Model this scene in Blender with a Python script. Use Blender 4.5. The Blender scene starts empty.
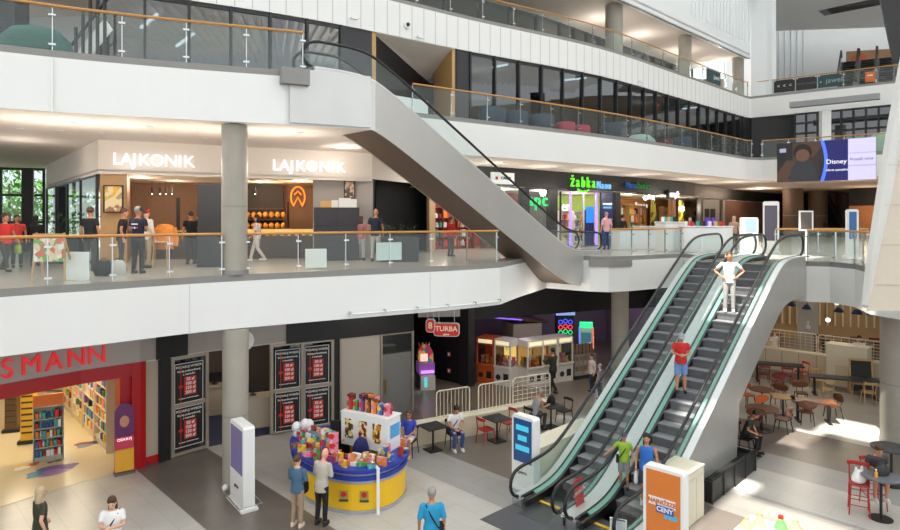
import bpy, bmesh, math, random
from mathutils import Vector, Matrix
random.seed(7)
S = bpy.context.scene
COL = S.collection
PI = math.pi
FPX, U0, V0, EYE = 616.0, 450.0, 220.0, 7.05
L1, L2, L3 = 5.6, 11.05, 16.45
DX, DY = 0.7145, 0.6997            # escalator travel direction in plan
CX, CY = 0.6997, -0.7145           # across it, towards the viewer's right
AD = math.atan2(DY, DX)

def G(u, v, z=0.0):                 # where a level at height z shows the reading (u, v)
    Y = (EYE - z) * FPX / (v - V0)
    return ((u - U0) / FPX * Y, Y)
def AT(u, v, Y):
    return ((u - U0) / FPX * Y, Y, EYE - (v - V0) / FPX * Y)
def lin(c):
    return tuple(((x / 255) / 12.92 if x / 255 <= 0.04045 else ((x / 255 + 0.055) / 1.055) ** 2.4) for x in c)

# ---------------------------------------------------------------- materials
_M = {}
def mat(name, rgb, rough=0.5, metal=0.0, var=0.0, scale=6.0, emit=0.0, bump=0.0, spec=0.5):
    if name in _M: return _M[name]
    m = bpy.data.materials.new(name); m.use_nodes = True
    nt = m.node_tree; b = nt.nodes['Principled BSDF']
    c = lin(rgb) + (1,)
    b.inputs['Base Color'].default_value = c
    b.inputs['Roughness'].default_value = rough
    b.inputs['Metallic'].default_value = metal
    b.inputs['Specular IOR Level'].default_value = spec
    if emit:
        b.inputs['Emission Color'].default_value = c
        b.inputs['Emission Strength'].default_value = emit
    if var or bump:
        tc = nt.nodes.new('ShaderNodeTexCoord'); nz = nt.nodes.new('ShaderNodeTexNoise')
        nz.inputs['Scale'].default_value = scale; nz.inputs['Detail'].default_value = 5
        nt.links.new(tc.outputs['Object'], nz.inputs['Vector'])
        if var:
            mx = nt.nodes.new('ShaderNodeMix'); mx.data_type = 'RGBA'
            mx.inputs['A'].default_value = tuple(max(0, x * (1 - var)) for x in c[:3]) + (1,)
            mx.inputs['B'].default_value = tuple(min(1, x * (1 + var)) for x in c[:3]) + (1,)
            nt.links.new(nz.outputs['Fac'], mx.inputs['Factor'])
            nt.links.new(mx.outputs['Result'], b.inputs['Base Color'])
        if bump:
            bp = nt.nodes.new('ShaderNodeBump'); bp.inputs['Strength'].default_value = bump
            nt.links.new(nz.outputs['Fac'], bp.inputs['Height']); nt.links.new(bp.outputs['Normal'], b.inputs['Normal'])
    _M[name] = m
    return m
def glass(name, tint, refl=0.08, haze=0.0, ior=1.45):
    if name in _M: return _M[name]
    m = bpy.data.materials.new(name); m.use_nodes = True
    nt = m.node_tree; nt.nodes.clear()
    out = nt.nodes.new('ShaderNodeOutputMaterial')
    tr = nt.nodes.new('ShaderNodeBsdfTransparent'); tr.inputs['Color'].default_value = lin(tint) + (1,)
    gl = nt.nodes.new('ShaderNodeBsdfGlossy'); gl.inputs['Roughness'].default_value = 0.02
    fr = nt.nodes.new('ShaderNodeFresnel'); fr.inputs['IOR'].default_value = ior
    ad = nt.nodes.new('ShaderNodeMath'); ad.operation = 'ADD'; ad.inputs[1].default_value = refl
    nt.links.new(fr.outputs['Fac'], ad.inputs[0])
    ge = nt.nodes.new('ShaderNodeNewGeometry'); inv = nt.nodes.new('ShaderNodeMath'); inv.operation = 'SUBTRACT'; inv.inputs[0].default_value = 1
    nt.links.new(ge.outputs['Backfacing'], inv.inputs[1])          # reflect once, at the outer face of the pane
    mul = nt.nodes.new('ShaderNodeMath'); mul.operation = 'MULTIPLY'; mul.use_clamp = True
    nt.links.new(ad.outputs[0], mul.inputs[0]); nt.links.new(inv.outputs[0], mul.inputs[1])
    mx = nt.nodes.new('ShaderNodeMixShader')
    nt.links.new(mul.outputs[0], mx.inputs[0]); nt.links.new(tr.outputs[0], mx.inputs[1]); nt.links.new(gl.outputs[0], mx.inputs[2])
    last = mx
    if haze:
        df = nt.nodes.new('ShaderNodeBsdfDiffuse'); df.inputs['Color'].default_value = lin((215, 225, 222)) + (1,)
        m2 = nt.nodes.new('ShaderNodeMixShader'); m2.inputs[0].default_value = haze
        nt.links.new(mx.outputs[0], m2.inputs[1]); nt.links.new(df.outputs[0], m2.inputs[2]); last = m2
    nt.links.new(last.outputs[0], out.inputs['Surface'])
    _M[name] = m
    return m

WHITE = mat('white_paint', (236, 236, 234), 0.55, var=0.02, scale=0.7)
WHITEP = mat('white_metal_panel', (232, 236, 238), 0.4, var=0.02, scale=0.6)
SOFFIT = mat('soffit_plaster', (226, 216, 206), 0.8, var=0.02, scale=1.0)
LIP = mat('slab_edge_stone', (140, 138, 134), 0.45, var=0.12, scale=3)
STONE = mat('floor_stone_pale', (178, 172, 164), 0.25, var=0.06, scale=2)
CONC = mat('concrete_column', (165, 160, 148), 0.6, var=0.10, scale=2.5, bump=0.05)
STEEL = mat('brushed_steel', (198, 197, 194), 0.36, 0.62, var=0.06, scale=1.2)
STEELD = mat('satin_steel', (120, 122, 124), 0.35, 0.9)
STEELL = mat('bright_steel', (205, 208, 210), 0.25, 0.9)
UNDER = mat('bronze_underside', (112, 96, 84), 0.5, 0.3, var=0.08, scale=1.5)
WOODR = mat('oak_handrail', (196, 140, 72), 0.4, var=0.12, scale=8)
OAK = mat('oak_panel', (190, 150, 98), 0.5, var=0.12, scale=5)
BLACK = mat('black_rubber', (22, 22, 24), 0.45)
BLACKP = mat('black_panel', (26, 26, 28), 0.5, var=0.05)
DARK = mat('dark_wall', (52, 52, 58), 0.6, var=0.05)
DARKF = mat('dark_frame', (30, 32, 36), 0.4)
CHAR = mat('charcoal', (44, 44, 46), 0.55, var=0.08)
RED = mat('signal_red', (190, 26, 28), 0.35)
GLASS = glass('rail_glass', (249, 253, 252), 0.0, 0.03)
ESCG = glass('escalator_glass', (249, 253, 252), 0.0, 0.03)
DGLASS = glass('shopfront_dark_glass', (136, 148, 158), 0.10, 0.0, 1.6)
SGLASS = glass('shop_clear_glass', (235, 240, 240), 0.03, 0.0)
FROST = mat('frosted_glass', (214, 226, 222), 0.35)
CREAM = mat('cream_laminate', (222, 216, 194), 0.5, var=0.03)
CREAMR = mat('cream_rail', (226, 212, 190), 0.45)

# ---------------------------------------------------------------- mesh builder
class MB:
    def __init__(s): s.v = []; s.f = []; s.mi = []
    def add(s, vs, fs, mi=0):
        o = len(s.v); s.v += [tuple(p) for p in vs]
        for f in fs: s.f.append(tuple(i + o for i in f)); s.mi.append(mi)
        return s
    def box(s, cx, cy, cz, sx, sy, sz, rz=0.0, mi=0):     # centre, full sizes
        c, n = math.cos(rz), math.sin(rz); vs = []
        for z in (-.5, .5):
            for x, y in ((-.5, -.5), (.5, -.5), (.5, .5), (-.5, .5)):
                a, b = x * sx, y * sy
                vs.append((cx + a * c - b * n, cy + a * n + b * c, cz + z * sz))
        return s.add(vs, [(3, 2, 1, 0), (4, 5, 6, 7), (0, 1, 5, 4), (1, 2, 6, 5), (2, 3, 7, 6), (3, 0, 4, 7)], mi)
    def bar(s, p, q, w, h=None, mi=0, up=(0, 0, 1)):       # rectangular bar from p to q
        h = h or w; p = Vector(p); q = Vector(q); d = (q - p)
        if d.length < 1e-6: return s
        d.normalize(); u = Vector(up)
        if abs(d.dot(u)) > .98: u = Vector((0, 1, 0))
        x = d.cross(u).normalized(); y = x.cross(d).normalized(); vs = []
        for b in (p, q):
            for i, j in ((-1, -1), (1, -1), (1, 1), (-1, 1)): vs.append(b + x * (i * w / 2) + y * (j * h / 2))
        return s.add(vs, [(0, 1, 2, 3), (7, 6, 5, 4), (0, 4, 5, 1), (1, 5, 6, 2), (2, 6, 7, 3), (3, 7, 4, 0)], mi)
    def tube(s, pts, r, n=8, closed=False, mi=0, ell=None, cap=True):
        pts = [Vector(p) for p in pts]; m = len(pts); rs = r if isinstance(r, (list, tuple)) else [r] * m
        rings = []; prev = None
        for i, p in enumerate(pts):
            a = pts[(i - 1) % m] if (closed or i > 0) else p
            b = pts[(i + 1) % m] if (closed or i < m - 1) else p
            d = (b - a)
            d = d.normalized() if d.length > 1e-9 else Vector((0, 0, 1))
            if prev is None:
                u = Vector((0, 0, 1)) if abs(d.z) < .9 else Vector((0, 1, 0))
                x = d.cross(u).normalized()
            else:
                x = (prev - d * prev.dot(d))
                x = x.normalized() if x.length > 1e-6 else d.orthogonal().normalized()
            prev = x; y = d.cross(x)
            ex, ey = ell if ell else (1, 1)
            rings.append([p + x * (rs[i] * ex * math.cos(2 * PI * k / n)) + y * (rs[i] * ey * math.sin(2 * PI * k / n)) for k in range(n)])
        o = [q for ring in rings for q in ring]; fs = []
        for i in range(m if closed else m - 1):
            j = (i + 1) % m
            for k in range(n): fs.append((i * n + k, i * n + (k + 1) % n, j * n + (k + 1) % n, j * n + k))
        if cap and not closed:
            fs.append(tuple(range(n - 1, -1, -1))); fs.append(tuple((m - 1) * n + k for k in range(n)))
        return s.add(o, fs, mi)
    def loft(s, rings, mi=0, cap=True):                    # rings: equal-length lists of points
        n = len(rings[0]); o = [q for r in rings for q in r]; fs = []
        for i in range(len(rings) - 1):
            for k in range(n): fs.append((i * n + k, i * n + (k + 1) % n, (i + 1) * n + (k + 1) % n, (i + 1) * n + k))
        if cap: fs.append(tuple(range(n - 1, -1, -1))); fs.append(tuple((len(rings) - 1) * n + k for k in range(n)))
        return s.add(o, fs, mi)
    def lathe(s, prof, c=(0, 0, 0), n=16, mi=0, sx=1, sy=1):
        return s.loft([[(c[0] + sx * r * math.cos(2 * PI * k / n), c[1] + sy * r * math.sin(2 * PI * k / n), c[2] + z) for k in range(n)] for r, z in prof], mi)
    def prism(s, poly, z0, z1, mi=0, mtop=None, mbot=None):
        n = len(poly); a = sum(poly[i][0] * poly[(i + 1) % n][1] - poly[(i + 1) % n][0] * poly[i][1] for i in range(n))
        if a < 0: poly = poly[::-1]
        vs = [(x, y, z0) for x, y in poly] + [(x, y, z1) for x, y in poly]
        o = len(s.v); s.v += vs
        for i in range(n):
            j = (i + 1) % n; s.f.append((o + i, o + j, o + n + j, o + n + i)); s.mi.append(mi)
        s.f.append(tuple(o + i for i in range(n - 1, -1, -1))); s.mi.append(mi if mbot is None else mbot)
        s.f.append(tuple(o + n + i for i in range(n))); s.mi.append(mi if mtop is None else mtop)
        return s
    def slabpts(s, front, back, mi=0):                      # solid between two equal outlines
        n = len(front); vs = list(front) + list(back)
        fs = [tuple(range(n)), tuple(range(2 * n - 1, n - 1, -1))]
        for i in range(n): j = (i + 1) % n; fs.append((j, i, n + i, n + j))
        return s.add(vs, fs, mi)
    def sphere(s, c, r, n=12, m=8, mi=0):
        rx, ry, rz = r if isinstance(r, (tuple, list)) else (r, r, r); rings = []
        for i in range(m + 1):
            t = PI * min(max(i / m, .02), .98) - PI / 2
            rings.append([(c[0] + rx * math.cos(t) * math.cos(2 * PI * k / n), c[1] + ry * math.cos(t) * math.sin(2 * PI * k / n), c[2] + rz * math.sin(t)) for k in range(n)])
        return s.loft(rings, mi)
    def up(s):                                             # turn a shape built flat to face local -Y
        s.v = [(x, -z, y) for x, y, z in s.v]; return s
    def build(s, name, m, parent=None, smooth=False, loc=None, rz=0):
        me = bpy.data.meshes.new(name); me.from_pydata(s.v, [], s.f)
        ms = m if isinstance(m, (list, tuple)) else [m]
        for x in ms: me.materials.append(x)
        for p, i in zip(me.polygons, s.mi): p.material_index = i; p.use_smooth = smooth
        bm = bmesh.new(); bm.from_mesh(me); bmesh.ops.recalc_face_normals(bm, faces=bm.faces); bm.to_mesh(me); bm.free()
        if smooth:
            try: me.set_sharp_from_angle(angle=math.radians(42))
            except Exception: pass
        o = bpy.data.objects.new(name, me); COL.objects.link(o)
        if parent: o.parent = parent
        if loc: o.location = loc; o.rotation_euler.z = rz
        return o

def tag(o, label=None, cat=None, group=None, kind=None):
    if label: o['label'] = label
    if cat: o['category'] = cat
    if group: o['group'] = group
    if kind: o['kind'] = kind
    return o
def thing(name, label, cat, loc=(0, 0, 0), rz=0, group=None):
    o = bpy.data.objects.new(name, None); COL.objects.link(o)
    o.location = loc; o.rotation_euler.z = rz; o.empty_display_size = .2
    return tag(o, label, cat, group)
def struct(mb, name, m, smooth=False):
    return tag(mb.build(name, m, None, smooth), kind='structure')
def kids(o): return list(o.children)
def dup(root, loc, rz=0, label=None, group=None):
    def cp(o, par):
        c = o.copy(); COL.objects.link(c)
        if par: c.parent = par
        for ch in kids(o): cp(ch, c)
        return c
    r = cp(root, None); r.location = loc; r.rotation_euler.z = rz
    if label: r['label'] = label
    if group: r['group'] = group
    return r
_TS = bpy.data.scenes.new('workbench')
def realise(o):
    _TS.collection.objects.link(o)
    with bpy.context.temp_override(scene=_TS, view_layer=_TS.view_layers[0]): dg = bpy.context.evaluated_depsgraph_get()
    dg.update(); me = bpy.data.meshes.new_from_object(o.evaluated_get(dg)); return me
def text_mesh(txt, size, depth=0.02, bold=0.0):
    cu = bpy.data.curves.new('t', 'FONT'); cu.body = txt; cu.size = size; cu.extrude = depth; cu.align_x = 'CENTER'; cu.align_y = 'CENTER'
    cu.offset = bold; cu.resolution_u = 3
    o = bpy.data.objects.new('t', cu); me = realise(o)
    bpy.data.objects.remove(o); bpy.data.curves.remove(cu)
    return me
def lettering(name, txt, m, size, loc, rz, parent=None, depth=.02, bold=0.0, sx=1.0, tilt=PI / 2):
    """upright writing that faces local -Y after rz; sx stretches it along the line"""
    me = text_mesh(txt, size, depth, bold); me.name = name; me.materials.clear(); me.materials.append(m)
    R = Matrix.Rotation(tilt, 4, 'X') @ Matrix.Diagonal((sx, 1, 1, 1)); me.transform(Matrix.Rotation(rz, 4, 'Z') @ R)
    o = bpy.data.objects.new(name, me); COL.objects.link(o); o.location = loc
    if parent: o.parent = parent
    return o
# curves in plan
def arc(c):
    d = [0.0]
    for a, b in zip(c, c[1:]): d.append(d[-1] + math.hypot(b[0] - a[0], b[1] - a[1]))
    return d
def along(c, t):
    d = arc(c); t = max(0, min(t, d[-1] - 1e-6))
    for i in range(len(c) - 1):
        if t <= d[i + 1]:
            k = (t - d[i]) / max(1e-9, d[i + 1] - d[i])
            return (c[i][0] + (c[i + 1][0] - c[i][0]) * k, c[i][1] + (c[i + 1][1] - c[i][1]) * k)
    return c[-1]
def smooth(c, n=6):                 # Catmull-Rom through the points
    out = []
    for i in range(len(c) - 1):
        p0, p1, p2, p3 = c[max(i - 1, 0)], c[i], c[i + 1], c[min(i + 2, len(c) - 1)]
        for k in range(n):
            t = k / n
            out.append(tuple(.5 * (2 * p1[j] + (p2[j] - p0[j]) * t + (2 * p0[j] - 5 * p1[j] + 4 * p2[j] - p3[j]) * t * t + (3 * p1[j] - p0[j] - 3 * p2[j] + p3[j]) * t ** 3) for j in (0, 1)))
    return out + [c[-1]]
def offset(c, d):                   # to the left of travel is positive
    out = []
    for i, p in enumerate(c):
        a, b = c[max(i - 1, 0)], c[min(i + 1, len(c) - 1)]
        tx, ty = b[0] - a[0], b[1] - a[1]; l = math.hypot(tx, ty) or 1
        out.append((p[0] - ty / l * d, p[1] + tx / l * d))
    return out
def t_at_u(c, u):                   # arc length at which a plan curve crosses the sight line of column u
    k = (u - U0) / FPX; d = arc(c)
    for i in range(len(c) - 1):
        f0 = c[i][0] - k * c[i][1]; f1 = c[i + 1][0] - k * c[i + 1][1]
        if f0 <= 0 <= f1 or f1 <= 0 <= f0:
            return d[i] + (d[i + 1] - d[i]) * (f0 / (f0 - f1) if f0 != f1 else 0)
    return 0 if c[0][0] - k * c[0][1] > 0 else d[-1]
def sub(c, t0, t1):                 # piece of a curve
    d = arc(c); return [along(c, t0)] + [p for p, q in zip(c, d) if t0 + 1e-3 < q < t1 - 1e-3] + [along(c, t1)]
def heading(c, t):
    a, b = along(c, t - .05), along(c, t + .05)
    return math.atan2(b[1] - a[1], b[0] - a[0])
def wall(mb, c, z0, z1, th=.12, mi=0):
    """a standing strip along plan curve c, thickness to the left of travel"""
    q = offset(c, th)
    for i in range(len(c) - 1):
        a, b, e, f = c[i], c[i + 1], q[i + 1], q[i]
        mb.add([(*a, z0), (*b, z0), (*e, z0), (*f, z0), (*a, z1), (*b, z1), (*e, z1), (*f, z1)],
               [(3, 2, 1, 0), (4, 5, 6, 7), (0, 1, 5, 4), (2, 3, 7, 6)] + ([(3, 0, 4, 7)] if i == 0 else []) + ([(1, 2, 6, 5)] if i == len(c) - 2 else []), mi)
    return mb
# ================================================================ the setting
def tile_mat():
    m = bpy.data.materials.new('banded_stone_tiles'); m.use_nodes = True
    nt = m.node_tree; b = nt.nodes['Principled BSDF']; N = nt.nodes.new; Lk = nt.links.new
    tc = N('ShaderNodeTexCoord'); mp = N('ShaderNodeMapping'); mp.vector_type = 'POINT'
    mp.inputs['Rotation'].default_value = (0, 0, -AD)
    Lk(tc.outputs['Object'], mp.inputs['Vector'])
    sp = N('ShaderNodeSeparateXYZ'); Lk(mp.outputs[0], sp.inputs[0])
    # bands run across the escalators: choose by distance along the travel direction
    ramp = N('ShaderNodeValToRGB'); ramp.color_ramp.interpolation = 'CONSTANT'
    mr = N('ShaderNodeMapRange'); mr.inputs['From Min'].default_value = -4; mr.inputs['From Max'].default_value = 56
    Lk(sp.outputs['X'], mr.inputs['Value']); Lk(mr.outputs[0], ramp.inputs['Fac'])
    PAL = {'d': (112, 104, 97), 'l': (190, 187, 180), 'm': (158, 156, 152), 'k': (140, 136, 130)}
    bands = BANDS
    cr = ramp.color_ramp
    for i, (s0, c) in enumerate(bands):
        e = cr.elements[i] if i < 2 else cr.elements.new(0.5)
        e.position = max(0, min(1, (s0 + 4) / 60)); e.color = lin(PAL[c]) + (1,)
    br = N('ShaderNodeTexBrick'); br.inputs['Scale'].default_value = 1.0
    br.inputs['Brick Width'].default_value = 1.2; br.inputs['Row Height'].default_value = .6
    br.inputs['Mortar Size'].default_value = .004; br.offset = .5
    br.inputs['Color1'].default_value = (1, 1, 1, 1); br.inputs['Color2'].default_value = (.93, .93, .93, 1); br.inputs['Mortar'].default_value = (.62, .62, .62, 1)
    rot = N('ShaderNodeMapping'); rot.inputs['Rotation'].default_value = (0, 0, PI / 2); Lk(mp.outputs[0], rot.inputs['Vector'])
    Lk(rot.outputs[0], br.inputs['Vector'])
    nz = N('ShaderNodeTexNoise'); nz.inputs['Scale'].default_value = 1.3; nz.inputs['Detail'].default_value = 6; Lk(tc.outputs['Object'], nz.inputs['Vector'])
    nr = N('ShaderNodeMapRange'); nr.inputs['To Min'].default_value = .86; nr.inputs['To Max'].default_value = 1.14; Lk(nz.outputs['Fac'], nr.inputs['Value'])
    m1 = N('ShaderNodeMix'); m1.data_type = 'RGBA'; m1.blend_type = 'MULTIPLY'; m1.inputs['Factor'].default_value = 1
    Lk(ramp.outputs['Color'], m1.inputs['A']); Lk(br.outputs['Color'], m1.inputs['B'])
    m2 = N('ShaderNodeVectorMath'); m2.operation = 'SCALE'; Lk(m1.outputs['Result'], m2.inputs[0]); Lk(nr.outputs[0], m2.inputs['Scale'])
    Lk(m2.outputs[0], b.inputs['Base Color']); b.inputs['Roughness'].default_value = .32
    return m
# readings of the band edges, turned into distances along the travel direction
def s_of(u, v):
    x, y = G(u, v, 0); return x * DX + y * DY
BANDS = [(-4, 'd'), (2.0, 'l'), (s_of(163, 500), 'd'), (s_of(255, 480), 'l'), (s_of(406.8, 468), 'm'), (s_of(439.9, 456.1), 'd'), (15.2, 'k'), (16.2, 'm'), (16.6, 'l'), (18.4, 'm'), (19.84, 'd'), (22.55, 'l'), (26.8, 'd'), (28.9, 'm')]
TILE = tile_mat()
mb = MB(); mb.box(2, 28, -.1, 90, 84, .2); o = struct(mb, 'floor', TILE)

E1 = smooth([(-17, 3), (-13.4, 8.3), (-9.45, 12.9), (-8.06, 14.2), (-6.4, 15.75), (-4.9, 16.75), (-3.2, 17.75), (0, 19.6), (1.7, 20.9)], 4) + \
     [(2.6, 23.0), (4.05, 25.95), (5.62, 24.7), (6.3, 24.45)] + smooth([(7.3, 24.9), (9.0, 26.0), (10.1, 26.7)], 3) + [(10.3, 23.89), (12.52, 21.62), (13.2, 21.4), (13.35, 20.3), (12.75, 18.7), (13.2, 16.6), (16, 15.2), (34, 14)]
E2 = smooth([(-22, 3.5), (-17.5, 8.5), (-14, 11.4), (-10.2, 14.0), (-7.5, 15.3), (-4.28, 16.43)], 4) + [(-2.22, 17.43), (-3.27, 18.5), (-2.9, 21.2)] + \
     smooth([(-1.4, 22.8), (7, 28.65), (13, 33.7), (19.0, 39.2)], 5) + [(19.9, 39.4), (25, 36.2), (34, 30.2), (44, 24)]
E3 = smooth([(-30, 14), (-20, 17.6), (-14, 19.6), (-8.6, 22.1), (-4.7, 24.3), (.9, 28.4), (8.06, 33.2), (15, 39.6), (22.4, 46.6)], 5) + [(22.9, 46.9), (30.2, 41.4), (44, 31)]
WESTEDGE = [(60, 74), (-4, 74), (-12, 42), (-20.1, 30.8), (-30, 26.8), (-42, 20)]
FAR = [(60, 14)] + WESTEDGE + [(-42, 3)]
def deck(name, edge, back, z, th, m_floor=STONE):
    mb = MB(); mb.prism(edge + back, z - th, z - .17, 0, 1, 2); mb.prism(offset(edge, .02) + back, z - .17, z, 3, 1, 2)
    return struct(mb, name, [WHITE, m_floor, SOFFIT, LIP])
deck('floor_upper', E1, FAR, L1, 1.42)
deck('floor_second', E2, [(60, 24)] + WESTEDGE + [(-42, 3.5)], L2, 1.45)
deck('floor_third', E3, [(60, 31)] + WESTEDGE + [(-42, 14)], L3, 1.62)
# vertical seams of the metal panels on the third-floor fascia
def seams(name, c, z0, z1, pitch, m):
    mb = MB(); d = arc(c)[-1]; t = 0.3
    while t < d:
        p = along(c, t); h = heading(c, t); mb.box(p[0], p[1], (z0 + z1) / 2, .022, .012, z1 - z0, h); t += pitch
    return struct(mb, name, m)
SEAM = mat('panel_seam', (168, 172, 176), .6)
seams('trim_1', sub(E3, t_at_u(E3, 150), t_at_u(E3, 748)), L3 - 1.6, L3 - .2, .62, SEAM)
seams('trim_2', sub(E1, 2.1, t_at_u(E1, 440)), L1 - 1.4, L1 - .2, 7.0, mat('faint_seam', (214, 214, 212), .6))

mb = MB(); p_ = along(E2, t_at_u(E2, 53)); mb.box(p_[0], p_[1] - .03, L2 - .82, .05, .04, 1.25); struct(mb, 'trim_9', WHITE)
# bulkhead wall above the third-floor corridor, its ceiling, and the storefront behind
B3 = sub(E3, t_at_u(E3, 120), t_at_u(E3, 750.3))
Z3C = 19.35
mb = MB(); wall(mb, B3, Z3C, 30, .3); struct(mb, 'wall_upper', WHITEP)
mb = MB(); mb.prism(B3 + offset(B3, 9)[::-1], Z3C + .25, Z3C + .4); struct(mb, 'ceiling_third', SOFFIT)
mb = MB(); wall(mb, B3, Z3C - .03, Z3C + .05, .12); struct(mb, 'trim_3', LIP)
bs = sub(E3, t_at_u(E3, 690), t_at_u(E3, 750.3))
mb = MB()
d3 = arc(bs)[-1]; t = .2
while t < d3:
    p = along(bs, t); mb.box(p[0] + .02, p[1] - .02, 23.0, .09, .06, 5.0, heading(bs, t)); t += .55
struct(mb, 'trim_4', WHITEP)
# right-hand ribbed wall at the far end, and the ceiling over it
WR = [(23.2, 47.6), (27, 55.0), (50, 53.0)]
mb = MB(); wall(mb, [(22.95, 46.95), (24.35, 46.0), (26.2, 58), (52, 56)], L3, 30, .3); o = struct(mb, 'wall_right', WHITEP)
mb = MB()
for k in range(34):
    x = 25.8 + k * .55; y = 58 - (x - 25.4) * 2 / 26.6
    if not 33 < x < 44: mb.box(x, y - .05, 23.2, .10, .08, 13.4)
for k in range(10):
    f = k / 10 + .03; mb.box(24.4 + 1.8 * f + .05, 46.2 + 11.7 * f, 23.2, .1, .12, 13.4)
struct(mb, 'trim_5', WHITEP)
mb = MB(); mb.box(40, 49.0, 24.35, 36, 9.5, .8, -.12); struct(mb, 'ceiling_right', WHITE)

# columns
def column(u, v, z0, z1, r, name='column', col=CONC, Y=None):
    if Y is None: x, Y = G(u, v, z0)
    else: x = (u - U0) / FPX * Y
    mb = MB(); mb.lathe([(r, z0), (r, z1 - .02)], (x, Y, 0), 28)
    mb.lathe([(r + .03, z0), (r + .03, z0 + .12)], (x, Y, 0), 28, 1)
    mb.lathe([(r + .006, z0 + (z1 - z0) * .45), (r + .006, z0 + (z1 - z0) * .45 + .03)], (x, Y, 0), 28, 1)
    return struct(mb, name, [col, LIP], True)
column(235.5, 0, 0, L1 - 1.42, .335, 'column_1', Y=16.4)
column(234.5, 0, L1, L2 - 1.45, .335, 'column_2', Y=16.55)
column(900, 443, 0, L1 - 1.42, .53, 'column_3')
column(620, 0, 0, L1 - 1.42, .38, 'column_4', Y=27.5)
b3o = offset(B3, 1.1)
for i, (u, r) in enumerate(((614, .5), (685, .43), (738, .42))):
    p = along(b3o, t_at_u(b3o, u)); column(u, 0, L3, Z3C + .25, r, 'column_%d' % (5 + i), Y=p[1])
for i, (u, Y, r) in enumerate(((793, 50, .75), (818, 54, .75), (843, 58, .6))):
    column(u, 0, L1, L2 - 1.45, r, 'column_%d' % (8 + i), mat('dark_column', (92, 74, 60), .6), Y=Y)
# outer walls that close the building
mb = MB(); wall(mb, [(60, 3), (60, 74), (-4, 74)], 0, 24, -.3); struct(mb, 'wall_back', mat('far_wall', (150, 132, 116), .8))

# ================================================================ camera, world, sun, sun baffles
cam = bpy.data.cameras.new('camera'); cam.sensor_width = 36; cam.lens = FPX / 900 * 36; cam.shift_y = -45 / 900; cam.clip_end = 300
co = bpy.data.objects.new('camera', cam); COL.objects.link(co); co.location = (0, 0, EYE); co.rotation_euler = (PI / 2, 0, 0); S.camera = co
w = bpy.data.worlds.new('sky'); S.world = w; w.use_nodes = True
nt = w.node_tree; bg = nt.nodes['Background']
tcw = nt.nodes.new('ShaderNodeTexCoord'); spw = nt.nodes.new('ShaderNodeSeparateXYZ'); nt.links.new(tcw.outputs['Generated'], spw.inputs[0])
rw = nt.nodes.new('ShaderNodeValToRGB'); nt.links.new(spw.outputs['Z'], rw.inputs['Fac'])
rw.color_ramp.elements[0].color = (.75, .78, .80, 1); rw.color_ramp.elements[1].color = (.80, .88, 1.0, 1)
nt.links.new(rw.outputs['Color'], bg.inputs['Color']); bg.inputs['Strength'].default_value = 2.1
SUN = Vector((.36, .36, -1)).normalized()
sl = bpy.data.lights.new('sun', 'SUN'); sl.energy = 14; sl.angle = math.radians(.6); sl.color = (1, .95, .86)
so = bpy.data.objects.new('sun', sl); COL.objects.link(so); so.rotation_euler = SUN.to_track_quat('-Z', 'Y').to_euler(); so.location = (-20, -20, 50)
# unseen rows of baffles added to block the sun, gaps placed for its patches
ZR = 30.5
def roof_sw(p):                      # point -> where its sun ray crosses the baffles, in travel/across coordinates
    k = (ZR - p[2]); x, y = p[0] - .36 * k, p[1] - .36 * k
    return x * DX + y * DY, x * CX + y * CY
PATCH = [((7.5, 13.4, 0), .9, 1.9), ((13.6, 20.7, 0), .4, .9), ((9.3, 18.9, 4.6), 1.1, 1.1), ((5.7, 15.0, 1.4), .9, .8), ((12.2, 24.0, 5.6), 1.6, 1.6)]
holes = [(roof_sw(p), a, b) for p, a, b in PATCH]
mb = MB(); s = -34.0
while s < 78:
    segs = [(-33.5, 48.0)]
    for (hs, hw), a, b in holes:
        if abs(s - hs) < a + .55:
            n = []
            for x0, x1 in segs:
                if hw - b > x0 and hw + b < x1: n += [(x0, hw - b), (hw + b, x1)]
                else: n.append((x0, x1))
            segs = n
    for x0, x1 in segs:
        m = (x0 + x1) / 2; mb.box(s * DX + m * CX, s * DY + m * CY, ZR + .6, .06, x1 - x0, 2.6, AD)
    s += 1.1
struct(mb, 'ceiling_baffles', WHITE)
S.view_settings.view_transform = 'Standard'; S.view_settings.look = 'None'; S.view_settings.gamma = 1; S.view_settings.use_curve_mapping = False
S.view_settings.exposure = -0.2
S.cycles.max_bounces = 8; S.cycles.diffuse_bounces = 4; S.cycles.glossy_bounces = 3; S.cycles.transparent_max_bounces = 24; S.cycles.transmission_bounces = 4
S.cycles.sample_clamp_indirect = 6; S.cycles.caustics_reflective = False; S.cycles.caustics_refractive = False
def lamp(loc, power, color=(1, .9, .78), r=.12, spot=None, kind='POINT', size=None):
    l = bpy.data.lights.new('lamp', 'SPOT' if spot else kind); l.energy = power; l.color = color
    if kind == 'AREA' and not spot: l.shape = 'RECTANGLE'; l.size, l.size_y = size
    else: l.shadow_soft_size = r
    if spot: l.spot_size = spot; l.spot_blend = .6
    o = bpy.data.objects.new('lamp', l); COL.objects.link(o); o.location = loc
    return o
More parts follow.
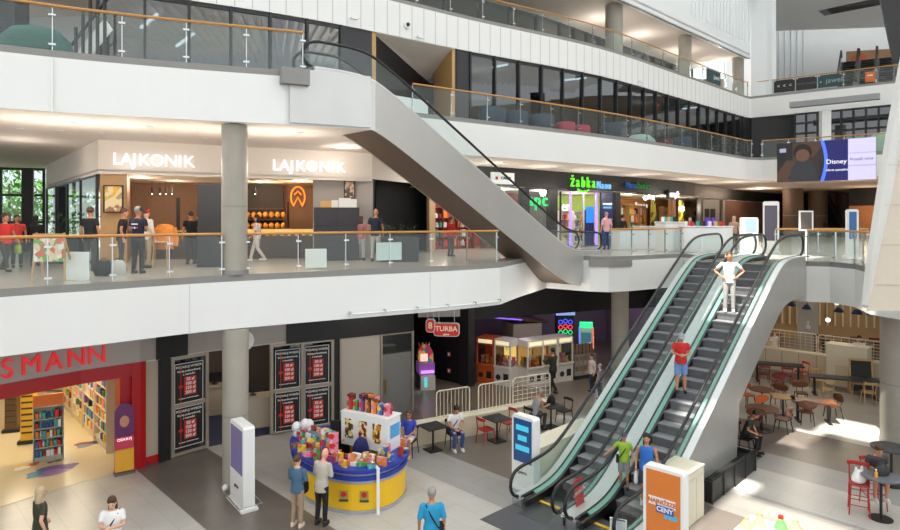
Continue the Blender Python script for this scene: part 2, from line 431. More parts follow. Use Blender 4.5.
# ================================================================ escalators
GREEN = mat('green_glow_strip', (112, 172, 154), .3, var=.3, scale=18)  # printed green band of the inner deck, plain colour
STEP = mat('grooved_step', (108, 109, 112), .55, .0, var=.08, scale=5)
STEPT = mat('step_tread', (136, 137, 140), .5, .0, var=.06, scale=6)
YEL = mat('comb_yellow', (226, 184, 40), .5)
SKIRT = mat('black_skirt', (24, 24, 26), .35)
DECKM = mat('pale_steel_deck', (226, 227, 227), .35, .3)
class Path:
    def __init__(s, root, d, c, rise, slope, s0, top, zb, turn=None):
        s.root, s.d, s.c, s.rise, s.k, s.s0, s.top, s.turn, s.zb = root, d, c, rise, slope, s0, top, turn, zb
    def xy(s, t, w):
        if s.turn and t > s.turn[0]:
            d2 = s.turn[1]; q = t - s.turn[0]; a = s.turn[0]
            n = (d2[1], -d2[0])
            if n[0] * s.c[0] + n[1] * s.c[1] < 0: n = (-n[0], -n[1])
            f = min(1, q / .8)
            nx = s.c[0] * (1 - f) + n[0] * f; ny = s.c[1] * (1 - f) + n[1] * f
            return (s.d[0] * a + d2[0] * q + nx * w, s.d[1] * a + d2[1] * q + ny * w)
        return (s.d[0] * t + s.c[0] * w, s.d[1] * t + s.c[1] * w)
    def z(s, t, lo, hi):             # incline line z = k (t - s0), eased into the flat ends lo and hi
        y = s.k * (t - s.s0); e = .14
        y = (y + lo + math.sqrt((y - lo) ** 2 + e)) / 2
        return (y + hi - math.sqrt((y - hi) ** 2 + e)) / 2
    def P(s, t, w, lo, hi, off=0.0): return (*s.xy(t, w), s.z(t, lo, hi) + off)
def frange(a, b, d):
    n = max(1, round((b - a) / d)); return [a + (b - a) * i / n for i in range(n + 1)]
def strip(p, t0, t1, w0, w1, o0, o1, th, lo, hi, step=.25):
    """a band swept along the incline between offsets (w0,o0) and (w1,o1), th thick downward"""
    mb = MB(); rings = []
    for t in frange(t0, t1, step):
        a = p.P(t, w0, lo, hi, o0); b = p.P(t, w1, lo, hi, o1)
        rings.append([a, b, (b[0], b[1], b[2] - th), (a[0], a[1], a[2] - th)])
    return mb.loft(rings)
def escalator(name, label, loc, d, c, rise, slope, s0, send, W=1.585, turn=None, flip_side=0, wedge=None, depth=1.4, first=.15, steps=(.35, .23), hand=.73, sides=(True, True), group=None, send_s=0.05, rail0=0.02):
    r = thing(name, label, 'escalator', loc, 0, group)
    lo, hi = .18, rise + .22
    p = Path(loc, d, c, rise, slope, s0, send, 0, turn)
    # cladding under the deck: both side panels and the underside
    def und(t):
        return max(-.35 if t < 1.4 else -9, p.z(t, lo, hi) - depth) if wedge is None else max(p.z(t, lo, hi) - depth, .02)
    ts = frange(send_s, send, .25)
    for w, n in ((0.0, 0), (W, 1)):
        if not sides[n]: continue
        mb = MB(); rings = []
        for t in ts:
            x, y = p.xy(t, w); zt = p.z(t, lo, hi) - .03; zb = und(t)
            if wedge is not None and t < wedge: zb = .02
            x2, y2 = p.xy(t, w + (.03 if n == 0 else -.03))
            rings.append([(x, y, zt), (x2, y2, zt), (x2, y2, zb), (x, y, zb)])
        mb.loft(rings); mb.build('side_panel', STEEL, r)
    mb = MB(); rings = []
    for t in ts:
        if wedge is not None and t < wedge: continue
        a = p.xy(t, .02); b = p.xy(t, W - .02); zb = und(t) + .02
        rings.append([(*a, zb), (*b, zb), (*b, zb + .05), (*a, zb + .05)])
    mb.loft(rings); mb.build('underside', UNDER, r)
    for w, sgn in ((0.0, 1), (W, -1)):
        f = lambda x: w + sgn * x
        strip(p, send_s, send, f(0), f(.18), 0, .0, .05, lo, hi).build('deck_strip', DECKM, r)
        strip(p, .5, send - .5, f(.235), f(.335), .0, -.03, .04, lo, hi).build('glowing_strip', GREEN, r)
        strip(p, send_s, send, f(.19), f(.235), .02, .0, .05, lo, hi).build('gasket', SKIRT, r)
        strip(p, send_s, send, f(.335), f(.39), -.03, -.05, .45, lo, hi).build('skirt', SKIRT, r)
        # glass balustrade and the handrail that loops round both newels
        mb = MB(); rings = []; gh = hand - .04
        for t in frange(-.28, send + .22, .2):
            k = 1.0
            e = min((t + .30) / .36, (send + .24 - t) / .36, 1); e = max(.02, e); k = math.sqrt(max(0, 1 - (1 - e) ** 2))
            a = p.P(max(t, -.3), f(.165), lo, hi); b = p.P(t, f(.18), lo, hi)
            mid = a[2] + gh * .5; hh = gh * .5 * k
            rings.append([(a[0], a[1], mid - hh), (b[0], b[1], mid - hh), (b[0], b[1], mid + hh), (a[0], a[1], mid + hh)])
        mb.loft(rings).build('glass_balustrade', ESCG, r)
        pts = []; R = hand / 2 - .02
        for i in range(8, -1, -1):
            a = PI / 2 + PI * i / 9 + .15; q = p.P(rail0, f(.172), lo, hi); x, y = p.xy(rail0 + R * math.cos(a), f(.172)); pts.append((x, y, q[2] + hand / 2 + R * math.sin(a)))
        for t in frange(.15, send - .15, .22): pts.append(p.P(t, f(.172), lo, hi, hand))
        for i in range(9):
            a = PI / 2 - PI * i / 9 - .1; q = p.P(send - .05, f(.172), lo, hi); x, y = p.xy(send - .05 + R * math.cos(a), f(.172)); pts.append((x, y, q[2] + hand / 2 + R * math.sin(a)))
        MB().tube(pts, .042, 8).build('handrail', BLACK, r, True)
        mb = MB(); x, y = p.xy(-.02, f(.17)); mb.box(x, y, .10, .16, .26, .2, math.atan2(d[1], d[0])); mb.build('newel_cap', STEELL, r)
    # landings with a yellow comb line
    for t0, t1, z, yl in ((-.35, .85, .012, .5), (send - 1.9, send + .4, rise + .012, send - 1.75)):
        mb = MB(); a, b = p.xy(t0, .36), p.xy(t1, .36); e, g = p.xy(t1, W - .36), p.xy(t0, W - .36)
        mb.prism([a, b, e, g], z - .03, z); lp = mb.build('comb_plate', STEELD, r)
        mb = MB(); a, b = p.xy(yl, .40), p.xy(yl + .09, .40); e, g = p.xy(yl + .09, W - .40), p.xy(yl, W - .40)
        mb.prism([a, b, e, g], z, z + .008); mb.build('comb_edge', YEL, lp)
    # steps
    t = .8; last = send - 1.85
    while t < last:
        zt = p.z(t + .12, .0, rise + .0)
        zt = max(0.0, min(rise, slope * (t + .12 - s0 - first))) + .0
        pv = max(0.0, min(rise, slope * (t - steps[0] + .12 - s0 - first)))
        x0, y0 = p.xy(t, .39); x1, y1 = p.xy(t, W - .39); dx, dy = d[0] * steps[0], d[1] * steps[0]
        prof = [(0, zt), (steps[0] + .04, zt), (steps[0] + .04, zt - .06), (.06, pv - .05), (.035, (pv + zt) / 2), (0.0, zt - .03)] if zt - pv > .02 else \
               [(0, zt), (steps[0] + .01, zt), (steps[0] + .01, zt - .06), (.05, zt - .06), (.02, zt - .04), (0, zt - .02)]
        A = [(x0 + d[0] * a, y0 + d[1] * a, z) for a, z in prof]; B = [(x1 + d[0] * a, y1 + d[1] * a, z) for a, z in prof]
        mb = MB(); mb.slabpts(A, B); o = mb.build('step', [STEP, STEPT], r)
        for pl in o.data.polygons:
            if abs(pl.normal.z) > .9: pl.material_index = 1
        t += steps[0]
    return r
AX, AY = 1.585, 15.35
WE = 1.585
escL = escalator('escalator', 'left one of the twin escalators, with empty dark steps, rising from the ground floor', (AX, AY, 0), (DX, DY), (CX, CY), L1, .667, 1.13, 12.1, wedge=5.85, sides=(True, False), group='twin escalators')
escR = escalator('escalator', 'right one of the twin escalators, carrying four riders, beside the steel clad wedge', (AX + CX * WE, AY + CY * WE, 0), (DX, DY), (CX, CY), L1, .667, 1.13, 12.1, wedge=5.85, sides=(False, True), group='twin escalators')
escU = escalator('escalator', 'long steel clad escalator crossing the upper left, from the bakery floor to the floor above', (6.34, 25.82, L1), (-DX, -DY), (-CX, -CY), L2 - L1, .555, 1.84, 13.6, W=1.5,
                 turn=(11.95, (-.9, -.435)), depth=1.45, sides=(True, True))
# steel cladding of the upper landing
mb = MB(); wall(mb, [(-4.28, 16.40), (-2.25, 17.38)], L2 - 1.40, L2 + .04, -.06); struct(mb, 'trim_6', STEEL)
mb = MB(); mb.box(-4.12, 16.36, L2 - .2, .74, .3, .42, math.atan2(.435, .9)); struct(mb, 'trim_7', LIP)
mb = MB(); mb.prism([(5.55, 24.65), (6.35, 24.40), (7.35, 24.85), (7.2, 25.4)], L1 - .42, L1 - .16); struct(mb, 'trim_8', LIP)
# the near escalator seen from its lower end at the right edge
r = thing('escalator', 'beige clad escalator end leaning in at the right edge of the picture', 'escalator', (0, 0, 0))
f = [AT(868, 311, 16.2), AT(868.5, 300, 16.2), AT(893, 190, 16.2), AT(918, 60, 16.2), AT(1010, 60, 16.2), AT(1010, 311, 16.2)]
bk = [(x + .01, y + .06, z) for x, y, z in f]
MB().slabpts(f, bk).build('underside_panel', mat('beige_cladding', (214, 202, 184), .5, var=.03), r)
g = [AT(866.5, 308, 16.35), AT(868.2, 306, 16.15), AT(893, 190, 16.15), AT(918, 60, 16.15), AT(907, 50, 16.75), AT(893, 125, 16.65), AT(884, 180, 16.5), AT(872, 258, 16.4)]
MB().slabpts(g, [(x + .05, y + .3, z) for x, y, z in g]).build('side_panel', WHITE, r)
for k in range(4):
    a, b = AT(872 + k * 4 + 4, 285 - k * 40, 16.19), AT(1010, 285 - k * 40, 16.19)
    MB().bar(a, b, .012, .012).build('panel_joint', mat('beige_joint', (180, 168, 150), .6), r)
# ================================================================ glass railings
CLAMP = STEELL
def railing(label, pts, z, pitch=1.45, h=1.08, name='glass_railing', group=None, lean=0.0, rail_m=None, extend=0):
    r = thing(name, label, 'railing', (pts[0][0], pts[0][1], z)); ox, oy = pts[0]
    L = arc(pts)[-1]; n = max(1, round(L / pitch)); ts = [L * i / n for i in range(n + 1)]
    MB().tube([(x - ox, y - oy, h) for x, y in pts], .036, 8).build('handrail', rail_m or WOODR, r, True)
    for i in range(n):
        c = sub(pts, ts[i] + .03, ts[i + 1] - .03); c = [(x - ox, y - oy) for x, y in c]
        wall(MB(), c, .02, h - .06, .014).build('glass_pane', GLASS, r)
    for i, t in enumerate(ts):
        x, y = along(pts, t); x -= ox; y -= oy; a = heading(pts, t)
        nx, ny = -math.sin(a), math.cos(a)
        mb = MB(); mb.box(x + nx * .05, y + ny * .05, h / 2 - .01, .022, .05, h - .04, a); p = mb.build('post', STEELL, r)
        for zz in (.16, h - .22): MB().box(x, y, zz, .15, .045, .045, a).build('clamp', CLAMP, p)
    return r
fx0 = lambda u, Y: ((u - U0) / FPX * Y, Y)
i1 = offset(E1, .12); i2 = offset(E2, .12); i3 = offset(E3, .12)
railing('curved glass railing with oak handrail in front of the bakery, left of the round column', sub(i1, t_at_u(i1, -25), t_at_u(i1, 222)), L1)
railing('curved glass railing with oak handrail in front of the bakery, right of the round column', sub(i1, t_at_u(i1, 247), t_at_u(i1, 498)), L1)
railing('short glass railing with oak handrail beside the foot of the long upper escalator', [(6.45, 24.75), (7.4, 25.1), (9.0, 26.2), (10.15, 26.95)], L1, 1.1)
railing('glass railing with oak handrail right of the twin escalator tops', [(12.7, 21.9), (13.05, 21.5), (13.2, 20.3), (12.62, 18.75), (13.0, 16.9), (15.5, 15.6)], L1, 1.0)
railing('glass railing with oak handrail on the left second-floor balcony', sub(i2, t_at_u(i2, -25), t_at_u(i2, 303)), L2, 1.62)
railing('long glass railing with oak handrail on the second floor behind the big escalator', sub(i2, t_at_u(offset(E2, .12), 413) , t_at_u(i2, 752)), L2, 1.75)
railing('second floor glass railing right of the far corner, above the hanging screen', sub(i2, t_at_u(i2, 762), t_at_u(i2, 905)), L2, 1.5)
railing('long glass railing with oak handrail on the third floor', sub(i3, t_at_u(i3, 380), t_at_u(i3, 748)), L3, 1.9)
railing('third floor glass railing right of the far corner carrying dark banners', sub(i3, t_at_u(i3, 756), t_at_u(i3, 910)), L3, 1.75)
# far railing of the upper floor on the far side of the landing
railing('far oak railing behind the escalator landing in front of the dark food court', [fx0(776, 25.5), fx0(822, 25.5), fx0(868, 25.0)], L1, 1.5)
# ================================================================ shops of the upper floor
WARMW = mat('warm_wall', (196, 164, 126), .6, var=.04)
SIGNW = mat('lit_white_letter', (255, 250, 252), .4, emit=.95)
SIGNG = mat('lit_green_letter', (110, 240, 60), .4, emit=.8)
SIGNB = mat('lit_blue_letter', (120, 190, 250), .4, emit=.7)
SIGNR = mat('red_letter', (226, 34, 34), .35, emit=.25)
LAMPM = mat('lamp_glow', (255, 246, 230), .4, emit=9)
COLS = [('red', (196, 44, 40)), ('orange', (226, 130, 46)), ('yellow', (234, 200, 70)), ('green', (74, 140, 74)), ('blue', (60, 100, 170)), ('white', (232, 230, 224)), ('purple', (120, 70, 140)), ('pink', (222, 130, 150)), ('teal', (70, 160, 165)), ('brown', (120, 78, 48)), ('black', (34, 32, 34)), ('gold', (214, 168, 92))]
def cm(n): return mat('product_' + n, dict(COLS)[n], .45, var=.06, scale=20)
fx = lambda u, Y: ((u - U0) / FPX * Y, Y)
def downlight(x, y, z, label=None):
    t = thing('ceiling_light', label or 'small round recessed ceiling light', 'ceiling light', (x, y, z), 0, 'recessed ceiling lights')
    MB().lathe([(.10, -.012), (.10, .0), (.075, .0), (.075, -.012)], (0, 0, 0), 14).build('rim', WHITE, t)
    MB().lathe([(.072, -.008), (.072, -.002)], (0, 0, 0), 12).build('lens', LAMPM, t)
ORD = 'first second third fourth fifth sixth seventh eighth ninth tenth eleventh twelfth thirteenth fourteenth fifteenth sixteenth seventeenth eighteenth nineteenth twentieth twenty-first twenty-second twenty-third twenty-fourth twenty-fifth twenty-sixth twenty-seventh twenty-eighth twenty-ninth thirtieth'.split()
def sign(name, label, letters, m, size, z, curve, us, depth=.05, cat='sign', back=.08, sx=1.0, bold=0.0):
    """letters set one by one along a plan curve at the columns us, facing the viewer"""
    c = offset(curve, -back); t0 = along(c, t_at_u(c, us[len(us) // 2]))
    r = thing(name, label, cat, (t0[0], t0[1], z))
    for ch, u in zip(letters, us):
        t = t_at_u(c, u); p = along(c, t)
        lettering('letter', ch, m, size, (p[0] - t0[0], p[1] - t0[1], 0), heading(c, t), r, depth, bold, sx)
    return r
def shelf(label, loc, rz, w, h, d, rows, per, zb, palette, group, glabel, body=None, back=True, header=None, hz=.3, colors=None, name='shelf_unit', depth_fill=.6, lab=True):
    """open shelving, front towards local -Y, with every carton on it a thing of its own"""
    body = body or CREAM
    r = thing(name, label, 'shelf', loc, rz)
    for sx in (-1, 1): MB().box(sx * (w / 2 - .015), 0, h / 2, .03, d, h).build('side_panel', body, r)
    if back: MB().box(0, d / 2 - .01, h / 2, w - .06, .02, h).build('back_panel', body, r)
    zs = [zb + (h - zb - .1) * i / rows for i in range(rows)]; gap = (h - zb - .1) / rows
    for z in zs + [h - .02]: MB().box(0, -.005, z, w - .06, d - .03, .025).build('shelf_board', body, r)
    MB().box(0, 0, zb / 2 - .01, w - .08, d - .1, max(.02, zb - .04)).build('plinth', body, r)
    if header:
        MB().box(0, -d / 2 + .03, h + hz / 2, w, .03, hz).build('header_board', header, r)
    c, s = math.cos(rz), math.sin(rz); N = ['lowest', 'second-lowest', 'third-lowest', 'fourth-lowest', 'fifth-lowest', 'top']; q = 0
    for i, z in enumerate(zs):
        x = -w / 2 + .05; q = 0
        while per and x < w / 2 - .06:
            bw = (w - .1) / per * random.uniform(.8, 1.2); bh = gap * random.uniform(.5, .82); n = random.choice(palette)
            if x + bw > w / 2 - .03: break
            lx, ly = x + bw / 2, -d / 2 + .04 + d * depth_fill / 2
            mb = MB(); k = random.random(); bw2 = bw * .86
            if k < .55: mb.box(0, 0, bh / 2, bw2, d * depth_fill, bh)
            else: mb.lathe([(bw2 * .48, 0), (bw2 * .48, bh * .68), (bw2 * .22, bh * .8), (bw2 * .2, bh)], (0, 0, 0), 8)
            o = mb.build('carton' if k < .55 else 'bottle', cm(n), None, k >= .55)
            o.location = (loc[0] + lx * c - ly * s, loc[1] + lx * s + ly * c, loc[2] + z + .0135); o.rotation_euler.z = rz
            kind = 'carton' if k < .55 else 'bottle'
            tag(o, '%s %s, %s from left on the %s board of the %s' % (n, kind, ORD[q], N[min(i, 5)], glabel), kind, group); q += 1
            x += bw
    return r

# --- bakery corner: side wall, front fascia, ceiling line
K = (-11.14, 19.5)
SF = smooth([K, fx(200, 20.8), fx(345, 23.0), fx(372, 23.5)], 5)       # fascia line of the bakery
SIDE = [fx(46, 29), K]
FASC = mat('cream_fascia', (222, 212, 200), .6, var=.02)
mb = MB(); wall(mb, SIDE + SF[1:], 8.52, 9.6, .15); struct(mb, 'trim_10', FASC)
mb = MB(); mb.prism(SIDE + SF[1:] + [fx(372, 33), (-20, 34)], 8.60, 8.66); struct(mb, 'ceiling_bakery', SOFFIT)
sign('shop_sign', 'lit white LAJKONIK lettering on the cream fascia left of the round column', 'LAJKONIK', SIGNW, .54, 8.98, SF, [117, 126.5, 134.5, 144, 157, 171, 180, 189], bold=0)
sign('shop_sign', 'lit white LAJKONIK lettering on the cream fascia right of the round column', 'LAJKONIK', SIGNW, .54, 8.98, SF, [276, 284.5, 292, 300.5, 312, 324.5, 332.5, 340.5], bold=0)
# window side of the bakery with trees outside, and the glazed building front beyond
GREENT = mat('leaf_green', (96, 150, 60), .7, var=.45, scale=2.5)
BARK = mat('bark', (84, 70, 56), .9)
def win(name, a, b, z0, z1, nx, nz, m=DARKF, g=SGLASS, fw=.09):
    mb = MB(); L = math.hypot(b[0] - a[0], b[1] - a[1]); h = math.atan2(b[1] - a[1], b[0] - a[0])
    for i in range(nx + 1):
        x, y = a[0] + (b[0] - a[0]) * i / nx, a[1] + (b[1] - a[1]) * i / nx; mb.box(x, y, (z0 + z1) / 2, fw, fw, z1 - z0, h)
    for j in range(nz + 1):
        z = z0 + (z1 - z0) * j / nz; z = min(max(z, z0 + fw / 2), z1 - fw / 2); mb.box((a[0] + b[0]) / 2, (a[1] + b[1]) / 2, z, L, fw * .8, fw, h)
    o = struct(mb, name, m)
    mb = MB(); mb.box((a[0] + b[0]) / 2, (a[1] + b[1]) / 2, (z0 + z1) / 2, L, .015, z1 - z0 - .02, h); g = mb.build('pane', g, o)
    return o
win('window_1', fx(47, 28.6), fx(97, 19.9), L1, 8.55, 4, 1)
win('window_2', (-30, 26.5), fx(44, 30.5), L1, 9.6, 6, 3, fw=.12)
mb = MB(); mb.box(-18.6, 29.4, 7.6, .55, .5, 4.0, .5); struct(mb, 'column_11', DARKF)
mb = MB(); mb.box(-19.6, 28.6, 7.5, .45, .45, 3.8, .5); struct(mb, 'column_12', BLACKP)
def tree(label, x, y, z, h, r, n=260):
    t = thing('tree', label, 'tree', (x, y, z))
    MB().tube([(0, 0, 0), (.1, 0, h * .4), (0, .1, h * .8)], [.16, .12, .05], 8).build('trunk', BARK, t, True)
    mb = MB()
    for _ in range(n):
        a, b, c = random.gauss(0, .45) * r, random.gauss(0, .45) * r, h * .62 + random.gauss(0, .28) * h * .6; s = random.uniform(.18, .4)
        q = [random.uniform(-1, 1) * s for _ in range(9)]
        mb.add([(a + q[0], b + q[1], c + q[2]), (a + q[3], b + q[4], c + q[5]), (a + q[6], b + q[7], c + q[8])], [(0, 1, 2)])
    mb.build('foliage', GREENT, t)
for i, (u, Y, lab) in enumerate(((8, 40, 'leafy green tree outside the leftmost window of the upper floor'), (24, 44, 'leafy green tree outside, left of the dark window post'), (62, 42, 'leafy green tree outside behind the bakery side window'), (84, 39, 'leafy green tree outside, nearest the bakery poster'))):
    x, y = fx(u, Y); tree(lab, x, y, 3.4, 7.5, 2.2, 420)
mb = MB(); mb.box(-30, 46, 3.2, 40, 22, .3); struct(mb, 'ground_outside', mat('grass_ground', (120, 140, 90), .9, var=.2))
# bakery inside
mb = MB(); wall(mb, [fx(100, 19.75), fx(127, 20.1)], L1, 8.6, .14); struct(mb, 'wall_bakery_left', OAK)
DKB = mat('dark_bakery_wall', (40, 32, 28), .6)
mb = MB(); wall(mb, [fx(127, 20.3), fx(132, 25.5), fx(218, 27.0), fx(318, 27.5), fx(316, 23.2)], L1, 8.6, .1); struct(mb, 'wall_bakery_back', mat('bakery_back', (126, 94, 70), .6, var=.1))
mb = MB(); wall(mb, [fx(228, 26.4), fx(283, 26.9)], L1, 8.6, .1); struct(mb, 'wall_bakery_dark', DKB)
mb = MB(); wall(mb, [fx(157, 26.0), fx(180, 26.3)], 6.6, 8.0, .1); struct(mb, 'trim_11', BLACKP)
mb = MB(); wall(mb, [fx(313, 23.15), fx(373, 23.6)], L1, 8.6, .14); struct(mb, 'wall_bakery_right', mat('greige_wall', (172, 164, 156), .6))
t = thing('partition', 'tall black partition standing left of the round column in front of the bakery', 'partition', (*fx(212, 19.2), L1), .1)
MB().box(0, 0, 1.28, .72, .5, 2.56).build('panel', CHAR, t); MB().box(0, 0, .03, .76, .54, .06).build('plinth', BLACKP, t)
def frame_pic(label, u, Y, z, w, h, m, rz=0, name='framed_poster', fr=BLACKP, loc=None):
    p = loc or (*fx(u, Y), z); t = thing(name, label, 'poster', p, rz)
    mb = MB(); mb.box(0, 0, 0, w - .06, .02, h - .06); mb.build('print', m, t)
    for sx in (-1, 1): MB().box(sx * (w / 2 - .02), 0, 0, .04, .05, h).build('frame_side', fr, t)
    for sz in (-1, 1): MB().box(0, 0, sz * (h / 2 - .02), w, .05, .04).build('frame_rail', fr, t)
    return t
def spots_mat(name, base, cols, scale=4):
    if name in _M: return _M[name]
    m = bpy.data.materials.new(name); m.use_nodes = True; nt = m.node_tree; b = nt.nodes['Principled BSDF']
    tc = nt.nodes.new('ShaderNodeTexCoord'); v = nt.nodes.new('ShaderNodeTexVoronoi'); v.inputs['Scale'].default_value = scale
    nt.links.new(tc.outputs['Object'], v.inputs['Vector']); r = nt.nodes.new('ShaderNodeValToRGB'); r.color_ramp.interpolation = 'CONSTANT'
    sp = nt.nodes.new('ShaderNodeSeparateColor'); nt.links.new(v.outputs['Color'], sp.inputs[0]); nt.links.new(sp.outputs[0], r.inputs['Fac'])
    al = [base] + list(cols)
    for i, c in enumerate(al):
        e = r.color_ramp.elements[i] if i < 2 else r.color_ramp.elements.new(.5); e.position = i / len(al); e.color = lin(c) + (1,)
    nt.links.new(r.outputs[0], b.inputs['Base Color']); _M[name] = m; return m
frame_pic('framed poster of yellow drinks on the oak wall of the bakery', 113.5, 19.62, 7.72, .60, .88, spots_mat('drink_print', (196, 160, 120), [(236, 190, 60), (240, 220, 170), (170, 120, 90), (230, 236, 230)], 7), .12)
frame_pic('small framed picture on the greige wall above the white boxes', 349.5, 23.25, 8.2, .42, .68, spots_mat('small_print', (150, 120, 100), [(200, 170, 140), (90, 70, 60)], 8), .12)
# bread racks and counter
DWOOD = mat('dark_wood', (66, 46, 34), .5, var=.1)
LOAF = mat('golden_loaf', (222, 150, 60), .55, var=.18, scale=9)
t = thing('bread_rack', 'dark bread rack lit warm at the back of the bakery', 'shelf', (*fx(260, 26.0), L1), .05)
for k, z in enumerate((.0, .55, 1.0, 1.45, 1.9)): MB().box(0, 0, z + .03, 2.3, .45, .05).build('shelf_board', DWOOD, t)
for sx in (-1, 1): MB().box(sx * 1.15, 0, 1.1, .05, .45, 2.2).build('side_panel', DWOOD, t)
bx, by = fx(260, 26.0)
for k, z in enumerate((1.48, 1.03, .58)):
    for i in range(9):
        if k == 0 and i < 2: continue
        mb = MB(); mb.sphere((0, 0, .13), (.105, .17, .14), 10, 6); o = mb.build('bread_loaf', LOAF, None, True); o.location = (bx - 1.0 + i * .25, by - .05, L1 + z + .05)
        tag(o, 'golden bread loaf, %s from left on the %s board of the bakery rack' % (ORD[i - (2 if k == 0 else 0)], ('upper', 'middle', 'lower')[k]), 'bread', 'loaves on the bakery rack')
GL = mat('warm_case_light', (255, 190, 96), .5, emit=1.6)
t = thing('bakery_counter', 'dark glazed pastry counter of the bakery with a warm lit case', 'counter', (*fx(275, 23.6), L1), .12)
MB().box(0, 0, .42, 3.5, .8, .84).build('base', DWOOD, t); MB().box(0, .1, 1.12, 3.4, .5, .03).build('case_top', DWOOD, t)
MB().box(0, -.32, .98, 3.4, .012, .28).build('case_glass', SGLASS, t); MB().box(0, .3, .98, 3.4, .03, .26).build('case_back', GL, t)
for i in range(12):
    mb = MB(); mb.sphere((0, 0, .06), (.11, .08, .06), 8, 5); o = mb.build('pastry', LOAF, None, True); a, b = fx(275, 23.5); o.location = (a - 1.5 + i * .27, b - .18 + i * .03, L1 + .845)
    tag(o, 'golden pastry, %s from left in the lit case of the bakery counter' % ORD[i], 'pastry', 'pastries in the counter case')
t = thing('bakery_counter', 'low dark bakery counter left of the black partition', 'counter', (*fx(176, 23.2), L1), .1)
MB().box(0, 0, .5, 2.0, .7, 1.0).build('base', DWOOD, t); MB().box(0, 0, 1.02, 2.1, .76, .05).build('worktop', OAK, t)
t = thing('wall_ornament', 'orange lit pretzel shaped ornament on the warm bakery wall', 'ornament', (*fx(298, 26.9), 8.05), .05)
ORN = mat('orange_neon', (250, 140, 50), .4, emit=1.2)
MB().tube([(.3 * math.cos(a), -.03, .45 * math.sin(a)) for a in frange(-.9, PI + .9, .25)], .035, 6).build('loop', ORN, t, True)
MB().tube([(-.2, -.03, -.4), (.0, -.03, 0), (.2, -.03, -.4)], .035, 6).build('cross', ORN, t, True); MB().tube([(-.15, -.03, .1), (0, -.03, .25), (.15, -.03, .1)], .03, 6).build('knot', ORN, t, True)
t = thing('tall_cabinet', 'dark charcoal cabinet bank against the greige wall right of the bakery', 'cabinet', (*fx(337, 22.3), L1), .15)
MB().box(0, 0, .95, 1.6, .5, 1.9).build('carcass', CHAR, t)
for i in range(2):
    for j in range(3): MB().box(-.4 + i * .8, -.26, .32 + j * .62, .76, .02, .58).build('door', DARK, t)
for u, w, h, n, lab in ((327, .46, .24, 'gold', 'brown cardboard box on the charcoal cabinet'), (335, .24, .26, 'white', 'small white box beside the brown box on the cabinet'), (345, .42, .34, 'white', 'large white box on the right of the cabinet top'), (352, .34, .30, 'white', 'white box at the right end of the cabinet top')):
    x, y = fx(u, 22.25); o = MB().box(0, 0, h / 2, w, .3, h).build('cardboard_box' if n == 'gold' else 'white_box', cm(n)); o.location = (x, y, L1 + 1.9); o.rotation_euler.z = .15; tag(o, lab, 'box')
# pendant spots in the bakery
for u in (152, 160, 166, 172, 234, 246, 255):
    x, y = fx(u, 24.6); t = thing('pendant_lamp', 'small dark pendant lamp hanging in the bakery', 'lamp', (x, y, 8.60), 0, 'pendant lamps of the bakery')
    MB().tube([(0, 0, 0), (0, 0, -.25)], .008, 5).build('cord', BLACKP, t); MB().lathe([(.035, -.25), (.05, -.5), (.04, -.5)], (0, 0, 0), 10).build('lamp_shade', BLACKP, t); MB().sphere((0, 0, -.5), .03, 8, 6).build('bulb', LAMPM, t)
# black hall right of the bakery
mb = MB(); wall(mb, [fx(373, 23.6), fx(376, 29.5), fx(428, 30.5), fx(430, 28.0)], L1, 9.6, .1); struct(mb, 'wall_hall', BLACKP)
mb = MB(); wall(mb, [fx(372, 23.5), fx(431, 27.8)], 8.62, 9.6, .12); struct(mb, 'trim_12', FASC)
# shopfront line from the hall to the far end
S1 = smooth([fx(430, 28.0), fx(480, 29.2), fx(525, 30.8), fx(600, 34.8), fx(685, 41.0), fx(726, 50.0), fx(790, 62)], 5)
mb = MB(); wall(mb, sub(S1, t_at_u(S1, 478), arc(S1)[-1]), 8.62, 9.6, .3); struct(mb, 'trim_13', BLACKP)
mb = MB(); mb.prism(S1 + offset(S1, 6)[::-1], 8.64, 8.7); struct(mb, 'ceiling_shops', SOFFIT)
S1b = offset(S1, 4.5)
REDW = mat('red_shop_wall', (150, 40, 30), .5, var=.3, scale=3)
def seg(u0, u1, c=S1): return sub(c, t_at_u(c, u0), t_at_u(c, u1))
mb = MB(); wall(mb, seg(432, 522, S1b), L1, 8.64, .1); struct(mb, 'wall_shop_red', REDW)
mb = MB(); wall(mb, seg(526, 556, S1b), L1, 8.64, .1); struct(mb, 'wall_shop_grey', mat('grey_shop', (120, 116, 112), .6))
mb = MB(); wall(mb, seg(556, 606, S1b), L1, 8.64, .1); struct(mb, 'wall_shop_green', mat('grocer_wall', (150, 190, 90), .5, var=.2))
ORW = mat('orange_shop_wall', (226, 160, 92), .6, var=.06)
mb = MB(); wall(mb, seg(618, 702, S1b), L1, 8.64, .1); struct(mb, 'wall_shop_orange', ORW)
mb = MB(); wall(mb, seg(718, 789), L1, 8.64, .1); struct(mb, 'wall_far_brown', mat('far_brown', (98, 70, 54), .6, var=.15))
def post(u, w, m, name, z1=8.64, c=S1):
    t = t_at_u(c, u); p = along(c, t); mb = MB(); mb.box(p[0], p[1], (L1 + z1) / 2, w, .3, z1 - L1, heading(c, t)); return struct(mb, name, m)
for i, (u, w, m) in enumerate(((431, .3, WARMW), (524, .5, BLACKP), (552, .55, BLACKP), (616, .5, BLACKP), (672, .5, mat('brown_pillar', (128, 82, 50), .6)), (700, .6, BLACKP), (722, .5, CONC))): post(u, w, m, 'column_%d' % (13 + i))
def pane(a, b, name, n=2): 
    p = seg(a, b); mb = MB(); wall(mb, p, L1 + .05, 8.6, .02); o = mb.build(name, SGLASS); return tag(o, kind='structure')
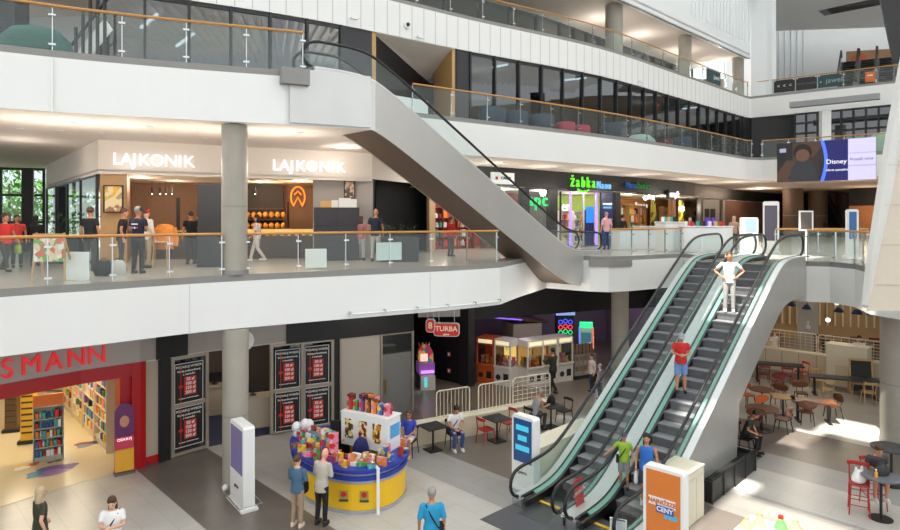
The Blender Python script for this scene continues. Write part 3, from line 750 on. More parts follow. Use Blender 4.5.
pane(480, 522, 'window_3'); pane(527, 549, 'window_4'); pane(620, 668, 'window_5'); pane(675, 698, 'window_6')
# green neon seen from behind, grocer sign, navy panel, bookshop
sign('neon_sign', 'green neon letters seen in the window left of the grocer', 'apc', mat('green_neon', (30, 190, 100), .4, emit=1.0), .95, 8.05, S1, [530.5, 537.5, 545], back=.1)
sign('shop_sign', 'lit green and blue żabka Nano sign on the black fascia', 'żabka', SIGNG, .82, 9.1, S1, [572.5, 577.8, 583.3, 588.4, 593.6], back=.06, bold=0, sx=.74)
o = sign('shop_sign', 'lit blue Nano letters at the right end of the grocer sign', 'Nano', SIGNB, .6, 9.0, S1, [598.6, 602.6, 606.1, 609.4], back=.06, bold=0, sx=.75)
p = along(S1, t_at_u(S1, 582)); t = thing('sign_smile', 'lit green curved smile under the grocer sign', 'sign', (p[0] + .05, p[1] - .12, 8.72)); h = heading(S1, t_at_u(S1, 582))
MB().tube([(math.cos(h) * a, math.sin(h) * a, -.12 + .45 * a * a) for a in frange(-.5, .5, .1)], .05, 6).build('stroke', SIGNG, t, True)
BLUEP = mat('navy_panel', (36, 48, 92), .4)
p = along(S1, t_at_u(S1, 606)); h = heading(S1, t_at_u(S1, 606)); t = thing('wall_panel', 'navy advertising panel right of the grocer entrance', 'panel', (p[0], p[1] - .05, L1), h)
MB().box(0, 0, 1.5, 1.05, .12, 3.0).build('panel', BLUEP, t)
lettering('text', 'CO TYDZIEŃ', SIGNW, .14, (0, -.08, 2.35), 0, t); lettering('text', 'NOWOŚCI', SIGNB, .15, (0, -.08, 2.15), 0, t); lettering('text', 'nano', SIGNW, .16, (-.15, -.08, 1.55), 0, t); MB().lathe([(.13, 0), (.13, .02)], (.28, -.07, 1.5), 14).build('disc', SIGNB, t)
PURP = mat('purple_led', (150, 110, 250), .4, emit=2.0)
for i, (u, m) in enumerate(((560, BLACKP), (570, PURP), (583, STEELL), (596, PURP))):
    q = along(S1, t_at_u(S1, u)); t = thing('entrance_post', ('slim black', 'purple lit, left', 'steel', 'purple lit, right')[i] + ' post of the grocer entrance', 'post', (q[0], q[1] - .1, L1)); MB().box(0, 0, 1.48, .10, .10, 2.96).build('shaft', m, t); MB().box(0, 0, .03, .2, .2, .06).build('foot', STEELD, t)
q = along(S1, t_at_u(S1, 590)); t = thing('vending_screen', 'blue glowing screen stand inside the grocer entrance', 'screen', (q[0], q[1] + .5, L1), .6); MB().box(0, 0, 1.0, .7, .25, 2.0).build('cabinet', BLUEP, t); MB().box(0, -.14, 1.75, .6, .02, .9).build('screen', mat('blue_screen', (40, 130, 220), .3, emit=.9), t)
pal = ['red', 'orange', 'yellow', 'green', 'white', 'blue', 'gold']
for i, (u, dd) in enumerate(((562, 2.4), (577, 3.0), (588, 3.6))):
    c = offset(S1, dd); t = t_at_u(c, u); p = along(c, t)
    shelf('grocery shelf %s the grocer entrance' % ('left in', 'in the middle of', 'right in')[i], (p[0], p[1], L1), heading(c, t), 1.0, 2.0, .4, 4, 6, .15, pal, 'groceries in the small shop', ('left', 'middle', 'right')[i] + ' grocery shelf', WHITE)
p = along(offset(S1, 4.3), t_at_u(offset(S1, 4.3), 566)); lettering('wall_text', 'en', SIGNW, .9, (p[0], p[1], 7.9), heading(S1, t_at_u(S1, 570))); tag(bpy.data.objects['wall_text'], 'large white letters en on the green grocer wall', 'sign')
sign('wall_text', 'dim green reflection of the grocer sign, modelled as letters on the black fascia', 'żabka', mat('green_reflection', (20, 120, 40), .4, emit=.35), .5, 9.1, S1, [638, 641, 643.6, 646.2, 648.8])  # mirror image of the grocer sign, put in as faintly glowing letters
sign('wall_text', 'dim blue reflection of the Nano letters, modelled left of the green one', 'Nano', mat('blue_reflection', (30, 80, 150), .4, emit=.35), .5, 9.1, S1, [627.8, 630.2, 632.6, 635])
sign('wall_text', 'white Prasa lettering on the orange bookshop wall', 'Prasa', SIGNW, .55, 8.15, offset(S1, 4.3), [636, 638.7, 641.3, 644, 646.5])
t0 = t_at_u(S1, 672); p = along(S1, t0); t = thing('shop_sign', 'lit white empik sign on a black box over the bookshop', 'sign', (p[0], p[1] - .25, 8.65), heading(S1, t0)); MB().box(0, .05, 0, 1.5, .2, .6).build('sign_box', BLACKP, t); lettering('text', 'empik', SIGNW, .55, (0, -.08, .03), 0, t, .02, .012)
for i, (u, w) in enumerate(((653.5, .3), (681, .4))):
    p = along(offset(S1, 1.0), t_at_u(offset(S1, 1.0), u)); t = thing('poster_banner', ('tall yellow and black banner hanging in the bookshop window', 'tall yellow banner behind the right bookshop window')[i], 'banner', (p[0], p[1], 6.85), .7); MB().box(0, 0, .45, w + .25, .03, 2.3).build('cloth', spots_mat('yellow_banner', (226, 196, 40), [(226, 196, 40), (70, 80, 40), (236, 214, 90)], 2.5), t); MB().box(0, 0, 1.62, w + .3, .05, .04).build('rod', BLACKP, t)
for i, (u, dd, rows) in enumerate(((624, 3.9, 4), (632, 3.6, 4), (641, 3.9, 4), (655, 3.8, 4), (664, 3.3, 3), (684, 3.2, 4), (692, 3.0, 4))):
    c = offset(S1, dd); t = t_at_u(c, u); p = along(c, t)
    shelf(('first', 'second', 'third', 'fourth', 'fifth', 'sixth', 'seventh')[i] + ' bookshelf from the left in the orange bookshop', (p[0], p[1], L1), heading(c, t), 1.35, 2.5, .35, rows, 6, .2, ['red', 'white', 'black', 'orange', 'brown', 'yellow', 'teal', 'pink'], 'books in the bookshop', ('first', 'second', 'third', 'fourth', 'fifth', 'sixth', 'seventh')[i] + ' bookshelf from the left', OAK)
# lightbox over the red shop, shelves of the red shop
p = along(S1, t_at_u(S1, 502)); t = thing('lightbox_sign', 'pale lightbox with a small red mark over the red shop', 'sign', (p[0], p[1] - .3, 9.05), heading(S1, t_at_u(S1, 502))); MB().box(0, 0, 0, 1.35, .15, .55).build('box', mat('pale_box', (220, 222, 222), .4, emit=.3), t); MB().lathe([(.1, -.1), (.1, -.08)], (-.45, 0, 0), 4).build('mark', RED, t); MB().box(-.42, -.09, 0, .14, .02, .14).build('red_square', RED, t); lettering('text', 'CAREX', CHAR, .2, (.15, -.09, 0), 0, t)
c = offset(S1, 2.2)
for i, u in enumerate((438, 450, 464, 490, 508)):
    t = t_at_u(c, u); p = along(c, t); shelf(('first', 'second', 'third', 'fourth', 'fifth')[i] + ' display shelf from the left in the red shop', (p[0], p[1], L1), heading(c, t), 1.0, 2.1, .35, 4, 4, .15, ['red', 'orange', 'white', 'teal', 'brown'], 'goods in the red shop', ('first', 'second', 'third', 'fourth', 'fifth')[i] + ' red shop shelf', mat('redshelf', (140, 50, 36), .5))
# silver lift with purple doors
p = along(S1, t_at_u(S1, 710)); h = .75; t = thing('lift_front', 'grey lift front with two purple lit doors right of the bookshop', 'lift', (p[0], p[1] + .3, L1), h)
MB().box(0, 0, 1.5, 3.4, .2, 3.0).build('surround', mat('grey_surround', (186, 180, 172), .5), t)
for sx in (-.5, .5):
    d = MB().box(sx, -.12, 1.15, .75, .05, 2.3).build('door', DARKF, t); MB().box(0, 0, 0, .02, .02, .02); MB().box(sx, -.16, .9, .6, .02, 1.5).build('glow', mat('purple_glow', (90, 60, 190), .4, emit=.8), d)
# far dark escalators and doors at the end of the floor
for i, u in enumerate((816, 836)):
    x, y = fx(u, 53); t = thing('escalator', ('left', 'right')[i] + ' dark escalator far back under the hanging screen', 'escalator', (x, y, L1), -.25)
    W2 = 1.5; n = 14
    MB().slabpts([(-W2 / 2, 0, 0), (-W2 / 2, 6.5, 4.4), (-W2 / 2, 6.5, 3.4), (-W2 / 2, 1.2, 0)], [(W2 / 2, 0, 0), (W2 / 2, 6.5, 4.4), (W2 / 2, 6.5, 3.4), (W2 / 2, 1.2, 0)]).build('truss', BLACKP, t)
    for k in range(n): MB().box(0, .4 + k * .42, .30 + k * .285, W2 - .4, .42, .04).build('step', CHAR, t)
    for sx in (-1, 1): MB().tube([(sx * W2 / 2, -.3, .9), (sx * W2 / 2, .2, 1.05), (sx * W2 / 2, 6.3, 5.1)], .05, 6).build('handrail', BLACK, t, True); MB().slabpts([(sx * W2 / 2, -.2, .1), (sx * W2 / 2, .2, 1.0), (sx * W2 / 2, 6.3, 5.05), (sx * W2 / 2, 6.3, 4.2)], [(sx * W2 / 2 + .02, -.2, .1), (sx * W2 / 2 + .02, .2, 1.0), (sx * W2 / 2 + .02, 6.3, 5.05), (sx * W2 / 2 + .02, 6.3, 4.2)]).build('glass_balustrade', ESCG, t)
mb = MB(); wall(mb, [fx(786, 60), fx(868, 57)], L1, 9.6, .2); struct(mb, 'wall_far_end', mat('far_end', (60, 48, 42), .6))
mb = MB(); wall(mb, [fx(849, 50), fx(900, 47)], L1, 8.2, .2); struct(mb, 'wall_far_cafe', mat('cafe_orange', (190, 130, 84), .6, var=.2))
mb = MB(); wall(mb, [fx(849, 49.8), fx(900, 46.8)], 8.2, 9.6, .2); struct(mb, 'trim_20', BLACKP)
# downlights over the upper floor
for i in range(16):
    c = offset(E1, 2.0 if i % 2 else 4.2)
for c, us, z in ((offset(E2, 1.6), (75, 150, 200, 265, 300), L2 - 1.45), (offset(E2, 3.6), (20, 60, 100, 160, 205, 330), L2 - 1.45), (offset(E2, 1.5), (430, 505, 530, 560, 590, 630, 660, 690, 720), L2 - 1.45), (offset(E2, 5.0), (480, 545, 585, 610, 650, 690), L2 - 1.45)):
    for u in us:
        p = along(c, t_at_u(c, u)); downlight(p[0], p[1], z, 'small round ceiling light above the upper floor')
b4 = offset(B3, 3.0)
for u in (620, 652, 680, 705, 727, 757):
    p = along(b4, t_at_u(b4, u)); downlight(p[0], p[1], Z3C + .25, 'small round ceiling light above the third floor corridor')
# point lamps of the shops, and bare fill lamps added to brighten the walkways
for u, Y, z, pw, c in ((140, 22.5, 8.4, 60, (1, .82, .62)), (175, 24.5, 8.3, 40, (1, .75, .5)), (262, 25.0, 8.4, 110, (1, .72, .42)), (300, 24.6, 8.4, 90, (1, .74, .46)), (345, 21.5, 9.4, 70, (1, .9, .8)),
                       (445, 30.2, 8.4, 120, (1, .85, .7)), (505, 32, 8.4, 160, (1, .85, .75)), (538, 33.5, 8.4, 120, (1, .95, .9)), (575, 36.5, 8.4, 120, (1, .93, .95)), (628, 38.2, 8.2, 220, (1, .78, .52)), (662, 41.0, 8.2, 220, (1, .78, .52)), (694, 43.0, 7.9, 160, (1, .8, .6)), (760, 50, 9.2, 260, (1, .75, .55)), (868, 47, 8.1, 120, (1, .7, .45))):
    lamp((*fx(u, Y), z), pw, c, .25)

for c, us, z, pw in ((offset(E2, 1.6), (20, 75, 130, 200, 265, 300), L2 - 2.5, 60), (offset(E2, 6.5), (20, 140, 200), L2 - 2.5, 60), (offset(E2, 2.2), (440, 490, 540, 590, 640, 690, 735), L2 - 2.5, 75)):  # fixtureless lamps added to lift the dark walkway ceilings
    for u in us: p = along(c, t_at_u(c, u)); lamp((p[0], p[1], z), pw, (1, .90, .80), .2)
for u in (600, 640, 680, 715, 742): p = along(b4, t_at_u(b4, u)); lamp((p[0], p[1], Z3C - 1.0), 120, (1, .92, .84), .2)  # added likewise to brighten the third-floor corridor ceiling
for u in (480, 560, 640, 700): p = along(offset(E3, 2.5), t_at_u(offset(E3, 2.5), u)); lamp((p[0], p[1], L3 - 2.2), 30, (1, .95, .88), .2)
for u in (800, 850): lamp((*fx(u, 39), L2 - 2.2), 90, (1, .85, .72), .2)
# ================================================================ second and third floor fronts
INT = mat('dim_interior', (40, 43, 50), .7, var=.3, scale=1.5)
def front(c, u0, u1, z0, z1, pitch, name, gl=None, depth=5.0, inner=INT, transom=None):
    p = seg(u0, u1, c); L = arc(p)[-1]; n = max(1, round(L / pitch)); mb = MB()
    for i in range(n + 1):
        x, y = along(p, L * i / n); mb.box(x, y, (z0 + z1) / 2, .09, .14, z1 - z0, heading(p, L * i / n))
    wall(mb, p, z1 - .14, z1, .14); wall(mb, p, z0, z0 + .12, .14)
    if transom: wall(mb, p, transom, transom + .07, .1)
    o = struct(mb, name, DARKF); g = MB(); wall(g, offset(p, .05), z0, z1, .015); g.build('pane', gl or DGLASS, o)
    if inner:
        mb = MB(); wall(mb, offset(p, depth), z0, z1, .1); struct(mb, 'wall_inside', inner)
    return o
W3 = offset(E3, .06)                      # glass line of the second floor stands under the third-floor fascia
ZG = L3 - 1.62
front(W3, 98, 341, L2, ZG, 1.35, 'window_10', depth=6, transom=None)
front(W3, 470, 742, L2, ZG, 1.45, 'window_11', depth=6)
mb = MB(); wall(mb, seg(341, 372, W3), L2, ZG, .2); struct(mb, 'wall_second_left', DARK)
mb = MB(); wall(mb, seg(455, 471, W3), L2, ZG, .2); struct(mb, 'wall_second_mid', DARK)
mb = MB(); wall(mb, seg(740, 756, W3), L2, ZG, .2); struct(mb, 'wall_second_right', BLACKP)
# recess with oak cheeks and a folded white ceiling
a = along(W3, t_at_u(W3, 372)); b = along(W3, t_at_u(W3, 376)); mb = MB(); wall(mb, [a, b], L2, ZG, .5); struct(mb, 'trim_30', OAK)
c0 = along(W3, t_at_u(W3, 455)); c1 = along(W3, t_at_u(W3, 451)); q = (c0[0] - 1.9, c0[1] + 2.6)
mb = MB(); wall(mb, [c0, (c0[0] - .9, c0[1] + 1.9)], L2, ZG, .15); struct(mb, 'trim_31', OAK)
mb = MB(); wall(mb, [a, (a[0] + 2.6, a[1] + 6), (c0[0] + .5, c0[1] + 5), c0], L2, ZG, .1); struct(mb, 'wall_recess', BLACKP)
mb = MB(); mb.slabpts([(*a, ZG - .02), (*c0, ZG - .02), (c0[0] - .6, c0[1] + 3, ZG - .9), (a[0] + 1.2, a[1] + 4.5, ZG - 1.2)], [(*a, ZG + .1), (*c0, ZG + .1), (c0[0] - .6, c0[1] + 3, ZG - .8), (a[0] + 1.2, a[1] + 4.5, ZG - 1.1)]); struct(mb, 'ceiling_recess', SOFFIT)
# white roll doors low in the recess
mb = MB(); wall(mb, [fx(384, 24.8), fx(428, 26.4)], L2, L2 + 1.1, .1); struct(mb, 'trim_32', WHITEP)
# light bars hanging behind the second floor glass
for i, (u, v, du) in enumerate(((149, 21, 24), (185, 40, 24), (575, 79, 20), (500, 66, 14), (690, 108, 12))):
    Y = {149: 23.0, 185: 24.2, 575: 33.2, 500: 30.4, 690: 42.0}[u]; x, y, z = AT(u, v, Y)
    t = thing('light_bar', ('first', 'second', 'fourth', 'third', 'fifth')[i] + ' slim hanging light bar from the left behind the second floor glass', 'lamp', (x, y, z), .0)
    L = du / FPX * Y
    MB().bar((-L / 2, .3, -.16 if u < 300 else 0), (L / 2, -.3, .16 if u < 300 else 0), .10, .08).build('tube', LAMPM, t)
    for sx in (-.4, .4): MB().tube([(sx * L, -sx * .5, .0), (sx * L, -sx * .5, ZG - z)], .012, 5).build('cable', BLACKP, t)
# seats on the second floor balcony
def pouf(u, Y, label, m, r=.55, h=.8, w=1.0, z=L2, sh='drum'):
    t = thing('pouf', label, 'seat', (*fx(u, Y), z))
    if sh == 'drum': MB().lathe([(r * .9, .03), (r, .1), (r, h - .12), (r * .92, h - .02), (r * .6, h)], (0, 0, 0), 20).build('cushion', m, t, True)
    else: MB().lathe([(r * .8, .04), (r, .25), (r * .92, h * .6), (r * .6, h * .9), (r * .2, h)], (0, 0, 0), 22, 0, w).build('cushion', m, t, True)
    MB().lathe([(r * .8, 0), (r * .8, .05)], (0, 0, 0), 16, 0, w if sh != 'drum' else 1).build('base', BLACKP, t)
NAVY = mat('navy_felt', (54, 66, 84), .8, var=.08); TEAL = mat('bottle_green_felt', (34, 84, 74), .7, var=.08); PINKF = mat('pink_felt', (168, 60, 84), .8); MINT = mat('pale_mint_felt', (150, 176, 170), .8)
pouf(35, 15.75, 'large bottle green domed pouf at the upper left balcony rail', TEAL, .74, .95, 1.25, L2, 'dome')
for i, (u, Y, m, lab) in enumerate(((492, 27.5, NAVY, 'dark blue drum seat, leftmost on the second floor balcony'), (515, 28.4, NAVY, 'dark blue drum seat, second from the left on the second floor balcony'), (541, 29.3, NAVY, 'dark blue drum seat left of the pink seat'), (613, 31.8, NAVY, 'dark blue drum seat right of the pink seats'), (681, 37.2, NAVY, 'dark blue drum seat far right on the second floor balcony'))): pouf(u, Y, lab, m, .62, 1.0)
pouf(565, 30.0, 'pink drum seat, left one of two on the second floor balcony', PINKF, .5, .75); pouf(581, 30.6, 'pink drum seat, right one of two on the second floor balcony', PINKF, .45, .7)
pouf(640, 33.8, 'pale mint domed pouf on the second floor balcony', MINT, .7, .7, 1.2, L2, 'dome'); pouf(664, 35.6, 'dark red drum seat on the second floor balcony', mat('wine_felt', (96, 36, 44), .8), .5, .7); pouf(883, 38.6, 'pale green pouf behind the far right second floor railing', mat('sage', (140, 168, 140), .8), .9, 1.5, 1.1, L2, 'dome')
pouf(104, 20.6, 'pale grey tub seat behind the upper left railing', mat('pale_felt', (190, 194, 190), .8), .75, .95)
for i, (u, Y, lab) in enumerate(((128, 24.8, 'dark chair behind the glass of the upper left office'), (152, 25.3, 'dark office chair right of the other behind the upper left glass'))):
    t = thing('office_chair', lab, 'chair', (*fx(u, Y), L2), .4); MB().box(0, 0, .46, .5, .5, .08).build('seat', CHAR, t); MB().box(0, .24, .85, .48, .07, .6).build('backrest', CHAR, t); MB().tube([(0, 0, 0.05), (0, 0, .45)], .035, 8).build('column', BLACKP, t)
    for k in range(5): a = k * 2 * PI / 5; MB().bar((0, 0, .07), (.3 * math.cos(a), .3 * math.sin(a), .04), .04).build('foot', BLACKP, t)
t = thing('round_table', 'round grey pedestal table behind the upper left railing', 'table', (*fx(93, 20.5), L2)); MB().lathe([(.55, 1.02), (.55, 1.06)], (0, 0, 0), 20).build('tabletop', CHAR, t); MB().tube([(0, 0, 0), (0, 0, 1.02)], .04, 8).build('pedestal', BLACKP, t); MB().lathe([(.3, 0), (.3, .03)], (0, 0, 0), 16).build('base', BLACKP, t)
mb = MB(); mb.box(*fx(8, 17.4), L2 + 1.6, .8, .6, 3.2); struct(mb, 'column_25', mat('ink_panel', (22, 24, 30), .5))
# stair wall with dark bars at the far upper left
t = thing('stair_railing', 'dark barred stair railing behind the upper left balcony', 'railing', (*fx(83, 19.0), L2), -.35)
for k in range(7): MB().box(k * .3 - .9, 0, .55 + k * .22, .07, .07, 1.1 + k * .44).build('bar', DARKF, t)
MB().bar((-1.0, 0, 1.0), (1.0, 0, 2.7), .07, .05).build('handrail', DARKF, t); MB().bar((-1.0, 0.05, .35), (1.0, .05, 1.95), .03, .5).build('infill', WHITE, t)
mb = MB(); wall(mb, [(-24, 24), fx(97, 23.5)], L2, ZG, .2); struct(mb, 'wall_second_far_left', mat('pale_grey_wall', (196, 196, 196), .7))
# cctv dome and small cameras on the panels
def on3(u, zz, c=E3, off=-.02):
    t = t_at_u(offset(c, off), u); p = along(offset(c, off), t); return p, heading(c, t)
p, h = on3(407, 0); t = thing('dome_camera', 'round black and white camera on the white panel band', 'camera', (p[0], p[1], L3 - 1.05), h); MB().lathe([(.17, 0), (.17, .06), (.09, .06)], (0, 0, 0), 18).up().build('plate', WHITE, t); MB().sphere((0, -.09, 0), .085, 12, 8).build('lens', BLACK, t, True)
for u, zz, lab in ((351, 1.3, 'small white bracket camera at the left of the panel band'), (417, 1.5, 'small white camera under the dome camera'), (638, 1.4, 'small white camera on the panel band above the dark glass')):
    p, h = on3(u, 0); t = thing('bracket_camera', lab, 'camera', (p[0], p[1] - .05, L3 - zz), h); MB().box(0, -.05, 0, .06, .12, .06).build('bracket', WHITE, t); MB().box(.1, -.12, 0, .3, .1, .1).build('body', WHITE, t); MB().lathe([(.035, 0), (.035, .02)], (.0, 0, 0), 8).build('lens', BLACK, t).location = (.26, -.12, 0)
# third floor storefront
W4 = offset(B3, 5.2)
front(W4, 560, 752, L3, Z3C + .25, 1.5, 'window_12', glass('pale_front_glass', (170, 176, 178), .08), depth=1.2, inner=mat('beige_blind', (150, 138, 126), .7, var=.1))
front(W4, 330, 560, L3, Z3C + .25, 2.2, 'window_13', depth=3.5)
# far right, second floor: dark gridded window under the third floor
win('window_14', fx(795, 44.5), fx(905, 40.5), L2, ZG - .1, 9, 5, BLACKP, DGLASS, .14)
mb = MB(); wall(mb, [fx(752, 46.8), fx(797, 45.6)], L2, ZG, .2); struct(mb, 'wall_second_far', BLACKP)
mb = MB(); wall(mb, [fx(797, 45.6), fx(920, 42.4)], L2, ZG, .2); struct(mb, 'wall_second_end', mat('ink_grey', (40, 42, 48), .6))
mb = MB(); x, y, z = AT(825, 128, 40); mb.box(x, y, L2 + 1.55, .55, .5, 3.1, -.2); struct(mb, 'column_26', WHITE)
mb = MB(); mb.bar((*fx(790, 40.5), ZG - .25), (*fx(880, 37.5), ZG - .25), .5, .35); struct(mb, 'trim_33', mat('duct_grey', (150, 152, 154), .5))
# banners on the right third-floor railing
i3b = offset(E3, .05)
JB = mat('dark_teal_banner', (34, 66, 72), .5); GRB = mat('black_banner', (26, 26, 26), .5)
WT = mat('white_print', (232, 232, 230), .5)
def banner(u0, u1, m, label, txts, c=i3b, z=L3):
    a, b = along(c, t_at_u(c, u0)), along(c, t_at_u(c, u1)); h = math.atan2(b[1] - a[1], b[0] - a[0]); L = math.hypot(b[0] - a[0], b[1] - a[1])
    t = thing('banner', label, 'banner', ((a[0] + b[0]) / 2 , (a[1] + b[1]) / 2, z + .52), h); MB().box(0, -.03, 0, L, .015, .9).build('sheet', m, t)
    for s, dx, sz, col in txts: lettering('text', s, col, sz, (dx * L, -.05, 0), 0, t, .006)
    for sx in (-1, 1): MB().box(sx * (L / 2 - .08), -.045, .4, .1, .02, .06).build('clip', STEELL, t)
banner(774, 795, GRB, 'black banner with small white arrows on the right third floor railing', [('<  <  <', .0, .34, WT)])
banner(796, 817, GRB, 'black banner with faint grey lettering between the arrow banner and the teal banner', [('centrum handlowe', 0, .2, mat('grey_print', (110, 110, 110), .5))])
banner(818, 842, JB, 'dark teal banner with a white bird mark on the right third floor railing', [('jawel', .18, .5, mat('pale_print', (150, 176, 176), .5)), ('-', -.38, .5, WT)])
banner(706, 720, JB, 'dark teal banner on the long third floor railing near the corner', [('jawel', .2, .45, WT)])
# third-floor escalators rising at the far right
def farsc(u, Y, lab, L=4.6, H=2.9):
    x, y = fx(u, Y); t = thing('escalator', lab, 'escalator', (x, y, L3), -.62); W2 = 1.1
    MB().slabpts([(-W2 / 2, 0, 0), (-W2 / 2, L, H), (-W2 / 2, L, H - .9), (-W2 / 2, 1.2, 0)], [(W2 / 2, 0, 0), (W2 / 2, L, H), (W2 / 2, L, H - .9), (W2 / 2, 1.2, 0)]).build('truss', mat('truss_grey', (96, 100, 104), .5), t)
    for k in range(11): MB().box(0, .2 + k * .4, .22 + k * .25, W2 - .3, .4, .04).build('step', CHAR, t)
    for sx in (-1, 1):
        MB().tube([(sx * W2 / 2, -.5, .4), (sx * W2 / 2, -.4, .9), (sx * W2 / 2, .2, 1.0), (sx * W2 / 2, L, H + .9), (sx * W2 / 2, L + .5, H + .95), (sx * W2 / 2, L + .7, H + .5)], .055, 6).build('handrail', BLACK, t, True)
        MB().slabpts([(sx * W2 / 2, -.3, .05), (sx * W2 / 2, -.2, .9), (sx * W2 / 2, L, H + .85), (sx * W2 / 2, L, H)], [(sx * W2 / 2 + .02, -.3, .05), (sx * W2 / 2 + .02, -.2, .9), (sx * W2 / 2 + .02, L, H + .85), (sx * W2 / 2 + .02, L, H)]).build('glass_balustrade', ESCG, t)
farsc(846, 44, 'left escalator of three rising behind the third floor railing at the far right'); farsc(866, 43.4, 'middle escalator of three rising behind the third floor railing at the far right'); farsc(886, 42.8, 'right escalator of three rising behind the third floor railing at the far right')
t = thing('landing_wall', 'tan wall panel with an orange disc at the top of the far right escalators', 'panel', (*fx(876, 52), 19.3), -.25); MB().box(0, 0, 1.0, 4.4, .2, 2.2).build('panel', mat('tan_panel', (170, 126, 88), .6), t); MB().lathe([(.65, 0), (.65, .05)], (0, 0, 0), 18).up().build('disc', mat('orange_disc', (196, 92, 40), .5), t, loc=(-1.3, -.12, 1.2))
p = along(i3b, t_at_u(i3b, 869)); t = thing('railing_notice', 'small orange notice hung on the right third floor railing', 'notice', (p[0], p[1] - .1, L3 + .45), -.6); MB().box(0, 0, 0, .55, .03, .7).build('board', mat('orange_notice', (206, 108, 40), .5), t); MB().box(0, -.02, .1, .3, .01, .08).build('print', WT, t)
# dark steel beams over the right
t = thing('roof_beam', 'long black roof beam crossing the upper right', 'beam', AT(828, 10, 34)); q = Vector(t.location)
MB().slabpts([tuple(Vector(AT(a, b, Y)) - q) for a, b, Y in ((826, 9, 34), (905, -8, 30), (905, 0, 30), (832, 14, 34))], [tuple(Vector(AT(a, b, Y)) - q + Vector((.3, 1.2, .3))) for a, b, Y in ((826, 9, 34), (905, -8, 30), (905, 0, 30), (832, 14, 34))]).build('flange', BLACKP, t)
t = thing('roof_brace', 'broad black steel brace hanging in at the upper right corner', 'beam', AT(890, 20, 26)); q = Vector(t.location)
P = ((880, -2, 26), (912, -6, 26), (912, 66, 26), (893, 60, 26))
MB().slabpts([tuple(Vector(AT(*a)) - q) for a in P], [tuple(Vector(AT(*a)) - q + Vector((.4, .6, .05))) for a in P]).build('plate', BLACKP, t)
# hanging screen
A0, A1 = AT(777, 181.5, 36.5), AT(876, 180, 33.5); zt0, zt1 = AT(777, 140.5, 36.5)[2], AT(876, 140.5, 33.5)[2]
h = math.atan2(A1[1] - A0[1], A1[0] - A0[0]); Ls = math.hypot(A1[0] - A0[0], A1[1] - A0[1]); zb = (A0[2] + A1[2]) / 2; Hs = (zt0 + zt1) / 2 - zb
t = thing('hanging_screen', 'wide lit advertising screen hanging under the far second floor band', 'screen', (A0[0], A0[1], zb), h)
MB().box(Ls / 2, .12, Hs / 2, Ls, .22, Hs).build('cabinet', BLACKP, t)
EM = lambda n, c, e=.75: mat(n, c, .5, emit=e)
def pan(x0, x1, z0, z1, m, name, y=-.005, par=None): return MB().box((x0 + x1) / 2 * Ls, y, (z0 + z1) / 2 * Hs, (x1 - x0) * Ls, .012, (z1 - z0) * Hs).build(name, m, par or t)
sc1 = pan(0, .50, 0, 1, spots_mat('screen_scene', (58, 44, 40), [(40, 34, 36), (92, 64, 48), (48, 40, 44), (120, 84, 60)], .8), 'picture_scene')
pan(.0, .17, .55, .98, mat('screen_dark', (22, 22, 28), .4), 'picture_window', -.014); pan(.03, .10, .76, .86, EM('screen_caption', (170, 170, 200), .4), 'picture_caption', -.022)
mb = MB(); mb.slabpts([(x * Ls, -.02, z * Hs) for x, z in ((.14, 0), (.16, .35), (.22, .55), (.27, .62), (.36, .56), (.41, .3), (.43, 0))], [(x * Ls, -.012, z * Hs) for x, z in ((.14, 0), (.16, .35), (.22, .55), (.27, .62), (.36, .56), (.41, .3), (.43, 0))]).build('picture_jacket', mat('screen_jacket', (54, 56, 66), .5), t)
MB().lathe([(.36, 0), (.36, .01)], (0, 0, 0), 16).up().build('picture_face', mat('screen_face', (120, 84, 66), .5), t, loc=(.275 * Ls, -.02, .66 * Hs))
MB().lathe([(.48, 0), (.48, .008)], (0, 0, 0), 16).up().build('picture_hair', mat('screen_hair', (30, 20, 20), .5), t, loc=(.275 * Ls, -.013, .74 * Hs))
BL = EM('screen_blue', (24, 22, 96), .55); pan(.49, .735, 0, 1, BL, 'picture_blue')
mb = MB(); pts = [(.49 + .04 * math.sin(PI * k / 12) - .03, k / 12) for k in range(13)]
mb.slabpts([(x * Ls, -.02, z * Hs) for x, z in pts] + [((x + .035) * Ls, -.02, z * Hs) for x, z in pts[::-1]], [(x * Ls, -.01, z * Hs) for x, z in pts] + [((x + .035) * Ls, -.01, z * Hs) for x, z in pts[::-1]]).build('picture_arc', EM('screen_arc', (70, 110, 250), 1.0), t)
lettering('text', 'Disney', EM('screen_white', (240, 240, 255), .9), .36, (.62 * Ls, -.02, .46 * Hs), 0, t, .004); lettering('text', 'oferta specjalna', EM('screen_white', (240, 240, 255), .9), .17, (.625 * Ls, -.02, .26 * Hs), 0, t, .004)
pan(.735, 1, 0, 1, EM('screen_lilac', (206, 200, 236), .55), 'picture_white'); pan(.735, 1, .33, .36, EM('screen_line', (180, 176, 214), .5), 'picture_line', -.014); pan(.735, 1, .64, .66, EM('screen_line', (180, 176, 214), .5), 'picture_line', -.014)
lettering('text', 'Przejdź teraz', mat('screen_ink', (60, 60, 80), .5), .2, (.865 * Ls, -.016, .5 * Hs), 0, t, .004)
for k in (.2, .8): MB().tube([(k * Ls, .12, Hs), (k * Ls, .12, L2 - .1 - zb)], .03, 6).build('hanger', BLACKP, t)
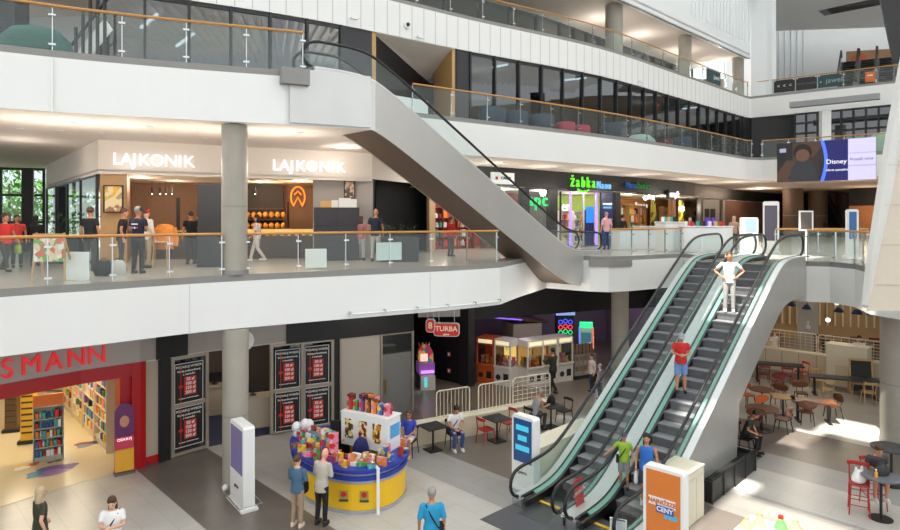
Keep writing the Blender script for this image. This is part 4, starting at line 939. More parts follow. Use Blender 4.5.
# ================================================================ furniture of the upper floor
def totem(label, x, y, z, rz, w=.8, d=.26, h=2.0, m_scr=None, txt=None, scr=(.55, .96), rails=False, scr_m2=None):
    t = thing('advertising_totem', label, 'totem', (x, y, z), rz)
    pr = [(-w / 2, .06), (w / 2, .06), (w / 2, h - .05), (w / 2 - .05, h), (-w / 2 + .05, h), (-w / 2, h - .05)]
    MB().slabpts([(a, -d / 2, b) for a, b in pr], [(a, d / 2, b) for a, b in pr]).build('body', WHITE, t)
    MB().box(0, 0, .03, w + .12, d + .14, .06).build('foot', WHITE, t)
    if m_scr:
        s = MB().box(0, -d / 2 - .006, h * (scr[0] + scr[1]) / 2, w - .14, .012, h * (scr[1] - scr[0])).build('screen', m_scr, t)
    if txt: lettering('text', txt, CHAR, .11, (0, -d / 2 - .01, h * .24), 0, t, .004)
    if rails: MB().tube([(-w / 2 - .14, -d / 2 - .14, .17), (w / 2 + .14, -d / 2 - .14, .17), (w / 2 + .14, d / 2 + .14, .17), (-w / 2 - .14, d / 2 + .14, .17)], .018, 6, True).build('guard_rail', STEELL, t)
    return t
LCD = mat('dark_lcd', (90, 84, 100), .25)
x, y = fx(771, 26.5); totem('tall white totem with a dark screen behind the right escalator top', x, y, L1, -.5, .62, .3, 2.25, LCD, None, (.25, .92))
x, y = fx(749, 25.3); t = totem('white stand with a pale blue top panel behind the right escalator top', x, y, L1, .1, .62, .3, 1.55, mat('paleblue_print', (150, 176, 214), .4), None, (.62, .97))
x, y = fx(852, 23); totem('slim white totem with a blue panel behind the right landing railing', x, y, L1, -.3, .38, .2, 1.85, mat('blue_print', (60, 110, 170), .4), None, (.4, .95))
t = thing('poster_stand', 'small white framed poster stand behind the right landing railing', 'stand', (*fx(806, 24.5), L1), -.2); MB().tube([(0, 0, 0), (0, 0, 1.0)], .03, 8).build('pole', WHITE, t); MB().lathe([(.2, 0), (.2, .03)], (0, 0, 0), 14).build('base', WHITE, t); MB().box(0, 0, 1.42, .52, .05, .8).build('frame', WHITE, t); MB().box(0, -.03, 1.42, .4, .01, .68).build('print', mat('grey_poster', (96, 88, 84), .5), t)
for i, (u, Y, w, h, lab) in enumerate(((636, 30.5, 2.4, 1.0, 'white display counter at the left in front of the bookshop'), (671, 28.5, 1.2, 1.35, 'white counter with small printed cards left of the escalator landing'), (705, 28.0, 2.2, 1.15, 'long white kiosk counter behind the escalator tops'), (652, 33, 1.8, 1.1, 'white table in front of the bookshop entrance'))):
    t = thing('display_counter', lab, 'counter', (*fx(u, Y), L1), .35 if i != 2 else .0); MB().box(0, 0, h / 2 - .02, w, .7, h - .06).build('body', WHITE, t); MB().box(0, 0, h, w + .08, .78, .05).build('top', WHITE, t)
    for k in range(3): MB().box(-w / 3 + k * w / 3, -.36, h * .5, w / 3 - .04, .015, h - .2).build('panel', WHITEP, t)
    if i in (1, 2):
        for k in range(6 if i == 1 else 7):
            a, b = fx(u, Y); o = MB().box(0, 0, .11, .13, .10, .22).build('small_box', cm(random.choice(['white', 'red', 'black', 'teal', 'gold']))); o.location = (a - w / 2 + .2 + k * (w - .3) / 7, b - .05, L1 + h + .025); tag(o, 'small %s box in the row on the %s white counter' % (o.data.materials[0].name.split('_')[1], 'card' if i == 1 else 'long kiosk'), 'box', 'small boxes on the white counters')
t = thing('menu_easel', 'wooden easel with a salad poster at the left end of the bakery railing', 'easel', (*fx(50.5, 14.6), L1), .15)
for sx in (-1, 1):
    MB().bar((sx * .36, -.1, 0), (sx * .30, 0, 1.15), .045, .03).build('leg', OAK, t); MB().bar((sx * .36, .45, 0), (sx * .28, .02, 1.1), .04, .03).build('rear_leg', OAK, t)
MB().box(0, -.07, .78, .66, .03, .62).build('poster', spots_mat('salad_print', (228, 228, 220), [(120, 170, 80), (226, 200, 170), (210, 110, 80), (236, 236, 230)], 9), t); MB().box(0, -.06, 1.11, .7, .04, .04).build('top_rail', OAK, t)
o = MB().box(0, 0, .34, .56, .02, .68).build('poster_board', WHITE); o.location = (*fx(77.5, 14.9), L1); tag(o, 'plain white board standing behind the bakery railing beside the easel', 'board')
o = MB().box(0, 0, .30, .85, .02, .55).build('mint_board', FROST); o.location = (*fx(389, 19.1), L1 + .18); o.rotation_euler.z = heading(E1, t_at_u(E1, 389)); tag(o, 'pale mint panel fixed behind the railing right of the bakery', 'panel')
o = MB().box(0, 0, .30, .62, .02, .56).build('white_board', WHITE); o.location = (*fx(316, 18.2), L1 + .02); o.rotation_euler.z = .3; tag(o, 'white board leaning behind the railing under the bakery counter', 'board')
def plant(label, x, y, z, h=1.1, r=.4, box=(.9, .35, .45)):
    t = thing('planter', label, 'plant', (x, y, z)); MB().box(0, 0, box[2] / 2, box[0], box[1], box[2]).build('pot', CHAR, t); mb = MB()
    for _ in range(90):
        a, b = random.uniform(-1, 1) * box[0] * .5, random.uniform(-1, 1) * box[1] * .7; c = box[2] + random.random() ** .7 * (h - box[2]); s = .08
        q = [random.uniform(-s, s) for _ in range(9)]; mb.add([(a + q[0], b + q[1], c + q[2]), (a + q[3], b + q[4], c + q[5]), (a + q[6], b + q[7], c + q[8])], [(0, 1, 2)])
    for k in range(6): mb.bar((random.uniform(-.4, .4) * box[0], 0, box[2]), (random.uniform(-.5, .5) * box[0], 0, h * .9), .012)
    mb.build('foliage', mat('dark_leaf', (48, 66, 42), .7, var=.3), t)
plant('dark leafy planter inside the bakery window left of the man in black', *fx(66, 20.5), L1, 1.75, .5, (1.1, .4, .9))
plant('low leafy planter behind the railing right of the standing man', *fx(400, 21.5), L1, 1.3, .4, (1.3, .4, .85))
# ================================================================ ground floor shopfronts
F0 = [(-14.6, 10.5), (-11.0, 15.1), (-9.9, 16.5), (-8.8, 17.5), (-8.35, 18.05), (-7.5, 19.0), (-5.85, 20.2), (-3.5, 21.5), (-1.38, 22.8)]
GREYF = mat('grey_fascia', (176, 168, 162), .45, .2, var=.03)
fseg = lambda a, b, o=0.0: sub(offset(F0, o), t_at_u(offset(F0, o), a), t_at_u(offset(F0, o), b))
mb = MB(); wall(mb, fseg(-90, 412), 3.0, L1 - 1.42, .25); struct(mb, 'trim_40', GREYF)
mb = MB(); mb.prism(F0 + offset(F0, 9)[::-1], 2.98, 3.02); struct(mb, 'ceiling_shops_ground', mat('shop_ceiling', (232, 226, 212), .7))
REDP = mat('red_portal', (176, 22, 28), .28)
mb = MB(); wall(mb, fseg(-80, 146, -.04), 2.66, 3.02, .3); struct(mb, 'trim_41', REDP)
mb = MB(); wall(mb, fseg(120, 133, .1), 0, 2.66, .5); wall(mb, fseg(132, 146, -.05), 0, 3.0, .3); struct(mb, 'column_30', REDP)
LETR = mat('red_sign_letter', (222, 34, 40), .3, emit=.5)
sign('shop_sign', 'large red ROSSMANN letters on the grey fascia above the red portal', 'ROSSMANN', LETR, .68, 3.37, F0, [-62, -40, -19, 7, 31, 54, 76, 96.5], depth=.06, back=.02, bold=0, sx=.92)
# drugstore interior
mb = MB(); mb.prism(fseg(-80, 133, .05) + [(-15.6, 25.2), (-26, 24), (-26, 12)], .0, .012); struct(mb, 'floor_shop', mat('cream_shop_floor', (226, 212, 176), .25, var=.03))
mb = MB(); wall(mb, [(-26, 12), (-26, 26), (-15.4, 26), (-9.6, 19.3)], 0, 3.0, -.1); struct(mb, 'wall_shop', mat('cream_shop_wall', (226, 212, 180), .6))
PAL = ['red', 'orange', 'white', 'white', 'teal', 'brown', 'purple', 'pink', 'blue', 'black', 'gold', 'yellow', 'green']
SA = math.atan2(5.4, -4.95)                     # run of the long wall shelf
WOODS = mat('pale_shelf', (214, 196, 160), .5)
for i in range(4):
    k = .7 + i * 1.55; x, y = -10.25 - .676 * k, 18.75 + .737 * k
    shelf(('nearest', 'second', 'third', 'farthest')[i] + ' bay of the long perfumery wall shelf right of the red entrance', (x, y, .012), SA - PI, 1.5, 2.35, .42, 6, (13, 11, 9, 7)[i], .2, PAL, 'cartons and bottles on the perfumery wall shelf', ('nearest', 'second', 'third', 'farthest')[i] + ' wall shelf bay', WOODS)
for i in range(3):
    x, y = -16.6 - i * 1.7, 25.6
    shelf(('right', 'middle', 'left')[i] + ' shelf bay along the back of the drugstore', (x, y, .012), 0, 1.6, 2.2, .4, 5, 8, .2, PAL, 'goods along the back of the drugstore', ('right', 'middle', 'left')[i] + ' back shelf', WOODS)
GOND = mat('grey_green_unit', (170, 178, 160), .5)
x, y = G(46, 462); shelf('narrow promotional shelf with an orange header in the drugstore entrance', (x - .05, y + .2, .012), .55, .76, 1.6, .34, 5, 7, .12, ['orange', 'white', 'teal', 'blue', 'red'], 'sun care goods on the promotional shelf', 'promotional shelf', GOND, header=mat('orange_header', (226, 120, 50), .5), hz=.34)
for i, (u, v, m, lab) in enumerate(((13, 431, mat('stand_brown', (96, 74, 44), .5), 'tall brown spectacles stand at the left in the drugstore'), (29, 442, mat('stand_yellow', (226, 176, 40), .5), 'yellow spectacles stand beside the promotional shelf'))):
    x, y = G(u, v); t = thing('spectacles_stand', lab, 'stand', (x, y, .012), .3); MB().box(0, 0, .05, .5, .5, .1).build('base', BLACKP, t); MB().box(0, 0, 1.0, .36, .36, 1.8).build('column', m, t)
    for k in range(8): MB().box(0, -.19, .35 + k * .19, .3, .03, .05).build('spectacles', mat('lens_row', (60, 40, 20), .3), t)
# decals on the shop floor
def blob(u, v, r, cols, label, sq=.55):
    x, y = G(u, v); t = thing('floor_sticker', label, 'sticker', (x, y, .013), AD)
    for i, c in enumerate(cols):
        a = 2 * PI * i / len(cols); cx, cy = r * .5 * math.cos(a), r * .5 * sq * math.sin(a)
        pts = [(cx + r * .55 * math.cos(b) * (1 + .25 * math.sin(3 * b + i)), cy + r * .4 * math.sin(b)) for b in frange(0, 2 * PI - .4, .4)]
        MB().prism(pts, .0, .002 + .001 * i).build('print', mat('decal_%d_%d_%d' % c, c, .4), t)
blob(52, 471, .62, [(90, 60, 140), (120, 80, 160), (60, 130, 170), (150, 120, 180)], 'purple and blue splash sticker on the drugstore floor'); blob(24, 467, .36, [(196, 50, 40), (236, 190, 60), (240, 236, 220)], 'small red and yellow sticker on the drugstore floor at the left'); blob(87, 444.5, .42, [(60, 70, 110), (150, 70, 60), (110, 130, 160)], 'dark blue and red sticker deeper on the drugstore floor'); blob(54, 462, .18, [(60, 40, 90), (90, 60, 120)], 'tiny dark purple sticker between the shelf and the purple splash')
# roll-up banner beside the portal
x, y = G(121, 468); x += .30; y -= .38; t = thing('rollup_banner', 'purple and yellow banner stand with curved top against the red pillar', 'banner', (x, y, 0), .62)
MB().slabpts([(-.24, 0, .05), (.24, 0, .05), (.24, 0, 1.75), (.16, 0, 1.9), (0, 0, 1.97), (-.16, 0, 1.9), (-.24, 0, 1.75)], [(-.24, .05, .05), (.24, .05, .05), (.24, .05, 1.75), (.16, .05, 1.9), (0, .05, 1.97), (-.16, .05, 1.9), (-.24, .05, 1.75)]).build('panel', mat('purple_print', (104, 44, 96), .45, var=.1), t)
MB().box(0, -.006, .38, .47, .012, .62).build('yellow_print', mat('yellow_print', (236, 170, 50), .45), t); MB().box(0, -.006, .85, .47, .012, .36).build('pink_print', mat('pink_print', (206, 60, 90), .45), t); MB().sphere((0, -.004, 1.45), (.12, .012, .16), 12, 8).build('face_print', mat('face_print', (196, 140, 110), .5), t)
lettering('text', 'ODKRYJ', SIGNW, .1, (0, -.016, .95), 0, t, .003); MB().box(0, .02, .03, .52, .3, .06).build('foot', STEELD, t)
# white strip wall, black post, poster frames
mb = MB(); wall(mb, fseg(146, 160, .1), .0, 3.0, .1); struct(mb, 'wall_strip', mat('beige_strip', (196, 180, 160), .5))
mb = MB(); wall(mb, fseg(146.5, 159, .06), .02, .22, .05); struct(mb, 'baseboard_strip', RED)
mb = MB(); wall(mb, fseg(160, 170, -.02), 0, 3.0, .3); struct(mb, 'column_31', BLACKP)
mb = MB(); wall(mb, fseg(157, 188, -.06), 3.0, 3.75, .1); struct(mb, 'trim_42', BLACKP)
mb = MB(); wall(mb, fseg(287, 413, -.08), 2.95, 3.62, .1); struct(mb, 'trim_43', BLACKP)
PB = mat('poster_black', (30, 28, 30), .4); PR = mat('poster_red', (206, 50, 34), .4); ALU = mat('champagne_frame', (176, 164, 148), .35, .5)
def gift(u0, u1, zc, hh, label):
    c = offset(F0, -.03); a, b = along(c, t_at_u(c, u0)), along(c, t_at_u(c, u1)); w = math.hypot(b[0] - a[0], b[1] - a[1]); h = math.atan2(b[1] - a[1], b[0] - a[0])
    t = thing('gift_card_poster', label, 'poster', ((a[0] + b[0]) / 2, (a[1] + b[1]) / 2, zc), h)
    MB().box(0, 0, 0, w, .02, hh).build('sheet', PB, t)
    MB().box(.04, -.014, -.08 * hh, w * .42, .01, hh * .46).build('red_block', PR, t); MB().box(-w * .28, -.013, -.02, .022, .008, hh * .94).build('red_ribbon', PR, t); MB().box(-w * .28, -.015, -.08 * hh, .12, .008, .08).build('red_bow', PR, t)
    for s, z, k in (('PODARUJ WYBÓR', .40, .098), ('Kartę podarunkową', .30, .085), ('o wartości', .215, .085), ('Do kupienia w punkcie informacyjnym', -.38, .04)):
        lettering('text', s, WT, k * w / .9, (0, -.014, z * hh), 0, t, .003, .002)
    for i, s in enumerate(('50 zł', '100 zł', '150 zł', '200 zł')): lettering('text', s, WT, .13 * w / .9, (.04, -.022, (.085 - i * .108) * hh), 0, t, .003, .004)
    for sx in (-1, 1): MB().box(sx * (w / 2 - .012), -.012, 0, .018, .012, hh - .03).build('white_edge', WT, t)
    for sz in (-1, 1): MB().box(0, -.012, sz * (hh / 2 - .012), w - .03, .012, .018).build('white_edge', WT, t)
gift(174, 203, 2.17, 1.2, 'upper black gift card poster on the narrow glass front right of the drugstore'); gift(174, 203, .86, 1.2, 'lower black gift card poster on the narrow glass front right of the drugstore')
gift(275, 300, 2.12, 1.3, 'upper left of the four black gift card posters behind the yellow kiosk'); gift(304.5, 329, 2.14, 1.3, 'upper right of the four black gift card posters behind the yellow kiosk'); gift(275, 300, .72, 1.3, 'lower left of the four black gift card posters behind the yellow kiosk'); gift(304.5, 329, .74, 1.3, 'lower right of the four black gift card posters behind the yellow kiosk')
def rails(u0, u1, z0, z1, us, zs, name):
    mb = MB(); wall(mb, fseg(u0, u1), z0, z0 + .08, .1); wall(mb, fseg(u0, u1), z1 - .1, z1, .1)
    for u in us: p = along(F0, t_at_u(F0, u)); mb.box(p[0], p[1] + .05, (z0 + z1) / 2, .10, .10, z1 - z0, heading(F0, t_at_u(F0, u)))
    for z in zs: wall(mb, fseg(u0, u1), z - .06, z + .06, .08)
    o = struct(mb, name, ALU); g = MB(); wall(g, fseg(u0, u1, .05), z0, z1, .012); g.build('pane', DGLASS, o)
rails(171, 206.5, .02, 2.98, (171.5, 206), (1.5,), 'window_20'); rails(270.5, 333, .02, 2.98, (271, 302, 332), (1.42,), 'window_21')
mb = MB(); wall(mb, fseg(333, 340), 0, 2.98, .1); struct(mb, 'door_1', BLACKP)
mb = MB(); wall(mb, fseg(340, 380), 0, 2.95, .12); struct(mb, 'wall_front', mat('greige_panel', (188, 178, 166), .5, var=.02))
mb = MB(); wall(mb, fseg(381.5, 412), 0, 2.2, .08); o = struct(mb, 'door_2', mat('grey_steel_door', (132, 132, 130), .45, .3)); mb = MB(); wall(mb, fseg(382.5, 411.5, .02), 2.22, 2.9, .05); mb.build('pane', DGLASS, o)
q = along(F0, t_at_u(F0, 386)); MB().box(q[0], q[1] - .06, 1.05, .05, .06, .5, .5).build('handle', mat('brass', (196, 160, 80), .3, .8), o)
mb = MB()
for u in (340.3, 381, 412.3): q = along(F0, t_at_u(F0, u)); mb.box(q[0], q[1], 1.48, .07, .14, 2.96, .5)
wall(mb, fseg(381, 412.3), 2.88, 2.96, .1); struct(mb, 'trim_44', ALU)
# office behind the glass: carpet, two desks with monitors
mb = MB(); mb.prism(fseg(171, 333, .12) + [(-6.5, 26), (-11.5, 21.4)], 0.0, .012); struct(mb, 'floor_office', mat('navy_carpet', (66, 66, 96), .9, var=.1))
mb = MB(); wall(mb, [(-9.1, 18.6), (-11.5, 21.4), (-6.5, 26.2), (-3.2, 24.6), (-3.0, 22.3)], 0, 3.0, -.1); struct(mb, 'wall_office', mat('office_brown', (110, 96, 86), .7))
DESK = mat('beige_desk', (214, 196, 172), .4)
for i, (u, v, lab) in enumerate(((217, 402, 'beige reception desk seen left of the round column'), (262, 432, 'beige reception desk seen right of the round column'))):
    x, y = G(u, v); t = thing('reception_desk', lab, 'desk', (*((-8.5, 22.5) if i == 0 else (-6.55, 21.15)), .012), .4); MB().box(0, 0, .5, 1.5, .6, 1.0).build('body', DESK, t); MB().box(0, 0, 1.02, 1.6, .7, .04).build('top', DESK, t)
    m = thing('monitor', 'dark monitor on the desk ' + ('left', 'right')[i] + ' of the round column', 'monitor', (*((-8.6, 22.5) if i == 0 else (-6.75, 21.1)), 1.053), .2); MB().box(0, 0, .28, .5, .04, .32).build('screen', BLACKP, m); MB().box(0, .03, .07, .05, .05, .14).build('neck', BLACKP, m); MB().box(0, .02, .01, .2, .16, .02).build('stand', BLACKP, m)
# black wall with two red marks, hanging red signs, red racing game
mb = MB(); wall(mb, [(-1.35, 23.0), (-1.7, 28.6), (-.95, 27.7), (.6, 26.35)], 0, L1 - 1.42, .12); struct(mb, 'wall_black', BLACKP)
mb = MB(); mb.box(.72, 26.3, 2.1, .55, .4, 4.2, -.78); struct(mb, 'column_32', BLACKP)
for i, v in enumerate((353.5, 370)):
    x, y, z = AT(449, v, 26.75); t = thing('wall_sign', ('upper', 'lower')[i] + ' small red and white sign on the black wall', 'sign', (x, y - .12, z), -.74); MB().box(0, 0, 0, .2, .02, .2).build('plate', mat('red_mark', (170, 50, 46), .5), t); MB().box(0, -.015, 0, .1, .01, .12).build('symbol', WT, t)
mb = MB(); x, y, z = AT(439, 316, 24.2); mb.box(x, y, 3.55, 1.65, .12, .6, .1); struct(mb, 'trim_45', GREYF)
SGR = mat('red_sign_face', (196, 44, 34), .4, emit=.35)
def hang(u, v, Y, w, h, label, txts, rz):
    x, y, z = AT(u, v, Y); t = thing('hanging_sign', label, 'sign', (x, y, z), rz)
    def rr(w, h, r): return [(sx * (w / 2 - r) + r * math.cos(a), sz * (h / 2 - r) + r * math.sin(a)) for sx, sz, a0 in ((1, 1, 0), (-1, 1, PI / 2), (-1, -1, PI), (1, -1, 3 * PI / 2)) for a in (a0, a0 + PI / 6, a0 + PI / 3, a0 + PI / 2)]
    o = rr(w, h, .12); MB().slabpts([(a, -.05, b) for a, b in o], [(a, .12, b) for a, b in o]).build('box', WHITE, t)
    o = rr(w - .06, h - .06, .10); MB().slabpts([(a, -.065, b) for a, b in o], [(a, -.05, b) for a, b in o]).build('face', SGR, t)
    for s, k, dz in txts: lettering('text', s, mat('cream_print', (240, 226, 200), .5, emit=.2), k, (0, -.07, dz), 0, t, .004, .006)
    for sx in (-.3, .3): MB().tube([(sx * w, .03, h / 2), (sx * w, .03, 3.6 - z)], .012, 5).build('rod', STEELL, t)
hang(446.5, 329.5, 23.6, 1.0, .52, 'red hanging sign with cream lettering in front of the black wall', [('TURBA', .27, .03), ('games', .09, -.17)], -.12); hang(430.5, 325.5, 23.6, .36, .52, 'smaller red hanging sign left of the lettered one', [('8', .34, 0)], -.12)
# arcade
DKC = mat('black_ceiling', (18, 18, 20), .7)
mb = MB(); wall(mb, [(.9, 26.5), (7.2, 29.4), (12, 31)], 2.75, L1 - 1.42, .2); struct(mb, 'trim_46', DKC)
PW = mat('dim_purple_wall', (120, 104, 122), .6, var=.05)
mb = MB(); wall(mb, [(.6, 33.5), (9, 35.5), (10.5, 28.8)], 0, 4.1, .1); struct(mb, 'wall_arcade', PW)
mb = MB(); wall(mb, [(-1.2, 28.2), (-1.3, 33.4), (.6, 33.5)], 0, 4.1, .1); struct(mb, 'wall_arcade_dark', mat('arcade_dark', (44, 40, 50), .6))
mb = MB(); mb.prism([(-1.3, 27.8), (.8, 26.6), (7.2, 29.5), (10.4, 30.6), (9, 35.4), (-1.3, 33.4)], 3.6, 3.7); struct(mb, 'ceiling_arcade', DKC)
NEON = lambda n, c, e=2.0: mat('neon_' + n, c, .4, emit=e)
TOY = [('red', (214, 60, 50)), ('yellow', (240, 200, 60)), ('white', (240, 236, 226)), ('brown', (150, 96, 60)), ('pink', (236, 140, 160)), ('orange', (240, 150, 50))]
def claw(x, y, rz, label, body, w=.82, d=.85, h=1.95, glow=(255, 214, 120), e=1.2, n=9, group='claw machines of the arcade'):
    t = thing('claw_machine', label, 'arcade machine', (x, y, 0), rz)
    MB().box(0, 0, .40, w, d, .80).build('base_cabinet', body, t); MB().box(0, 0, h - .14, w, d, .28).build('top_cabinet', body, t)
    for sx in (-1, 1):
        for sy in (-1, 1): MB().box(sx * (w / 2 - .03), sy * (d / 2 - .03), 1.24, .06, .06, .90).build('corner_post', body, t)
    MB().box(0, d / 2 - .04, 1.24, w - .12, .02, .88).build('back_glow', mat('claw_glow_%d' % int(e * 10), glow, .5, emit=e), t)
    MB().box(0, -d / 2 + .02, 1.24, w - .12, .012, .88).build('front_glass', SGLASS, t)
    for sx in (-1, 1): MB().box(sx * (w / 2 - .02), 0, 1.24, .012, d - .12, .88).build('side_glass', SGLASS, t)
    MB().box(0, -d / 2 - .06, .82, w * .9, .14, .06).build('control_ledge', body, t); MB().tube([(-.1, -d / 2 - .07, .85), (-.1, -d / 2 - .07, .95)], .015, 6).build('joystick', BLACK, t)
    MB().box(.18, -d / 2 - .006, .38, .24, .012, .3).build('prize_door', BLACKP, t); MB().lathe([(.12, 0), (.12, .012)], (0, 0, 0), 14).up().build('round_badge', CHAR, t, loc=(-.2, -d / 2 - .003, .35))
    MB().box(0, -d / 2 - .006, h - .14, w * .8, .012, .16).build('marquee', mat('marquee_glow', (250, 236, 190), .4, emit=.7), t)
    MB().tube([(0, 0, 1.66), (0, 0, 1.45)], .015, 6).build('claw', STEELL, t)
    c, s = math.cos(rz), math.sin(rz)
    for k in range(n):
        nm, col = random.choice(TOY); r = random.uniform(.09, .14); lx, ly = (k % 3 - 1) * .22, (k // 3 - 1) * .2
        mb = MB(); mb.sphere((0, 0, r), r, 10, 7); mb.sphere((0, -.03, r * 2.3), r * .7, 8, 6); mb.sphere((-.06, 0, r * 2.9), r * .25, 6, 5); mb.sphere((.06, 0, r * 2.9), r * .25, 6, 5)
        o = mb.build('plush_toy', mat('toy_' + nm, col, .8), None, True); o.location = (x + lx * c - ly * s, y + lx * s + ly * c, .80); tag(o, nm + ' plush toy, ' + ('left ', 'middle ', 'right ')[k % 3] + ('front', 'centre', 'back')[k // 3] + ' in ' + label.replace('in the front arcade row', 'of the front row').replace(', at the corner of the arcade row', '').replace(' at the left of the arcade row', '').replace('in the middle of the front arcade row', 'in middle of the front row').replace('middle of the front arcade row', 'middle of the front row'), 'toy', 'plush toys in the claw machines')
WB = mat('cream_machine', (222, 214, 204), .4)
claw(1.72, 27.0, -.5, 'orange claw machine at the left of the arcade row', mat('orange_machine', (206, 92, 36), .4, var=.3, scale=4), glow=(150, 50, 30), e=.25, n=4)
claw(2.45, 26.5, -.62, 'white claw machine turned to the left, at the corner of the arcade row', WB, .8, .8)
claw(3.42, 26.38, .52, 'white claw machine left in the front arcade row', WB, .85, .8, glow=(230, 170, 90), e=.7); claw(4.1, 26.8, .52, 'white claw machine in the middle of the front arcade row', WB, .85, .8, glow=(240, 160, 90), e=.8); claw(4.85, 27.25, .52, 'white claw machine right in the front arcade row', WB, .85, .8, glow=(230, 190, 130), e=.6)
t = thing('racing_game', 'red and purple lit racing game beside the black wall', 'arcade machine', (-1.02, 25.9, 0), .25)
MB().box(0, 0, .3, .62, .9, .6).build('base', WB, t); MB().box(0, .1, .85, .66, .7, .45).build('console', mat('console_purple', (150, 90, 170), .3, emit=.3), t); MB().slabpts([(-.3, -.1, 1.08), (-.34, .05, 1.3), (-.26, .15, 1.62), (-.05, .2, 1.78), (.22, .2, 1.7), (.34, .1, 1.45), (.32, -.05, 1.08)], [(-.3, .3, 1.08), (-.34, .35, 1.3), (-.26, .4, 1.62), (-.05, .42, 1.78), (.22, .42, 1.7), (.34, .38, 1.45), (.32, .3, 1.08)]).build('shell', spots_mat('shell_red', (206, 50, 70), [(226, 90, 60), (130, 60, 160), (236, 180, 90), (60, 150, 160), (200, 40, 90)], 6), t)
for k in range(4): MB().tube([(-.2 + k * .13, .3, 1.68 + .06 * (k % 2)), (-.24 + k * .16, .3, 1.86)], [.05, .01], 6).build('crest_spike', spots_mat('shell_red', (206, 50, 70), [], 6), t)
MB().box(-.1, -.12, 1.3, .3, .05, .3).build('screen', NEON('peach', (255, 190, 170), 1.3), t); MB().box(0, -.36, .75, .56, .03, .12).build('light_strip', NEON('lilac', (210, 150, 255), 1.2), t); MB().box(-.1, -.46, .35, .12, .02, .4).build('light_strip', NEON('cyan', (90, 220, 230), .8), t)
t = thing('hut', 'small white hut with a dark roof edged in purple light behind the claw machines', 'hut', (3.0, 30.5, 0), .3); MB().box(.6, 0, 1.0, 1.5, 1.4, 2.0).build('wall', mat('hut_wall', (196, 186, 176), .6), t); MB().slabpts([(-1.3, -.9, 2.35), (1.6, -.9, 2.0), (1.6, .9, 2.0), (-1.3, .9, 2.35)], [(-1.3, -.9, 2.45), (1.6, -.9, 2.1), (1.6, .9, 2.1), (-1.3, .9, 2.45)]).build('roof', mat('hut_roof', (90, 66, 58), .6), t); MB().bar((-1.3, -.93, 2.42), (.2, -.93, 2.24), .04).build('light_strip', NEON('violet', (120, 90, 255), 2.5), t)
t = thing('wheel_game', 'tall dark game tower with rings of blue, red and green lights', 'arcade machine', (5.75, 31.0, 0), .1); MB().box(0, 0, 1.15, .85, .4, 2.3).build('cabinet', BLACKP, t); MB().box(0, -.21, 2.42, .95, .1, .26).build('marquee', NEON('paleblue', (170, 190, 255), .7), t)
for i, (c, n) in enumerate((((70, 90, 255), 'blue'), ((255, 60, 70), 'red'), ((40, 220, 130), 'green'))):
    for k in (-1, 0, 1): MB().tube([(k * .25 + .10 * math.cos(a), -.22, 1.95 - i * .26 + (.05 if k == 0 else 0) + .10 * math.sin(a)) for a in frange(0, 2 * PI - .5, .5)], .018, 5, True).build('light_ring', NEON(n, c, 1.8), t, True)
MB().box(0, -.21, .75, .7, .02, .6).build('lower_panel', mat('teal_panel', (30, 70, 80), .4, emit=.2), t)
t = thing('racing_cabinet', 'slanted green lit game cabinet right of the light ring tower', 'arcade machine', (6.55, 29.6, 0), -.15)
MB().slabpts([(-.3, -.1, .9), (.3, -.1, .9), (.3, .2, 1.9), (-.3, .2, 1.9)], [(-.3, .05, .9), (.3, .05, .9), (.3, .35, 1.9), (-.3, .35, 1.9)]).build('screen_housing', mat('white_housing', (220, 226, 230), .4), t); MB().slabpts([(-.22, -.09, 1.0), (.22, -.09, 1.0), (.22, .10, 1.62), (-.22, .10, 1.62)], [(-.22, -.12, 1.0), (.22, -.12, 1.0), (.22, .07, 1.62), (-.22, .07, 1.62)]).build('screen', mat('teal_screen', (40, 110, 120), .3, emit=.6), t)
MB().box(0, .14, 2.0, .6, .2, .24).build('marquee', NEON('green', (40, 220, 130), .8), t)
for sx, c in ((-1, (90, 140, 255)), (1, (255, 120, 90))): MB().bar((sx * .33, -.12, .9), (sx * .33, .18, 1.88), .035).build('light_strip', NEON('strip%d' % (sx + 1), c, 1.6), t)
MB().box(0, .1, .45, .12, .4, .9).build('stem', NEON('stem', (90, 130, 255), .5), t); MB().box(0, .1, .03, .5, .7, .06).build('base', BLACKP, t)
t = thing('capsule_machine', 'row of grey capsule vending boxes right of the claw machines', 'vending machine', (5.95, 27.6, 0), .45); MB().box(0, 0, .06, 1.25, .45, .12).build('plinth', BLACKP, t)
for j in range(2):
    for k in range(5): c = MB().box(-.48 + k * .24, 0, .38 + j * .46, .225, .42, .44).build('dispenser', mat('warm_grey_box', (150, 140, 128), .5, var=.1), t); MB().box(-.48 + k * .24, -.215, .46 + j * .46, .17, .012, .2).build('window', mat('capsules', (120, 96, 76), .4, var=.4, scale=20), c)
for k in range(6): MB().box(-.5 + k * .2, .1, 1.28, .14, .14, .42).build('top_bottle', mat('amber_top', (130, 104, 84), .4), t)
x, y, z = AT(593, 337, 34.4); t = thing('alarm_bell', 'small red alarm box on the purple wall', 'alarm', (x, y, z)); MB().box(0, 0, 0, .2, .08, .26).build('box', RED, t); MB().box(0, -.05, -.02, .1, .03, .1).build('button', WT, t)
